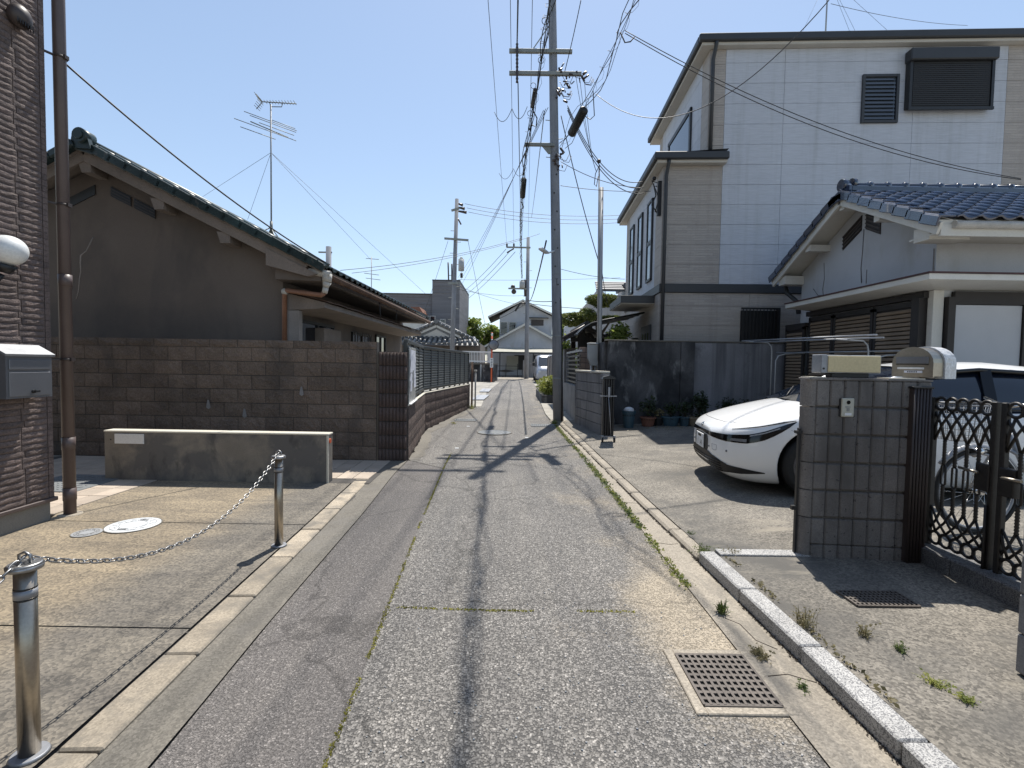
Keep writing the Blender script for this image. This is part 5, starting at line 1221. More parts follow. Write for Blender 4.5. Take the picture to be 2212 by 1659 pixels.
for (s, sg) in WHEELS:
    c = MB(); c.cyl((CX + s, CY + sg * .66, CZ + .335), (CX + s, CY + sg * 1.1, CZ + .335), .385, .385, 40)
    co = c.build('wheel_arch', 'black_plastic', T); md = body.modifiers.new('b', 'BOOLEAN'); md.object = co; md.operation = 'DIFFERENCE'; md.solver = 'EXACT'; md.material_mode = 'TRANSFER'
    bpy.context.view_layer.update(); bake(body); bpy.data.objects.remove(co)
for p in body.data.polygons: p.use_smooth = True
def hit_phi(phi, z, cx=1.2, off=.004):
    o = Vector((CX + cx, CY, CZ + z)); d = Vector((-math.cos(R(phi)), -math.sin(R(phi)), 0))
    p, n, i, dist = BV.ray_cast(o + d * 3, -d)
    return p + d * off if p else None
def patch(name, m, tab, nr=3, off=.004, mirror=True):
    for sg in ((1, -1) if mirror else (1,)):
        rows = []; N = 18
        for i in range(N + 1):
            ph = lerp(tab[0][0], tab[-1][0], i / N); lo = interp([(a, b_) for a, b_, c in tab], ph); hi = interp([(a, c) for a, b_, c in tab], ph)
            r = [hit_phi(sg * ph, lerp(lo, hi, j / nr), off=off) for j in range(nr + 1)]
            if all(r): rows.append(r)
        if len(rows) > 1: quick(name, m, lambda b: b.loft(rows if sg < 0 else [r[::-1] for r in rows]), T)
patch('headlight', 'black_gloss', [(0, .567, .597), (18, .553, .602), (30, .535, .608), (40, .535, .63), (46, .57, .668), (52, .645, .725), (57, .722, .768), (60.5, .782, .79)], off=.005)
patch('light_blade', 'black_gloss', [(32, .668, .673), (44, .712, .724), (54, .766, .781), (60, .793, .799)], 2, .006)
patch('led_strip', 'cover_groove', [(41, .612, .624), (47, .652, .666), (53, .708, .722)], 1, .008)
patch('lamp_lens', 'brushed_grey', [(33, .552, .578), (40, .55, .582)], 1, .008)
patch('bumper_grille', 'black_plastic', [(0, .15, .372), (16, .155, .37), (24, .17, .33), (31, .19, .285)], off=.008)
patch('bumper_trim', 'black_plastic', [(29, .19, .285), (37, .198, .268), (47, .226, .236)], 2, .007)
patch('plate_recess', 'black_plastic', [(0, .345, .555), (12, .35, .55), (14, .4, .5)], off=.003)
patch('lip', 'black_plastic', [(0, .30, .232)], 1) if False else None
for k in range(5):
    pts = [hit_phi(ph, .19 + k * .028, off=.014) for ph in range(-27, 28, 6)]
    quick('grille_slat', 'black_gloss', lambda b: b.tube([p for p in pts if p], .005, 5), T)
fx = CX - .012
pl = quick('number_plate', 'white_paint', lambda b: b.box((fx - .022, CY - .165, CZ + .375), (fx - .01, CY + .165, CZ + .54), .003), T)
def text_mesh(name, s, size, m, parent, mtx):
    cu = bpy.data.curves.new(name, 'FONT'); cu.body = s; cu.size = size; cu.align_x = 'CENTER'; cu.extrude = .001
    o = bpy.data.objects.new(name, cu); COL.objects.link(o); bpy.context.view_layer.update()
    me = bpy.data.meshes.new_from_object(o.evaluated_get(bpy.context.evaluated_depsgraph_get())); bpy.data.objects.remove(o)
    me.materials.clear(); me.materials.append(M(m)); ob = bpy.data.objects.new(name, me); COL.objects.link(ob); ob.matrix_basis = mtx; attach(ob, parent); return ob
mx = Matrix(((0, 0, -1, fx - .0225), (-1, 0, 0, CY), (0, 1, 0, CZ + .393), (0, 0, 0, 1)))
text_mesh('plate_digits', '1  14', .10, 'black_metal', pl, mx)
quick('plate_heading', 'black_metal', lambda b: [b.box((fx - .0235, CY + .05 - k * .03, CZ + .497), (fx - .0215, CY + .073 - k * .03, CZ + .525)) for k in range(5)], pl)
ec = [(.036 * math.cos(a), .026 * math.sin(a)) for a in [i / 20 * 2 * math.pi for i in range(20)]]
def emb(b):
    for (sx, sz) in ((1, 1), (.42, .98), (.72, .42)):
        pts = []
        for (t, z) in ec:
            p, n, i, d = BV.ray_cast(Vector((CX - 1, CY + t * sx, CZ + .645 + z * sz)), Vector((1, 0, 0)))
            if p: pts.append(p - Vector((.005, 0, 0)))
        if len(pts) > 5: b.tube(pts, .0032, 5, True)
quick('emblem', 'chrome', emb, T)
def seam(pts, name='panel_gap', r=.003):
    q = []
    for (s, t) in pts:
        p, n, i, d = BV.ray_cast(Vector((CX + s, CY + t, CZ + 2)), Vector((0, 0, -1)))
        if p: q.append(p + Vector((0, 0, .0005)))
    quick(name, 'black_plastic', lambda b: b.tube(q, r, 4), T)
for sg in (-1, 1): seam([(.10, 0), (.105, sg * .2), (.13, sg * .4), (.2, sg * .56), (.33, sg * .66), (.6, sg * .74), (.9, sg * .78), (1.15, sg * .79)])
for (tab, nm) in (([(20, .47), (20.3, .415), (22, .405), (24, .415), (24.3, .47), (20, .47)], 'tow_cover_gap'), ([(58, .70), (63, .665), (68, .63)], 'fender_gap')):
    for sg in (-1, 1):
        q = [hit_phi(-sg * a_, z_, off=.001) for a_, z_ in tab]; q = [p for p in q if p]
        if len(q) > 1: quick('panel_gap', 'brushed_grey', lambda b: b.tube(q, .002, 4), T)
for ph in (16, 31): 
    for sg in (-1, 1):
        p_ = hit_phi(sg * ph, .43, off=.001)
        if p_: quick('parking_sensor', 'brushed_grey', lambda b: b.sphere(p_, .012, 8, 6), T)
# greenhouse
gz = [(.95, .975), (1.4, 1.20), (1.9, 1.375), (2.3, 1.425), (2.8, 1.43), (3.4, 1.375), (4.0, 1.22), (4.45, 1.03)]
gw_ = [(.95, .62), (1.4, .64), (1.9, .60), (2.3, .585), (2.8, .58), (3.4, .565), (4.0, .55), (4.45, .6)]
def gsec(s, off=0, top=False):
    zr, wr = interp(gz, s) + off, interp(gw_, s) + off; zl = .86; wb = .835 if s > 1.3 else lerp(.66, .835, max(0, (s - .95) / .35)); h = max(.05, zr - zl)
    half = [(wb + off, zl), (lerp(wb, wr, .45) + .03 + off, zl + h * .45), (wr + .04, zr - h * .14), (wr * .9, zr - .035), (wr * .45, zr - .006), (0, zr)]
    if top: half = half[2:]
    full = [(-t, z) for t, z in half] + [(t, z) for t, z in half[-2::-1]]
    return [(CX + s, CY + t, CZ + z) for t, z in full]
ss = [.95, 1.1, 1.4, 1.65, 1.9, 2.1, 2.3, 2.55, 2.8, 3.1, 3.4, 3.7, 4.0, 4.25, 4.45]
quick('windows', 'car_glass', lambda b: b.loft([gsec(s)[::-1] for s in ss]), T)
quick('roof', 'car_paint', lambda b: b.loft([gsec(s, .012, True)[::-1] for s in ss if s >= 1.75]), T)
for sg in (-1, 1):
    quick('windscreen_pillar', 'car_paint', lambda b: b.tube([(CX + 1.12, CY + sg * .735, CZ + .93), (CX + 1.45, CY + sg * .70, CZ + 1.13), (CX + 1.8, CY + sg * .655, CZ + 1.285), (CX + 2.1, CY + sg * .635, CZ + 1.365)], .026, 8), T)
    quick('window_frame', 'black_gloss', lambda b: (b.tube([(CX + 1.25, CY + sg * .80, CZ + .955), (CX + 1.7, CY + sg * .725, CZ + 1.19), (CX + 2.1, CY + sg * .675, CZ + 1.315), (CX + 2.5, CY + sg * .655, CZ + 1.352), (CX + 3.2, CY + sg * .65, CZ + 1.315), (CX + 4.0, CY + sg * .66, CZ + 1.13)], .022, 8), b.tube([(CX + 1.2, CY + sg * .845, CZ + .94), (CX + 2.2, CY + sg * .855, CZ + .955), (CX + 3.4, CY + sg * .86, CZ + .985), (CX + 4.2, CY + sg * .8, CZ + 1.02)], .014, 6), b.bar((CX + 2.5, CY + sg * .855, CZ + .95), (CX + 2.55, CY + sg * .655, CZ + 1.36), .09, .02)), T)
    mr = quick('mirror', 'car_paint', lambda b: b.sphere((CX + 1.62, CY + sg * .985, CZ + 1.0), .1, 14, 10, (.85, 1.15, .7)), T)
    quick('mirror_stem', 'black_plastic', lambda b: b.bar((CX + 1.62, CY + sg * .84, CZ + .96), (CX + 1.62, CY + sg * .95, CZ + .98), .06, .03), mr)
    for k in range(2): quick('door_gap', 'black_plastic', lambda b: b.tube([(CX + (1.45, 2.55)[k], CY + sg * .893, CZ + z) for z in (.3, .5, .7, .85)], .003, 4), T)
quick('wiper', 'black_plastic', lambda b: (b.tube([(CX + 1.0, CY - .45, CZ + .995), (CX + 1.2, CY + .1, CZ + 1.11)], .009, 5), b.tube([(CX + .98, CY + .1, CZ + 1.0), (CX + 1.22, CY + .5, CZ + 1.11)], .009, 5)), T)
quick('cowl', 'tyre', lambda b: b.loft([[(CX + .9 + .12 * abs(t) / .7, CY + t, CZ + .982 - .06 * abs(t)) for t in (-.7, -.4, 0, .4, .7)], [(CX + 1.08 + .12 * abs(t) / .7, CY + t, CZ + 1.04 - .06 * abs(t)) for t in (-.7, -.4, 0, .4, .7)]]), T)
for (s, sg) in WHEELS:
    c0 = Vector((CX + s, CY + sg * .70, CZ + .33)); c1 = Vector((CX + s, CY + sg * .885, CZ + .33))
    ty = quick('wheel', 'tyre', lambda b: (b.tube([c0, c0.lerp(c1, .12), c0.lerp(c1, .88), c1], [.29, .33, .33, .295], 36)), T)
    quick('rim', 'wheel_silver', lambda b: (b.ring(c1 - Vector((0, sg * .012, 0)), .235, .016, (0, 1, 0), 32, 6), b.cyl(c1 - Vector((0, sg * .03, 0)), c1 - Vector((0, sg * .002, 0)), .05, .04, 14)), ty)
    for k in range(5):
        a = 2 * math.pi * k / 5 + .3
        for da in (-.13, .13): quick('spoke', 'wheel_silver', lambda b: b.bar(c1 + Vector((math.cos(a) * .04, -sg * .012, math.sin(a) * .04)), c1 + Vector((math.cos(a + da) * .23, -sg * .012, math.sin(a + da) * .23)), .028, .016, up=(0, 1, 0)), ty)
T.rotation_euler.z = -R(8)

# ================================================================== bicycle behind the gate
bx0, by0, bz0 = 3.52, 3.62, .225
T = thing('bicycle', 'silver city bicycle with wire basket parked behind the iron gate', 'bicycle', (bx0, by0, bz0))
rr_ = .325
for i, wx in enumerate((bx0, bx0 + 1.08)):
    c = Vector((wx, by0, bz0 + rr_))
    wh = quick('wheel', 'tyre', lambda b: b.ring(c, rr_ - .015, .017, (0, 1, 0), 40, 8), T)
    quick('rim', 'galvanised', lambda b: b.ring(c, rr_ - .04, .011, (0, 1, 0), 40, 6), wh)
    quick('hub', 'chrome', lambda b: b.cyl(c - Vector((0, .05, 0)), c + Vector((0, .05, 0)), .02), wh)
    for k in range(20):
        a = 2 * math.pi * k / 20; s_ = .04 * (1 if k % 2 else -1)
        quick('spoke', 'chrome', lambda b: b.tube([c + Vector((.018 * math.cos(a + 1.2), s_, .018 * math.sin(a + 1.2))), c + Vector(((rr_ - .045) * math.cos(a), 0, (rr_ - .045) * math.sin(a)))], .0016, 4), wh)
quick('mudguard', 'galvanised', lambda b: b.tube([(bx0 + (rr_ + .02) * math.cos(a), by0, bz0 + rr_ + (rr_ + .02) * math.sin(a)) for a in [R(25 + 10 * i) for i in range(13)]], .02, 6, flat=.3), T)
hd, sdl, bbk = Vector((bx0 + .22, by0, bz0 + .82)), Vector((bx0 + .72, by0, bz0 + .85)), Vector((bx0 + .6, by0, bz0 + .3))
quick('fork', 'galvanised', lambda b: [b.tube([hd, hd + Vector((-.06, s_ * .03, -.14)), (bx0, by0 + s_ * .055, bz0 + rr_)], .011, 6) for s_ in (-1, 1)], T)
quick('frame', 'galvanised', lambda b: (b.tube([hd + Vector((0, 0, -.06)), (bx0 + .4, by0, bz0 + .42), bbk], .02, 8), b.tube([bbk, sdl], .017, 8), b.tube([bbk, (bx0 + 1.08, by0, bz0 + rr_)], .012, 6), b.tube([sdl + Vector((-.02, 0, -.1)), (bx0 + 1.08, by0, bz0 + rr_)], .010, 6), b.tube([hd + Vector((.01, 0, -.18)), (bx0 + .5, by0, bz0 + .5), sdl + Vector((-.03, 0, -.25))], .014, 8)), T)
quick('handlebar', 'chrome', lambda b: b.tube([hd + Vector((.16, -.28, .16)), hd + Vector((.02, -.22, .2)), hd + Vector((-.02, 0, .14)), hd + Vector((.02, .22, .2)), hd + Vector((.16, .28, .16))], .011, 8), T)
quick('saddle', 'black_plastic', lambda b: b.sphere(sdl + Vector((.02, 0, .03)), .13, 12, 8, (1, .65, .4)), T)
quick('chain_guard', 'galvanised', lambda b: b.box((bx0 + .5, by0 - .05, bz0 + .24), (bx0 + 1.0, by0 - .035, bz0 + .36), .006), T)
quick('crank', 'chrome', lambda b: (b.bar(bbk + Vector((-.12, -.07, -.1)), bbk + Vector((.12, .07, .1)), .02, .012), b.box(bbk + Vector((-.17, -.14, -.12)), bbk + Vector((-.07, -.07, -.09)))), T)
def basket(b):
    x0, x1, y0, y1, z0, z1 = bx0 - .36, bx0 + .04, by0 - .18, by0 + .18, bz0 + .72, bz0 + .98
    for k in range(11):
        t = k / 10
        for y, yb in ((y0, y0 + .04), (y1, y1 - .04)): b.tube([(lerp(x0, x1, t), y, z1), (lerp(x0 + .05, x1 - .04, t), yb, z0)], .0022, 4)
        for x, xb in ((x0, x0 + .05), (x1, x1 - .04)): b.tube([(x, lerp(y0, y1, t), z1), (xb, lerp(y0 + .04, y1 - .04, t), z0)], .0022, 4)
        b.tube([(lerp(x0 + .05, x1 - .04, t), y0 + .04, z0), (lerp(x0 + .05, x1 - .04, t), y1 - .04, z0)], .002, 4)
    for k in range(7):
        t = k / 6; e = .045 * (1 - t); z = lerp(z0, z1, t); b.tube([(x0 + e, y0 + e, z), (x1 - e, y0 + e, z), (x1 - e, y1 - e, z), (x0 + e, y1 - e, z)], .0025 if k < 6 else .006, 4, True)
quick('basket', 'galvanised', basket, T)
quick('basket_net', 'wire_black', lambda b: [b.tube([(bx0 - .36 + .04 * k, by0 - .185, bz0 + .99 + .01 * math.sin(k * 2)), (bx0 - .33 + .04 * k, by0 + .185, bz0 + .985 + .01 * math.cos(k * 3))], .0018, 4) for k in range(10)], T)
quick('lamp', 'chrome', lambda b: b.cyl((bx0 - .08, by0 - .04, bz0 + .62), (bx0 - .0, by0 - .04, bz0 + .64), .035, .025, 12), T)

# ================================================================== beyond: the far end of the lane
def leaf_cloud(b, c, r, n, size, seed, flat=1.0, shell=.55):
    g = random.Random(seed); c = Vector(c)
    for _ in range(n):
        while True:
            d = Vector((g.uniform(-1, 1), g.uniform(-1, 1), g.uniform(-1, 1)))
            if .05 < d.length < 1: break
        d = d.normalized() * (shell + (1 - shell) * g.random())
        p = c + Vector((d.x * r[0], d.y * r[1], d.z * r[2]))
        k = .75 + .35 * noise.noise(p * (1.6 / max(r[0], .3)) + Vector((seed, 0, 0)))
        p = c + (p - c) * (k + .15)
        a = Vector((g.uniform(-1, 1), g.uniform(-1, 1), g.uniform(-.6, .6) * flat)).normalized(); e = a.orthogonal().normalized()
        e = (e * math.cos(g.random() * 6.28) + a.cross(e) * math.sin(g.random() * 6.28)); s = size * g.uniform(.6, 1.3)
        b.add([p - a * s, p + e * s * .45, p + a * s, p - e * s * .45], [(0, 1, 2, 3)])
# ---- retaining wall with white railing
T = thing('retaining_wall', 'dark mossy retaining wall topped with a pale slab at the bend', 'wall', (-2.3, 34, .2))
quick('wall', 'old_cement', lambda b: b.prism([(-3.6, 33.6, .1), (-1.35, 34.2, .1), (-1.1, 36.5, .1), (-3.6, 36.5, .1)], (0, 0, 1.3)), T)
quick('slab', 'rim_concrete', lambda b: b.prism([(-3.7, 33.5, 1.401), (-1.3, 34.1, 1.401), (-1.05, 36.5, 1.401), (-3.7, 36.5, 1.401)], (0, 0, .1)), T)
quick('drain_pipe', 'equipment_grey', lambda b: b.cyl((-2.2, 33.86, .2), (-2.2, 33.86, 1.4), .05), T)
T = thing('white_railing', 'white slatted balustrade on top of the dark retaining wall', 'railing', (-2.5, 34, 1.5))
A_, B_ = Vector((-3.5, 33.75, 1.5)), Vector((-1.5, 34.2, 1.5))
for z in (.12, .78): quick('rail', 'white_paint', lambda b: b.bar(A_ + Vector((0, 0, z)), B_ + Vector((0, 0, z)), .06, .09), T)
for k in range(20): p = A_.lerp(B_, k / 19); quick('baluster', 'white_paint', lambda b: b.box((p.x - .02, p.y - .02, p.z), (p.x + .02, p.y + .02, p.z + .78)), T)
# ---- striped guard pole with sign and mirror
T = thing('striped_pole', 'orange and white striped mirror pole at the bend', 'pole', (-1.4, 33.2, .2))
px_ = -1.42
quick('pole', 'orange_paint', lambda b: b.cyl((px_, 33.2, .15), (px_, 33.2, 3.6), .055, .055, 12), T)
for z in (2.5, 2.95, 3.35): quick('white_band', 'white_paint', lambda b: b.cyl((px_, 33.2, z), (px_, 33.2, z + .2), .058, .058, 12), T)
quick('sign', 'white_paint', lambda b: b.box((px_ - .11, 33.12, 1.2), (px_ + .11, 33.14, 1.85)), T)
quick('sign_text', 'brushed_grey', lambda b: [b.box((px_ - .06 + .02 * (k % 2), 33.112, 1.28 + k * .11), (px_ + .06, 33.119, 1.34 + k * .11)) for k in range(5)], T)
quick('mirror', 'brushed_grey', lambda b: b.sphere((px_ + .12, 33.1, 2.75), .32, 18, 10, (1, .35, 1)), T)
quick('mirror_rim', 'black_metal', lambda b: b.ring((px_ + .12, 33.08, 2.75), .33, .02, (0, 1, 0), 22, 5), T)
# ---- small house with grey hipped tile roof
T = thing('hip_roof_house', 'small low house with wavy grey tiled roof and plaster gable', 'house', (-5, 37, .2))
quick('wall', 'dark_stucco', lambda b: b.box((-8.6, 36.62, .2), (-2.45, 43, 2.95)), T)
quick('wall_beam', 'wood_dark', lambda b: (b.box((-8.6, 36.55, 2.1), (-2.45, 36.6, 2.25)), b.box((-4.2, 36.5, .2), (-4.05, 36.59, 2.8))), T)
rf = quick('roof', 'grey_tile', lambda b: b.prism([(-8.9, 36.6, 2.96), (-2.6, 36.6, 2.96), (-2.6, 36.6, 3.08), (-5.65, 36.6, 4.42), (-5.85, 36.6, 4.42), (-8.9, 36.6, 3.08)], (0, 6.6, 0)), T)
quick('gable_plaster', 'soffit_white', lambda b: b.prism([(-6.9, 36.58, 3.42), (-4.6, 36.58, 3.42), (-5.75, 36.58, 3.98)], (0, .015, 0)), T)
quick('gable_board', 'white_trim', lambda b: (b.bar((-7.5, 36.5, 3.45), (-5.75, 36.5, 4.22), .05, .16), b.bar((-4.0, 36.5, 3.45), (-5.75, 36.5, 4.22), .05, .16)), T)
for k in range(17): quick('roll_tile', 'grey_tile', lambda b: b.tube([(-8.9 + k * .385, 35.75, 2.86), (-8.6 + k * .355, 36.6, 3.38)], .13, 8), rf)
for sg in (-1, 1):
    for k in range(3): quick('verge_roll', 'grey_tile', lambda b: b.tube([(-5.75 + sg * 3.15, 36.42 + k * .36, 3.14), (-5.75 + sg * .2, 36.42 + k * .36, 4.5)], .11, 8), rf)
    for k in range(10): quick('edge_tile', 'grey_tile', lambda b: b.sphere((-5.75 + sg * (3.1 - k * .3), 36.36, 3.12 + k * .134), .11, 8, 6), rf)
quick('ridge', 'grey_tile', lambda b: b.tube([(-5.75, 36.3, 4.56), (-5.75, 43, 4.56)], .18, 10), rf)
quick('skirt_deck', 'grey_tile', lambda b: b.prism([(-9.0, 35.7, 2.74), (-2.5, 35.7, 2.74), (-2.8, 36.6, 3.24), (-8.7, 36.6, 3.24)], (0, 0, .06)), T)
quick('gutter', 'brown_metal', lambda b: b.tube([(-9.0, 35.66, 2.74), (-2.5, 35.66, 2.74)], .05, 8), T)
# ---- large grey apartment block
T = thing('grey_block_building', 'large plain grey-clad building with stepped parapet behind the roofs', 'building', (-9, 48, 0))
quick('tower', 'far_grey', lambda b: b.box((-8.0, 48, 0), (-5.3, 58, 9.55)), T)
quick('wing', 'far_grey', lambda b: b.box((-13.5, 48.2, 0), (-8.001, 58, 8.2)), T)
for k in range(26): quick('cladding_line', 'grey_block', lambda b: b.box((-13.5, 48.15 if k < 22 else 47.96, .4 + k * .36), (-8.0 if k < 22 else -5.3, 48.199 if k < 22 else 47.999, .43 + k * .36)), T) if k < 22 else quick('cladding_line', 'grey_block', lambda b: b.box((-8.0, 47.96, .4 + k * .36), (-5.3, 47.999, .43 + k * .36)), T)
quick('parapet', 'charcoal_trim', lambda b: (b.box((-8.02, 47.97, 9.551), (-5.28, 58, 9.66)), b.box((-13.5, 48.1, 8.201), (-8.03, 58, 8.3))), T)
for (x, z) in ((-8.8, 5.2), (-8.2, 5.2), (-7.2, 4.9)): 
    w_ = quick('window', 'white_trim', lambda b: b.box((x, 47.9, z), (x + .55, 47.95, z + .9)), T); quick('pane', 'dark_glass', lambda b: b.box((x + .07, 47.88, z + .07), (x + .48, 47.899, z + .83)), w_)
T = thing('red_roof_house', 'sliver of a rust red roof peeking above the dark eave', 'house', (-9.3, 44, 0))
quick('roof', 'terracotta', lambda b: b.prism([(-10.2, 44, 6.0), (-8.2, 44, 6.0), (-8.5, 44, 6.5), (-9.9, 44, 6.5)], (0, 3, 0)), T)
quick('wall', 'white_trim', lambda b: b.box((-10, 44.2, 0), (-8.4, 46.8, 5.999)), T)
# ---- white two-storey house closing the lane
T = thing('white_gable_house', 'white two-storey gabled house closing the end of the lane', 'house', (1, 50, .2))
quick('ground_storey', 'white_stucco', lambda b: b.prism([(-2.6, 50, .2), (5.4, 50, .2), (5.4, 50, 3.35), (1.3, 50, 5.5), (-2.6, 50, 3.2)], (0, 7, 0)), T)
quick('porch_roof', 'roof_slate', lambda b: (b.prism([(-3.4, 49.5, 2.85), (1.3, 49.5, 5.55), (1.3, 49.5, 5.72), (-3.4, 49.5, 3.02)], (0, 8, 0)), b.prism([(6.0, 49.5, 3.05), (1.3, 49.5, 5.55), (1.3, 49.5, 5.72), (6.0, 49.5, 3.22)], (0, 8, 0))), T)
quick('second_storey', 'white_stucco', lambda b: b.prism([(-1.4, 51, 3.2), (4.1, 51, 3.2), (4.1, 51, 6.5), (1.0, 51, 8.0), (-1.4, 51, 6.5)], (0, 6, 0)), T)
quick('gable_roof', 'roof_slate', lambda b: (b.prism([(-2.6, 50.5, 6.25), (1.0, 50.5, 8.05), (1.0, 50.5, 8.2), (-2.6, 50.5, 6.4)], (0, 7, 0)), b.prism([(5.2, 50.5, 6.15), (1.0, 50.5, 8.05), (1.0, 50.5, 8.2), (5.2, 50.5, 6.3)], (0, 7, 0))), T)
quick('verge', 'white_trim', lambda b: (b.bar((-2.6, 50.45, 6.3), (1.0, 50.45, 8.08), .06, .18), b.bar((5.2, 50.45, 6.2), (1.0, 50.45, 8.08), .06, .18), b.bar((-3.4, 49.45, 2.9), (1.3, 49.45, 5.58), .06, .2), b.bar((6.0, 49.45, 3.1), (1.3, 49.45, 5.58), .06, .2)), T)
for x in (-1.35, -.45): w_ = quick('window', 'white_trim', lambda b: b.box((x, 50.93, 4.6), (x + .8, 50.99, 5.9)), T); quick('pane', 'dark_glass', lambda b: b.box((x + .08, 50.9, 4.68), (x + .72, 50.929, 5.82)), w_)
w_ = quick('window', 'brown_metal', lambda b: b.box((1.9, 50.93, 5.55), (3.2, 50.99, 6.15)), T); quick('canopy', 'charcoal_trim', lambda b: b.box((1.5, 50.5, 6.3), (3.7, 50.98, 6.36)), w_)
w_ = quick('window', 'black_metal', lambda b: b.box((.2, 49.93, .9), (1.5, 49.99, 2.4)), T); quick('pane', 'awning', lambda b: b.box((-.6, 49.9, .9), (.6, 49.929, 2.3)), w_)
w_ = quick('window', 'black_metal', lambda b: b.box((2.2, 49.93, .9), (3.5, 49.99, 2.4)), T); quick('pane', 'dark_glass', lambda b: b.box((2.3, 49.9, .98), (3.4, 49.929, 2.32)), w_)
quick('roof_vent', 'black_metal', lambda b: b.box((1.35, 49.95, 4.7), (1.65, 49.99, 5.0)), T)
T = thing('carport', 'flat carport with translucent panels in front of the white house', 'carport', (1, 47.5, .2))
quick('roof_sheet', 'awning', lambda b: b.prism([(-1.9, 46.3, 2.6), (4.6, 46.3, 2.6), (4.6, 49.4, 3.1), (-1.9, 49.4, 3.1)], (0, 0, .04)), T)
for k in range(6): quick('rib', 'charcoal_trim', lambda b: b.bar((-1.9 + k * 1.3, 46.25, 2.58), (-1.9 + k * 1.3, 49.4, 3.08), .07, .08), T)
quick('beam', 'charcoal_trim', lambda b: b.bar((-2.0, 46.27, 2.55), (4.7, 46.27, 2.55), .08, .12), T)
for x in (-1.2, 2.0, 4.4): quick('post', 'charcoal_trim', lambda b: b.box((x - .05, 46.5, .2), (x + .05, 46.6, 2.55)), T)
T = thing('low_iron_gate', 'low dark iron gate across the yard of the white house', 'gate', (0, 45.9, .2))
for z in (.35, 1.25): quick('rail', 'black_metal', lambda b: b.box((-2.2, 45.9, z), (1.0, 45.95, z + .05)), T)
for x in (-2.2, -1.7, -.6, .5, .95): quick('post', 'black_metal', lambda b: b.box((x - .03, 45.88, .2), (x + .03, 45.97, 1.5)), T)
quick('diamond', 'black_metal', lambda b: b.prism([(-1.5, 45.9, .8), (-.6, 45.9, .66), (.3, 45.9, .8), (-.6, 45.9, .94)], (0, .03, 0)), T)
T = thing('yard_wall', 'grey weathered block wall beside the far utility pole', 'wall', (3, 44.5, .2))
quick('wall', 'grey_block', lambda b: b.box((1.1, 45.2, .2), (5, 45.4, 1.6)), T)
quick('pier', 'grey_block', lambda b: b.box((1.0, 45.0, .2), (1.5, 45.5, 1.85)), T)
# ---- trees far away, each with its own crown
def tree(name, label, x, y, z0, h, rw, seed, m='leaf_green', n=2600, size=.26):
    T = thing(name, label, 'tree', (x, y, z0), 'trees far beyond the roofs')
    quick('trunk', 'bark', lambda b: (b.tube([(x, y, z0), (x + .1, y, z0 + h * .4), (x, y, z0 + h * .75)], [.22, .16, .08], 8), b.tube([(x + .05, y, z0 + h * .35), (x + rw * .5, y, z0 + h * .65)], [.1, .05], 6), b.tube([(x + .05, y, z0 + h * .4), (x - rw * .5, y + .2, z0 + h * .7)], [.1, .04], 6)), T)
    g = random.Random(seed)
    def crown(b):
        for k in range(9):
            c = (x + g.uniform(-.7, .7) * rw, y + g.uniform(-.7, .7) * rw, z0 + h * g.uniform(.5, .88)); q = g.uniform(.4, .62) * rw
            leaf_cloud(b, c, (q, q, q * .85), n // 9, size, seed + k, shell=.35)
    quick('crown', m, crown, T); return T
tree('broadleaf_tree', 'broad green tree with a taller tip right of the grey building', -4.6, 58, .2, 7.0, 2.6, 11, n=3600)
tree('broadleaf_tree', 'rounder green tree beside the white gabled house', -1.6, 60, .2, 6.2, 2.2, 12, n=3000)
tree('broadleaf_tree', 'green tree glimpsed between the white house and the large pole', 6.6, 56, .2, 6.6, 2.2, 13, n=3000)
# ---- van
vx, vy, vz = 2.5, 35.5, .21
T = thing('silver_van', 'silver white van parked at the far right of the lane', 'van', (vx, vy, vz))
def vsec(y, w, zb_, zt_, sh): return [(vx + sx * w * f, vy + y, vz + lerp(zb_, zt_, q)) for sx, f, q in ((-1, .9, 0), (-1, 1, .12), (-1, 1, .5), (-1, .92, .72 if sh else .75), (-1, .8, .97), (-1, .5, 1), (1, .5, 1), (1, .8, .97), (1, .92, .75), (1, 1, .5), (1, 1, .12), (1, .9, 0))]
vr = [vsec(-2.05, .72, .35, .85, 0), vsec(-2.0, .84, .25, .98, 0), vsec(-1.6, .86, .2, 1.15, 1), vsec(-.95, .86, .2, 1.85, 1), vsec(-.3, .86, .2, 1.95, 1), vsec(1.9, .86, .2, 1.93, 1), vsec(2.1, .82, .3, 1.8, 1)]
def vb(b): b.loft([r[::-1] for r in vr], closed=True); b.add(vr[0], [tuple(range(12))]); b.add(vr[-1], [tuple(range(11, -1, -1))])
quick('body', 'silver_paint', vb, T)
quick('windshield', 'sky_glass', lambda b: b.add([(vx - .68, vy - 1.63, vz + 1.18), (vx + .68, vy - 1.63, vz + 1.18), (vx + .62, vy - 1.02, vz + 1.78), (vx - .62, vy - 1.02, vz + 1.78)], [(0, 1, 2, 3)]), T)
quick('window', 'dark_glass', lambda b: (b.prism([(vx - .875, vy - 1.35, vz + 1.1), (vx - .875, vy - .2, vz + 1.1), (vx - .84, vy - .25, vz + 1.65), (vx - .84, vy - .9, vz + 1.65)], (.02, 0, 0)), b.prism([(vx - .875, vy - .1, vz + 1.1), (vx - .875, vy + 1.6, vz + 1.1), (vx - .84, vy + 1.5, vz + 1.65), (vx - .84, vy - .1, vz + 1.65)], (.02, 0, 0))), T)
for s_ in (-1, 1): quick('headlight', 'cover_pale', lambda b: b.sphere((vx + s_ * .6, vy - 2.0, vz + .78), .14, 10, 8, (1, .5, .8)), T)
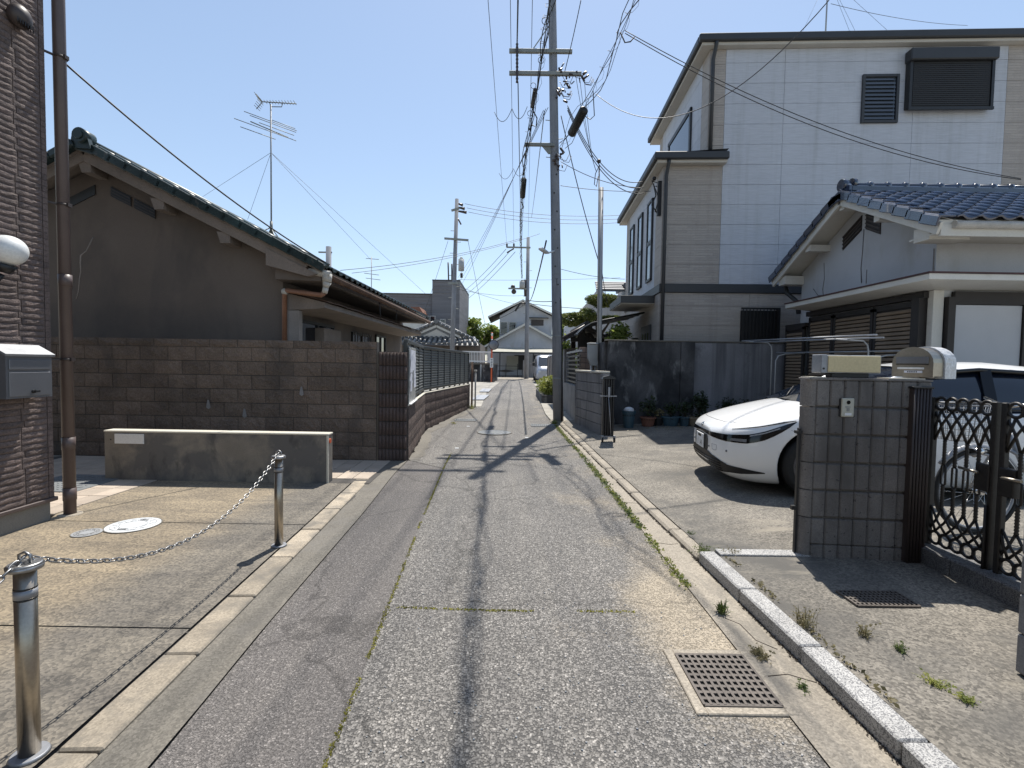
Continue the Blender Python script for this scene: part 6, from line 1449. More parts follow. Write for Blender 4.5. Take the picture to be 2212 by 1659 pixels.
for (wx, wy) in ((-.78, -1.3), (.78, -1.3), (-.78, 1.3), (.78, 1.3)): quick('wheel', 'tyre', lambda b: b.cyl((vx + wx - .1, vy + wy, vz + .3), (vx + wx + .1, vy + wy, vz + .3), .3, .3, 20), T)
quick('mirror', 'black_plastic', lambda b: b.box((vx - 1.08, vy - 1.3, vz + 1.15), (vx - .9, vy - 1.2, vz + 1.4), .02), T)
quick('plate', 'white_paint', lambda b: b.box((vx - .17, vy - 2.09, vz + .42), (vx + .17, vy - 2.06, vz + .58)), T)
# ---- planter with hedge
T = thing('planter', 'dark concrete kerbside planter beyond the large pole', 'planter', (1.65, 17, .15))
quick('box', 'old_cement', lambda b: [b.box(p, q, .01) for p, q in (((1.02, 16.4, .1), (2.0, 16.5, .42)), ((1.02, 16.501, .1), (1.12, 20.5, .42)), ((1.9, 16.501, .1), (2.0, 20.5, .42)))], T)
quick('earth', 'soil', lambda b: b.box((1.12, 16.5, .1), (1.9, 20.5, .36)), T)
g = random.Random(5)
for k, lb in enumerate(('yellow-green hedge bush nearest the pole in the planter', 'yellow-green hedge bush in the middle of the planter', 'yellow-green hedge bush at the far end of the planter')):
    T = thing('hedge_bush', lb, 'bush', (1.42, 17.0 + k * 1.15, .36), 'bushes in the planter')
    quick('foliage', 'hedge_leaf', lambda b: leaf_cloud(b, (1.42, 17.0 + k * 1.15, .66), (.5, .7, .42), 1100, .07, 40 + k, shell=.3), T)
    quick('stem', 'bark', lambda b: [b.tube([(1.42, 17.0 + k * 1.15, .34), (1.42 + .2 * math.cos(i * 2.1), 17.0 + k * 1.15 + .2 * math.sin(i * 2.1), .7)], .012, 5) for i in range(4)], T)
# ---- row of tall concrete fence posts and panels on the right of the lane
T = thing('panel_fence', 'tall brown concrete panel fence with posts behind the planter', 'fence', (2.2, 22, .2))
for k in range(7):
    y0 = 18.0 + k * 1.6; x0 = 2.05 + k * .0
    quick('fence_post', 'grey_block', lambda b: b.box((x0 - .07, y0 - .07, .15), (x0 + .09, y0 + .07, 1.95), .006), T)
    if k < 6: quick('panel', 'trim_brown', lambda b: b.box((x0 - .02, y0 + .075, .2), (x0 + .03, y0 + 1.525, 1.88)), T)
T = thing('grille_wall', 'low block wall with horizontal dark metal grille past the fluted wall', 'wall', (1.95, 13, .1))
quick('base_wall', 'grey_block', lambda b: b.box((1.52, 11.25, .1), (1.68, 15.0, .95)), T)
quick('post', 'grey_block', lambda b: (b.box((1.62, 15.2, .1), (1.72, 15.5, 1.95)), b.box((1.74, 15.25, .1), (1.98, 15.55, 1.98)), b.box((1.5, 14.0, .951), (1.7, 14.2, 1.75))), T)
for k in range(7): quick('grille_bar', 'black_metal', lambda b: b.box((1.58, 11.4, 1.0 + k * .11), (1.61, 13.98, 1.045 + k * .11)), T)
quick('grille_frame', 'galvanised', lambda b: (b.box((1.56, 11.35, 1.77), (1.63, 13.99, 1.82)), b.box((1.56, 13.94, .951), (1.63, 13.99, 1.77))), T)
T = thing('brick_pier', 'tan brick gate pier behind the fluted wall', 'pier', (1.85, 12.6, .1))
quick('core', 'mortar_dark', lambda b: b.box((1.725, 12.305, .1), (1.975, 12.595, 1.89)), T)
for r in range(12):
    for k in range(2): quick('brick', 'brick_tile', lambda b: b.box((1.72 + k * .131, 12.3, .3 + r * .135), (1.847 + k * .131, 12.6, .425 + r * .135), .004), T)
# ---- roofed timber gate and pine
T = thing('timber_gate', 'dark timber roofed gateway with sagging dark roof beside the pine', 'gateway', (2.3, 15, .15))
for x, y in ((1.98, 14.2), (2.2, 14.3), (2.0, 16.0), (2.8, 14.3)): quick('post', 'wood_dark', lambda b: b.box((x - .07, y - .07, .1), (x + .07, y + .07, 2.4)), T)
rf = quick('roof', 'wood_dark', lambda b: (b.prism([(1.42, 13.6, 2.10), (2.08, 13.6, 2.5), (2.08, 13.6, 2.57), (1.42, 13.6, 2.17)], (0, 3.4, 0)), b.prism([(2.08, 13.6, 2.5), (3.0, 13.6, 2.05), (3.0, 13.6, 2.12), (2.08, 13.6, 2.57)], (0, 3.4, 0))), T)
for k in range(9): quick('roof_batten', 'brown_metal', lambda b: b.tube([(1.40, 13.65 + k * .4, 2.19), (1.72, 13.65 + k * .4, 2.39), (2.08, 13.65 + k * .4, 2.6)], .04, 6), rf)
quick('ridge', 'wood_dark', lambda b: b.tube([(2.08, 13.55, 2.63), (2.08, 17.05, 2.63)], .07, 8), rf)
quick('brace', 'wood_dark', lambda b: (b.bar((1.98, 14.2, 1.9), (2.3, 14.2, 2.38), .06, .08), b.bar((2.8, 14.3, 1.6), (2.3, 14.3, 2.35), .06, .08), b.bar((1.7, 14.2, 2.2), (2.95, 14.25, 2.2), .08, .12)), T)
T = thing('carport', 'thin curved dark carport roof at the flank of the siding house', 'carport', (2.4, 13, .2))
cpr = ((1.70, 2.28), (1.86, 2.45), (2.06, 2.57), (2.4, 2.66), (3.4, 2.86))
quick('roof_sheet', 'charcoal_trim', lambda b: b.loft([[(x, 12.6, z), (x, 14.4, z)] for x, z in cpr] + [[(x, 12.6, z - .03), (x, 14.4, z - .03)] for x, z in cpr[::-1]]), T)
for k in range(4): quick('rib', 'black_metal', lambda b: b.tube([(x, 12.6 + k * .58, z - .02) for x, z in cpr], .026, 6), T)
quick('post', 'black_metal', lambda b: b.box((2.05, 14.3, .1), (2.13, 14.38, 2.5)), T)
px0, py0 = 3.0, 18.0
T = thing('cloud_pine', 'cloud-pruned pine with flat clipped pads beside the gateway', 'tree', (px0, py0, .2))
quick('trunk', 'bark', lambda b: (b.tube([(px0 + .2, py0, .1), (px0 + .05, py0, 1.4), (px0 + .2, py0, 2.4), (px0 + .1, py0, 3.1), (px0 + .2, py0, 3.7)], [.14, .12, .10, .07, .04], 8), b.tube([(px0 + .15, py0, 2.5), (px0 - .3, py0, 2.9), (px0 - .6, py0, 3.0)], [.07, .05, .03], 6), b.tube([(px0 + .2, py0, 2.5), (px0 + .4, py0, 2.8), (px0 + .6, py0, 3.1)], [.07, .05, .03], 6)), T)
for k, (c, r_, n_) in enumerate((((2.15, 18.0, 3.14), (.5, .5, .3), 3400), ((2.72, 18.1, 3.24), (.5, .5, .34), 3600), ((3.25, 18.0, 3.86), (.62, .55, .3), 4600), ((3.6, 18.1, 3.2), (.4, .4, .16), 1500))):
    quick('foliage_pad', 'pine_green', lambda b: leaf_cloud(b, c, r_, n_, .045, 60 + k, shell=.62), T)
T = thing('garden_shrub', 'loose leafy garden shrub under the gateway roof', 'shrub', (2.3, 17.6, .2))
quick('foliage', 'leaf_green', lambda b: [leaf_cloud(b, c, (.5, .5, .6), 420, .07, 80 + i, shell=.2) for i, c in enumerate(((2.0, 17.5, 1.7), (2.3, 17.6, 1.4), (1.9, 17.4, 2.1)))], T)
quick('stem', 'bark', lambda b: [b.tube([(2.2, 17.5, .1), (2.1 + .2 * i, 17.5, 1.2), (1.8 + .3 * i, 17.5, 2.4)], [.04, .03, .015], 5) for i in range(3)], T)
T = thing('wall_shrub', 'small green shrub showing over the cement wall', 'shrub', (2.75, 12.6, .2))
quick('foliage', 'leaf_green', lambda b: leaf_cloud(b, (2.75, 12.6, 2.25), (.35, .35, .38), 800, .06, 90, shell=.3), T)
quick('stem', 'bark', lambda b: b.tube([(2.75, 12.6, .1), (2.72, 12.6, 2.1)], .025, 6), T)
# ---- white neighbour house behind the pine
T = thing('white_neighbour_house', 'white house with grey ribbed roof behind the pine', 'house', (6, 26, 0))
quick('wall', 'white_stucco', lambda b: b.prism([(3.35, 26, 0), (8.5, 26, 0), (8.5, 26, 5.0), (4.55, 26, 5.3), (3.35, 26, 3.9)], (0, 6, 0)), T)
quick('roof', 'grey_tile', lambda b: (b.prism([(4.35, 25.6, 5.35), (9, 25.6, 5.35), (9, 27.5, 6.1), (4.6, 27.5, 6.1)], (0, 0, .1))), T)
for k in range(5): quick('roof_course', 'roof_slate', lambda b: b.bar((4.36 + k * .04, 25.62 + k * .38, 5.46 + k * .15), (9, 25.62 + k * .38, 5.46 + k * .15), .06, .04), T)
quick('verge', 'white_trim', lambda b: (b.bar((4.5, 25.55, 5.45), (3.0, 25.55, 3.5), .06, .14), b.bar((4.5, 25.55, 5.45), (5.0, 25.55, 4.9), .06, .14)), T)
quick('dormer', 'white_stucco', lambda b: b.box((6.0, 24, 4.6), (9, 28, 5.6)), T)
quick('dormer_trim', 'charcoal_trim', lambda b: (b.box((5.9, 23.9, 5.6), (9, 28.1, 5.85)), b.box((5.9, 23.9, 4.4), (9, 28.1, 4.6))), T)
w_ = quick('window', 'white_trim', lambda b: b.box((3.7, 25.93, 3.0), (4.3, 25.99, 3.8)), T); quick('pane', 'dark_glass', lambda b: b.box((3.76, 25.91, 3.06), (4.24, 25.929, 3.74)), w_)
# ---- sky-line houses closing the view behind everything
T = thing('roof_antenna', 'small television antenna far behind the dark eave', 'antenna', (-8.6, 30, 3))
quick('mast', 'pole_steel', lambda b: b.cyl((-8.75, 30, 2.5), (-8.75, 30, 7.9), .025), T)
quick('elements', 'arm_steel', lambda b: (b.bar((-9.1, 30, 7.8), (-8.3, 30, 7.75), .03, .03), b.bar((-9.2, 30, 6.9), (-8.3, 30, 6.8), .03, .03), b.bar((-9.1, 30, 6.6), (-8.2, 30, 6.5), .03, .03)), T)
T = thing('utility_pole', 'top of a utility pole peeking over the dark roof', 'pole', (-8.0, 22, 0))
quick('pole', 'pole_concrete', lambda b: b.cyl((-8.35, 22, 0), (-8.35, 22, 6.6), .14, .12, 12), T)
quick('arm', 'arm_steel', lambda b: b.bar((-8.8, 22, 6.35), (-8.2, 22, 6.35), .06, .06), T)

# ================================================================== poles and wires
PYY = 11.45
pb, ptop = at(1206, 908, PYY), at(1193, 0, PYY)
def P1(z): return pb.lerp(ptop, (z - pb.z) / (ptop.z - pb.z))
T = thing('utility_pole', 'large concrete utility pole with crossarms and a street lamp by the lane', 'utility pole', (pb.x, pb.y, .05))
quick('shaft', 'pole_concrete', lambda b: b.tube([P1(.02), P1(3), P1(6), P1(9), P1(11.2)], [.125, .115, .104, .093, .084], 24), T)
for z in (1.1, 2.1, 3.55, 4.35, 5.6, 6.35, 6.75, 7.6, 8.3, 8.75, 9.5, 10.2): quick('steel_band', 'arm_steel', lambda b: b.cyl(P1(z), P1(z + .05), .126 - .0037 * z, .126 - .0037 * z, 20), T)
for k in range(11):
    z = 2.9 + k * .42; s = 1 if k % 2 else -1; quick('step_bolt', 'arm_steel', lambda b: b.tube([P1(z), P1(z) + Vector((s * .2, -.03, 0))], .009, 5), T) if z > 6.2 else quick('bolt_hole', 'black_metal', lambda b: b.cyl(P1(z) + Vector((.03 * s, -.1, 0)), P1(z) + Vector((.03 * s, -.118, 0)), .018, .018, 10), T)
quick('riser_cable', 'wire_black', lambda b: b.tube([P1(3.0) + Vector((.09, -.08, 0)), P1(2) + Vector((.105, -.07, 0)), P1(1) + Vector((.09, -.09, 0)), P1(.06) + Vector((.07, -.12, 0))], .018, 6), T)
def arm(pz, xl, xr, h=.085, m='arm_steel', dy=-.1):
    a = at(xl, pz, PYY + dy); c = at(xr, pz + (xr - xl) * .012, PYY + dy); quick('crossarm', m, lambda b: b.bar(a, c, .075, h, .006), T); return a, c
A1 = arm(110, 1100, 1236); A2 = arm(158, 1100, 1256); 
A3 = (P1(10.2) + Vector((-1.35, -.1, 0)), P1(10.2) + Vector((.25, -.1, 0))); quick('crossarm', 'arm_steel', lambda b: b.bar(A3[0], A3[1], .075, .085, .006), T)
quick('arm_brace', 'arm_steel', lambda b: b.bar(at(1150, 108, PYY - .1), P1(9.35), .03, .02), T)
quick('arm_brace', 'arm_steel', lambda b: b.bar(A3[0].lerp(A3[1], .5), P1(9.8), .03, .02), T)
br = at(1133, 312, PYY - .1)
quick('bracket', 'arm_steel', lambda b: (b.bar(br, P1(br.z) + Vector((0, -.1, 0)), .06, .07, .004), b.prism([P1(br.z - .02) + Vector((-.1, -.1, 0)), P1(br.z - .02) + Vector((-.3, -.1, 0)), P1(br.z - .2) + Vector((-.15, -.1, 0)), P1(br.z - .2) + Vector((-.1, -.1, 0))], (0, .03, 0))), T)
quick('insulator_rod', 'insulator', lambda b: b.tube([at(1117, 95 + k * 4.15, PYY - .16) for k in range(21)], [.022 if k % 2 else .034 for k in range(21)], 8), T)
def fitting(px, py, n, seed, sc=1.0):
    g = random.Random(seed); c = at(px, py, PYY - .12)
    def f(b):
        for _ in range(n):
            p = c + Vector((g.uniform(-.16, .2), g.uniform(-.08, .08), g.uniform(-.22, .22))) * sc; q = p + Vector((g.uniform(-.1, .1), g.uniform(-.05, .05), g.uniform(-.12, .12)))
            b.tube([p, q], g.uniform(.012, .03), 6)
        for _ in range(3):
            p = c + Vector((g.uniform(-.15, .2), 0, g.uniform(-.2, .2))) * sc; b.tube([p, p + Vector((.08, 0, -.14)), p + Vector((.2, 0, -.16)), p + Vector((.26, 0, -.02))], .007, 5)
    quick('clamp_cluster', 'insulator', f, T)
fitting(1222, 165, 16, 1); fitting(1214, 205, 9, 2, .7); fitting(1255, 165, 6, 3, .5); fitting(1205, 345, 12, 4, .8)
lampb = P1(at(1203, 541, PYY).z)
quick('street_lamp', 'cover_pale', lambda b: (b.bar(at(1181, 546, PYY - .45), at(1168, 537, PYY - .95), .11, .06, .02), b.tube([lampb, at(1183, 547, PYY - .4)], .02, 6)), T)
quick('earth_mark', 'black_metal', lambda b: (b.bar(P1(3.45) + Vector((-.03, -.113, 0)), P1(3.45) + Vector((.03, -.113, 0)), .006, .012), b.bar(P1(3.30) + Vector((0, -.113, 0)), P1(3.45) + Vector((0, -.113, 0)), .006, .012)), T)
quick('base_collar', 'gutter_concrete', lambda b: b.cyl((pb.x, pb.y, .0), (pb.x, pb.y, .13), .22, .19, 16), T)

# pole on the left beyond the fence, pole at the end of the lane
def far_pole(label, px, ptop_y, pbase_y, Y, r, arms, boxes):
    t0, t1 = at(px[1], pbase_y, Y), at(px[0], ptop_y, Y); bs = t0.copy()
    T = thing('utility_pole', label, 'utility pole', (t0.x, Y, .2))
    d = (t1 - t0); k = (t0.z - .1) / d.z if d.z else 0; foot = t0 - d * k
    quick('shaft', 'pole_concrete', lambda b: b.tube([foot, t1], [r, r * .72], 14), T)
    for (xa, ya, xb, yb) in arms: quick('crossarm', 'arm_steel', lambda b: b.bar(at(xa, ya, Y - .2), at(xb, yb, Y - .2), .12, .12), T)
    for (x0, y0, x1, y1, m) in boxes:
        a, c = at(x0, y1, Y - .35), at(x1, y0, Y - .35); quick('transformer', m, lambda b: (b.cyl(((a.x + c.x) / 2, Y - .35, a.z), ((a.x + c.x) / 2, Y - .35, c.z - .15), (c.x - a.x) / 2, (c.x - a.x) / 2, 16), b.cyl(((a.x + c.x) / 2, Y - .35, c.z - .15), ((a.x + c.x) / 2, Y - .35, c.z), (c.x - a.x) / 2 * .7, .05, 12)), T)
    for q in range(9):
        p = foot.lerp(t1, .35 + q * .06); quick('step_bolt', 'arm_steel', lambda b: b.tube([p, p + Vector((.35 * (1 if q % 2 else -1), 0, 0))], .02, 5), T)
    return T
Y2, Y3 = 32.0, 42.0
T2 = far_pole('utility pole with transformer rising behind the louvre fence', (987, 977), 430, 750, Y2, .17, ((960, 515, 1012, 519), (968, 612, 996, 612), (975, 455, 992, 450)), ((990, 555, 1003, 585, 'equipment_grey'),))
quick('insulator_set', 'insulator', lambda b: [b.tube([at(989, 440 + k * 8, Y2), at(1000 + k * 4, 443 + k * 8, Y2)], [.05, .1], 6) for k in range(3)] + [b.tube([at(988, 470, Y2), at(996, 485, Y2)], .05, 6), b.tube([at(968, 567, Y2), at(969, 605, Y2)], .05, 6), b.tube([at(976, 570, Y2), at(976, 607, Y2)], .05, 6), b.tube([at(997, 590, Y2), at(997, 600, Y2)], .09, 6)], T2)
T3 = far_pole('utility pole with transformer standing in the lane before the white house', (1141, 1137), 513, 812, Y3, .2, ((1094, 534, 1146, 535), (1098, 623, 1138, 624)), ((1122, 604, 1134, 622, 'equipment_grey'),))
quick('insulator_set', 'insulator', lambda b: [b.tube([at(x, 534, Y3), at(x, 526, Y3)], .08, 6) for x in (1095, 1110)] + [b.bar(at(1095, 546, Y3), at(1110, 537, Y3), .1, .1), b.tube([at(1135, 605, Y3), at(1136, 640, Y3)], .16, 6), b.sphere(at(1108, 620, Y3), .2, 8, 6), b.sphere(at(1110, 630, Y3), .22, 8, 6)], T3)
quick('lamp', 'black_metal', lambda b: (b.tube([at(1136, 655, Y3), at(1126, 655, Y3), at(1122, 658, Y3)], .06, 6), b.bar(at(1124, 655, Y3), at(1113, 672, Y3), .25, .15)), T3)

def wire(p0, p1, label, sag=.3, r=.008, m='wire_black', n=24, mid=None):
    p0, p1 = Vector(p0), Vector(p1)
    pts = [p0.lerp(p1, i / n) - Vector((0, 0, 4 * sag * (i / n) * (1 - i / n))) for i in range(n + 1)]
    return tag(quick('overhead_wire', m, lambda b: b.tube(pts, r, 5)), label, 'wire', 'overhead wires')
def bundle(pts, label, strands, r, seed, spread, m='wire_black', extra=None):
    """several cables lashed together along one path"""
    g = random.Random(seed); pts = [Vector(p) for p in pts]; dense = []
    for a, c in zip(pts, pts[1:]):
        k = max(2, int((c - a).length / .25)); dense += [a.lerp(c, i / k) for i in range(k)]
    dense.append(pts[-1])
    T = thing('cable_bundle', label, 'cable bundle', pts[0], 'cable bundles')
    for s in range(strands):
        o = [Vector((noise.noise((i * .22, s * 3.1, seed)), noise.noise((i * .2, s * 2.7, seed + 9)) * .6, noise.noise((i * .25, s * 4.3, seed + 5)))) * spread * (1 if s else .3) for i in range(len(dense))]
        quick('strand', m, lambda b: b.tube([p + q for p, q in zip(dense, o)], r * g.uniform(.7, 1.2), 5), T)
    hp = []
    for i in range(len(dense) * 4 - 4):
        p = dense[i // 4].lerp(dense[min(i // 4 + 1, len(dense) - 1)], (i % 4) / 4); a = i * 1.1; hp.append(p + Vector((math.cos(a), 0, math.sin(a))) * min(spread, .12) * .6)
    quick('lashing', m, lambda b: b.tube(hp, r * .4, 4), T)
    if extra: extra(T)
    return T
# high-voltage lines above the lane (pole at the end -> overhead past the camera)
def hv(x0, x1, y1, label, r=.009, z=11.6):
    a = at(x1, y1, Y3); c = at(x0, 0, (z - EYE) / .76); d = (c - a); e = c + d.normalized() * 26
    return wire(a, e, label, .25, r, 'wire_black', 40)
hv(1056, 1095, 530, 'high line farthest left above the lane')
hv(1103, 1110, 530, 'high line second from the left above the lane')
hv(1150, 1141, 520, 'high line passing just left of the large pole top')
wire(at(1119, 0, 9.0), at(1117, 97, PYY - .16), 'doubled line dropping onto the insulator rod of the large pole', .05, .016)
wire(at(1119, 178, PYY - .16), at(1128, 600, Y3), 'line running from the insulator rod to the far transformer', .3, .012)
wire(at(1255, 0, 10.2), at(1219, 158, PYY - .1), 'line descending to the right end of the lower crossarm', .05, .009)
for k, (q, yy) in enumerate((((1068, 240), (1106, 232)), ((1106, 232), (1139, 229)))) if False else []: pass
for k, (a, c, Y_) in enumerate((((1068, 242), (1106, 234), 20.), ((1106, 234), (1139, 230), 20.), ((1078, 374), (1109, 364), 28.), ((1109, 364), (1136, 362), 28.))):
    wire(at(*a, Y_), at(*c, Y_), ('left', 'right', 'left', 'right')[k] + (' half of the nearer' if k < 2 else ' half of the farther') + ' drooping spacer under the high lines', .45, .012, n=10)
# communication cables along the lane, carried by the bracket
def tail(T):
    for (x0, y0, x1, y1, Y_, r) in ((1156, 195, 1150, 230, 10.6, .05), (1132, 388, 1129, 425, 13.2, .075)):
        a, c = at(x0, y0, Y_), at(x1, y1, Y_ + .5); quick('closure', 'black_plastic', lambda b: b.tube([a.lerp(c, -.08), a, c, c.lerp(a, -.08)], [r * .5, r, r, r * .5], 10), T)
    for (x, y, Y_) in ((1178, 45, 8.2), (1169, 130, 9.3), (1152, 185, 10.4), (1145, 245, 10.9)): quick('cable_ring', 'wire_black', lambda b: b.ring(at(x, y, Y_), .055, .006, (0, 1, .2), 14, 5), T)
    quick('hanging_loop', 'wire_black', lambda b: b.tube([at(1150, 236, 10.7), at(1160, 255, 10.8), at(1158, 275, 10.8), at(1150, 270, 10.9), at(1143, 280, 11)], .013, 6), T)
    quick('hanging_loop', 'wire_black', lambda b: b.tube([at(1134, 330, 11.3), at(1128, 345, 11.4), at(1132, 372, 12)], .010, 6), T)
bundle([at(1127.5, 602, Y3), at(1125, 529, 30), at(1126, 470, 19), at(1130, 385, 12.6), at(1136, 320, PYY - .1), at(1143, 273, 10.9), at(1151, 234, 10.5), at(1160, 193, 9.9), at(1170, 130, 9.2), at(1178, 52, 8.1), at(1190, 0, 7.3), Vector((.62, 3.5, 6.9)), Vector((.9, -8, 6.9))],
       'tangled black cable bundle carried by the bracket left of the large pole', 5, .0085, 3, .13, extra=tail)
# second bundle over the right-hand side of the lane with a long splice closure
def tail2(T):
    a, c = at(1261, 238, 10.1), at(1235, 288, 10.75); quick('splice_closure', 'black_plastic', lambda b: b.tube([a.lerp(c, -.06), a, c, c.lerp(a, -.06)], [.05, .095, .095, .05], 12), T)
    quick('hanging_loop', 'wire_grey', lambda b: b.tube([at(1340, 70, 7.9), at(1350, 92, 7.9), at(1362, 90, 7.9), at(1370, 80, 7.9)], .011, 6), T)
    quick('hanging_loop', 'wire_grey', lambda b: b.tube([at(1281, 195, 9.6), at(1284, 250, 9.9), at(1275, 258, 10), at(1262, 250, 10.1)], .009, 6), T)
bundle([P1(6.45) + Vector((.1, -.1, 0)), at(1235, 289, 10.8), at(1261, 234, 10.1), at(1284, 187, 9.4), at(1318, 117, 8.5), at(1344, 62, 7.9), at(1373, 0, 7.3), Vector((2.3, 3, 7.0)), Vector((3.2, -6, 7.2))],
       'spiral-lashed cable bundle running from the large pole toward the upper right', 4, .0065, 8, .3, 'wire_grey', tail2)
# service drops
sd0 = at(1350, 66, 7.85)
for k in range(2): wire(sd0 + Vector((0, 0, -.04 * k)), at(2205, 386 + 2 * k, 8.4), ('upper', 'lower')[k] + ' strand of the twin drop crossing the siding house to the blue roof', .32 + .05 * k, .0065)
wire(at(1287, 203, PYY), at(1791, 0, 7.4), 'drooping wire from the large pole rising to the upper right corner', 1.05, .008, 'wire_grey', 30)
hc = at(1388, 392, 11.9)
for k in range(3): wire(at(1226, 228 + k * 5, PYY), hc + Vector((.02 * k, 0, -.14 * k)), ('topmost', 'middle', 'lowest')[k] + ' of three service wires curving to the siding house corner', .55, .010, 'wire_grey')
wire(at(1211, 349, PYY), at(1376, 405, 11.9), 'single service wire below the three to the siding house', .12, .008, 'wire_grey')
wire(at(1211, 401, PYY), at(1406, 413, 12), 'level thin wire from the large pole to the siding house', .05, .007, 'wire_grey')
for k, x in enumerate((1244, 1252, 1262)): wire(at(x, 165, PYY), at(1288, 370, 11.7), ('first', 'second', 'third')[k] + ' thin line from the crossarm end down to the service pole', .18 + .1 * k, .006, 'wire_grey')
wire(at(1212, 250, PYY), at(1301, 590, 11.8), 'slack line from the large pole passing the service pole', .15, .011, 'wire_grey')
wire(at(1301, 590, 11.8), at(1312, 655, 12.5), 'short slack line hanging from the service pole', .05, .009, 'wire_grey')
for k in range(3): wire(at(1184 - 5 * k, 232 + 3 * k, PYY), at(989, 600 + 14 * k, Y2), ('upper', 'middle', 'lower')[k] + ' of three lines descending from the large pole to the fence pole', .25, .007, 'wire_black')
wire(at(1176, 240, PYY), at(1148, 470, 38), 'thin line slanting behind the large pole toward the far pole', .2, .012, 'wire_grey')
# lines between the poles and houses beyond
for k in range(3): wire(at(1004 + 4 * k, 440 + 9 * k, Y2), at(1352, 464 + 8 * k, 30.0), ('top', 'middle', 'bottom')[k] + ' of three lines from the fence pole passing behind the large pole', .35, .014, 'wire_grey')
wire(at(735, 584, 21), at(1124, 515, 30), 'long line from the dark eave up to the lane cables', .25, .012, 'wire_grey')
wire(at(760, 590, 21), at(1166, 505, 27), 'second long line from the dark eave to the cables by the pole', .25, .010, 'wire_grey')
for k in range(3): wire(at(1093 + 10 * k, 538 + 3 * k, Y3), at(985, 640 + 12 * k, 70.), ('first', 'second', 'third')[k] + ' of three spaced lines leading off behind the fence pole', .4, .022, 'wire_grey')
for k in range(2): wire(at(986, 616 + 8 * k, Y2), at(1138, 650 - 22 * k + 10, Y3), ('upper', 'lower')[k] + ' of two lines linking the fence pole and the far pole', .2, .012, 'wire_grey')
wire(at(990, 604, Y2), at(1340, 600, 30.), 'level thin line crossing the lane behind the large pole', .08, .010, 'wire_grey')
wire(at(1138, 648, Y3), at(1200, 650, 38.), 'upper cable from the far pole to behind the large pole', .1, .03)
wire(at(1138, 655, Y3), at(1345, 668, 36.), 'lower cable from the far pole toward the pine', .15, .025, 'wire_grey')
wire(at(1138, 655, Y3), at(1010, 712, 48.), 'service cable drooping from the far pole to the trees', .3, .022)
wire(at(1011, 520, Y2), at(1047, 697, 40.), 'guy line slanting down from the fence pole crossarm', .05, .014, 'wire_grey')
wire(at(1180, 520, PYY + .2), at(1140, 650, Y3), 'heavy cable falling from the large pole to the far pole', .55, .02)
wire(at(968, 520, Y2), at(915, 680, 36.), 'guy line down from the fence pole to the roofs', .05, .012, 'wire_grey')
wire(at(1207, 580, PYY), at(1350, 603, 12.5), 'thin line from the large pole level with the service pole', .05, .006, 'wire_grey')
wire(at(140, 137, 4.75), at(712, 572, 7.4), 'dark service line from the brown building to the eave hopper', .12, .010)
wire(at(1795, 8, 12.3), at(2090, 55, 16), 'fine aerial line at the upper right beyond the roof edge', .1, .006, 'wire_grey')

# ================================================================== plants, pots, weeds
def pot(name, label, x, y, r, h, m, leaf, lh, n, seed, rect=False):
    z = DZ(x, y); T = thing(name, label, 'potted plant', (x, y, z), 'pots along the cement wall')
    prof = [(r * .72, 0), (r * .95, h * .85), (r * 1.08, h * .86), (r * 1.08, h), (r * .95, h), (r * .93, h * .9)]
    rows = [[(x + q * (1.5 if rect else 1) * math.cos(a), y + q * math.sin(a), z + zz) for a in [i / 18 * 2 * math.pi for i in range(18)]] for q, zz in prof]
    quick('pot', m, lambda b: b.loft(rows, closed=True, smooth=False), T)
    quick('soil', 'soil', lambda b: b.cyl((x, y, z + h * .7), (x, y, z + h * .9), r * .92, r * .92, 16), T)
    if leaf:
        g = random.Random(seed)
        quick('stems', 'bark', lambda b: [b.tube([(x, y, z + h * .8), (x + g.uniform(-.5, .5) * r, y + g.uniform(-.5, .5) * r, z + h + lh * .6)], .005, 4) for _ in range(6)], T)
        quick('foliage', leaf, lambda b: leaf_cloud(b, (x, y, z + h + lh * .5), (r * 1.5, r * 1.3, lh * .6), n, .035, seed, shell=.15), T)
pot('potted_plant', 'teal bucket with a white bag at the end of the row of pots', 2.48, 10.2, .14, .36, 'blue_pot', None, 0, 0, 1)
pot('potted_plant', 'brown pot with sparse low shrub beside the teal bucket', 2.92, 10.32, .16, .2, 'terracotta', 'pot_leaf', .42, 260, 2)
pot('potted_plant', 'small dark pot with dry stems between brown and blue pots', 3.16, 10.38, .12, .18, 'black_plastic', 'dry_weed', .2, 90, 3)
pot('potted_plant', 'first of two blue rectangular pots in the row', 3.4, 10.3, .13, .2, 'blue_pot', 'pot_leaf', .3, 220, 4, True)
pot('potted_plant', 'second of two blue rectangular pots in the row', 3.7, 10.32, .12, .2, 'blue_pot', 'pot_leaf', .35, 220, 5)
pot('potted_plant', 'wide tan bowl with the bushiest plant in the row', 4.02, 10.3, .18, .2, 'tan_pot', 'pot_leaf', .55, 700, 6, True)
pot('potted_plant', 'terracotta pot with a shrub near the car nose', 4.6, 10.3, .17, .22, 'terracotta', 'pot_leaf', .42, 420, 7)
pot('potted_plant', 'dark pot with thin shrub right behind the car bonnet', 4.98, 10.35, .14, .2, 'black_plastic', 'pot_leaf', .4, 300, 8)
z = DZ(2.48, 10.2); tag(quick('plastic_bag', 'plastic_sheet', lambda b: b.sphere((2.48, 10.2, z + .37), .1, 12, 8, (1.1, 1, .7))), 'crumpled white bag lying on the teal bucket', 'bag')
g = random.Random(3)
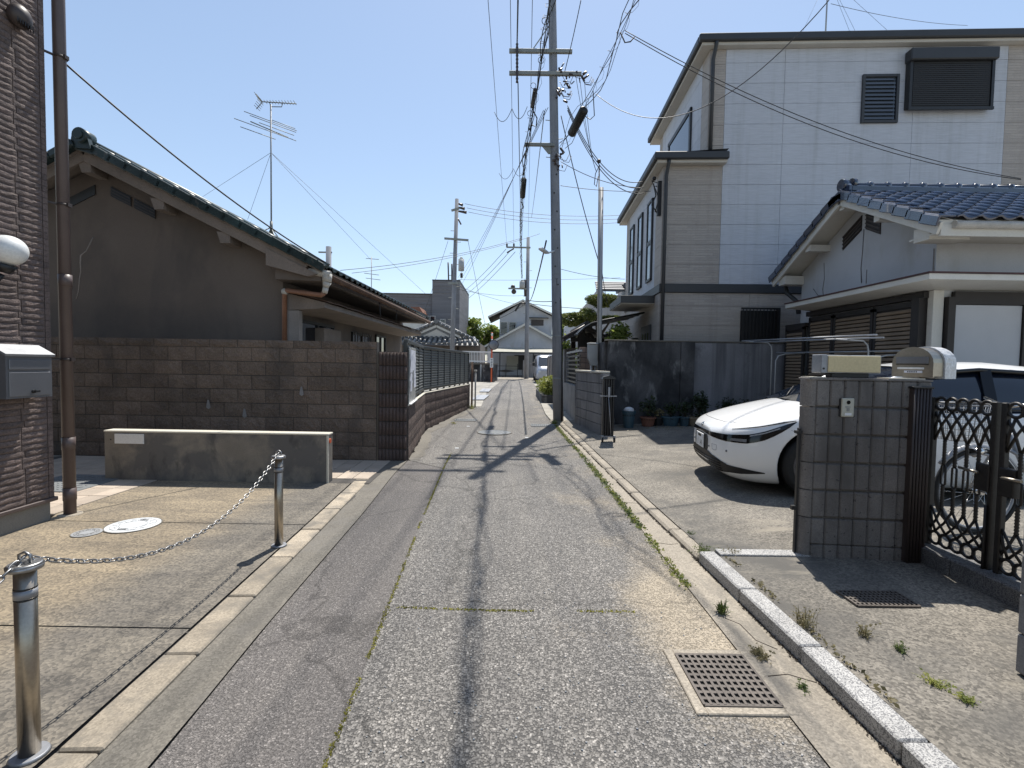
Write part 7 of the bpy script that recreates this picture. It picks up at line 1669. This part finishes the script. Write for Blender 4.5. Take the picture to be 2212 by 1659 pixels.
stuff(quick('leaf_litter', 'dry_weed', lambda b: [b.add([(x - .02, y, DZ(x, y) + .006), (x, y - .012, DZ(x, y) + .004), (x + .02, y, DZ(x, y) + .008), (x, y + .012, DZ(x, y) + .012)], [(0, 1, 2, 3)]) for x, y in [(g.uniform(2.3, 5.2), g.uniform(9.7, 10.6)) for _ in range(150)]], None, (0, 0, 0)), 'scattered dead leaves along the foot of the cement wall')['category'] = 'litter'

def weed(b, x, y, z, n, h, spread, g, blade=False):
    for _ in range(n):
        a = g.uniform(0, 6.28); t = abs(g.gauss(.3, .4)) * spread; d = Vector((math.cos(a), math.sin(a) * .8, 0))
        root = Vector((x + g.gauss(0, .18) * spread, y + g.gauss(0, .3) * spread, z))
        tip = root + d * t + Vector((0, 0, h * g.uniform(.15, 1)))
        s = d.cross(Vector((0, 0, 1))); midp = root.lerp(tip, .55) + Vector((0, 0, h * .16)); w_ = .003 if blade else .0011
        b.add([root - s * w_, root + s * w_, midp + s * w_, midp - s * w_, tip], [(0, 1, 2, 3), (3, 2, 4)])
        if not blade:
            for q in range(g.choice((2, 3, 4, 6))):
                p = root.lerp(midp, q / 3) if q < 3 else midp.lerp(tip, (q - 2) / 4); l = g.uniform(.004, .012); dd = Vector((g.uniform(-1, 1), g.uniform(-1, 1), g.uniform(-.5, .4))).normalized(); e = dd.orthogonal().normalized(); k_ = g.uniform(.25, .55)
                b.add([p, p + dd * l * .6 + e * l * k_, p + dd * l * 1.5, p + dd * l * .6 - e * l * k_], [(0, 1, 2, 3)])
g = random.Random(21)
def wt(label, x, y, z, n, h, sp, m='weed_leaf', blade=False):
    tag(quick('weed_tuft', m, lambda b: weed(b, x, y, z, int(n * .8), h * .8, sp * .75, g, blade)), label, 'weed', 'weeds in the pavement joints')
wt('bushy weed clump where the granite kerb meets the worn kerb', 1.46, 3.58, .06, 90, .10, .16)
wt('creeping weed spilling over the threshold strip end', 1.62, 3.5, .09, 50, .05, .13, 'dry_weed')
wt('grass tuft growing in the gutter beside the granite kerb', 1.25, 2.78, .015, 90, .10, .09, 'weed_leaf', True)
wt('tall dry weed leaning over the granite kerb', 1.57, 2.52, .095, 110, .13, .12, 'dry_weed')
wt('low weed in the gutter crack beside the drain grate', 1.26, 2.36, .015, 80, .05, .10, 'dry_weed')
wt('small pale sprig in the gutter below the low weed', 1.33, 2.12, .015, 30, .04, .06)
wt('spindly weed on the entrance pavement near the kerb', 1.82, 2.42, .095, 50, .07, .10, 'dry_weed')
wt('second spindly weed slightly right on the entrance pavement', 1.9, 2.3, .095, 40, .06, .08)
wt('yellow-green creeping weed at the foot of the frame on the pavement', 1.86, 2.05, .095, 60, .03, .10, 'hedge_leaf')
wt('trailing yellow weed beside the rust stain', 1.90, 1.94, .095, 50, .03, .08, 'hedge_leaf')
wt('weed tuft at the foot of the large utility pole', 1.0, 11.2, .09, 160, .14, .22, 'hedge_leaf')
wt('weed tuft at the far end of the fence wall', -1.18, 14.3, .12, 140, .22, .25, 'hedge_leaf')
wt('small weed at the foot of the fence wall bend', -1.3, 10.9, .09, 60, .06, .2, 'moss')
wt('small weed on the driveway just behind the threshold strip', 1.5, 3.95, .07, 24, .04, .08)
def seam_strip(name, label, path, m, dens, h, wob, zf, seed):
    g = random.Random(seed); pts = []
    def f(b):
        for (x0, y0), (x1, y1) in zip(path, path[1:]):
            L = math.hypot(x1 - x0, y1 - y0)
            for i in range(int(L * dens)):
                t = g.random(); x, y = lerp(x0, x1, t), lerp(y0, y1, t)
                if noise.noise((x * 4.2, y * 4.2, seed)) < -.2: continue
                x += g.gauss(0, wob); y += g.gauss(0, wob); l = g.uniform(.004, .011) * h
                dd = Vector((g.uniform(-1, 1), g.uniform(-1, 1), g.uniform(0, .9))).normalized(); e = dd.orthogonal().normalized(); p = Vector((x, y, zf(y) + l * .6))
                b.add([p - dd * l, p + e * l * .6, p + dd * l, p - e * l * .6], [(0, 1, 2, 3)])
    o = stuff(quick(name, m, f, None, (0, 0, 0)), label); o['category'] = 'moss'; return o
seam_strip('moss_line', 'line of yellow-green moss along the seam between old and new asphalt', [(x, y) for y, x in SEAM[1:]], 'moss', 420, .7, .006, lambda y: RZ(y) + .003, 1)
seam_strip('cross_moss', 'thin mossy seam running across the old asphalt', [(-.66, 2.80), (-.1, 2.78), (.74, 2.79)], 'moss', 420, .8, .006, lambda y: .003, 2)
seam_strip('gutter_weeds', 'weedy green fringe between the asphalt and the stone gutter', [(1.0, 11.3), (1.04, 9.6), (1.1, 8.0), (1.15, 6.2), (1.165, 5.0), (1.17, 4.2), (1.175, 3.1)], 'hedge_leaf', 330, 1.5, .02, lambda y: RZ(y) + .008, 4)
seam_strip('gutter_moss', 'yellow moss in the joint along the stone gutter', [(1.0, 11.3), (1.04, 9.6), (1.1, 8.0), (1.15, 6.2), (1.165, 5.0), (1.17, 4.2)], 'weed_leaf', 200, 1.7, .025, lambda y: RZ(y) + .008, 5)
# joint between gutter and kerb (dark grit whose colour also paints in the gap's shadow)
seam_strip('kerb_shade_grit', 'dark grit and painted gap shade in the joint at the foot of the kerb stones', [(interp(KFRONT, y) - .005, y) for y in (1.6, 3, 5, 7, 9, 11)], 'soil', 500, .7, .006, lambda y: RZ(y) + .012, 6)
seam_strip('weed_fringe', 'dry weedy fringe along the back of the granite kerb', [(1.56, 3.4), (1.57, 2.6), (1.58, 1.9)], 'dry_weed', 160, 1.5, .012, lambda y: .092, 7)
# loose stones on the old asphalt near the camera
g = random.Random(9); stone = MB()
for _ in range(420):
    x, y = g.uniform(-.55, 1.3), 1.3 + abs(g.gauss(0, 1.3)); s = g.uniform(.0018, .0048); stone.sphere((x, y, .005 + s * .4), s, 5, 4, (1.2, .9, .7))
o = stuff(stone.build('loose_gravel', 'cover_groove', None, (0, 0, 0)), 'loose pale grit scattered over the old asphalt'); o['category'] = 'gravel'
# cracks in the stone gutter
for k, pts in enumerate(([(1.22, 2.75), (1.3, 2.66), (1.31, 2.5), (1.38, 2.42)], [(1.2, 5.05), (1.33, 5.02)], [(1.19, 3.9), (1.3, 3.86), (1.37, 3.88)], [(1.2, 2.2), (1.32, 2.22), (1.42, 2.16)])):
    stuff(quick('gutter_crack', 'soil', lambda b: b.tube([(x, y, RZ(y) + .0125) for x, y in pts], .003, 4, flat=.5), None, (0, 0, 0)), 'fine dark crack across the stone gutter')['category'] = 'crack'
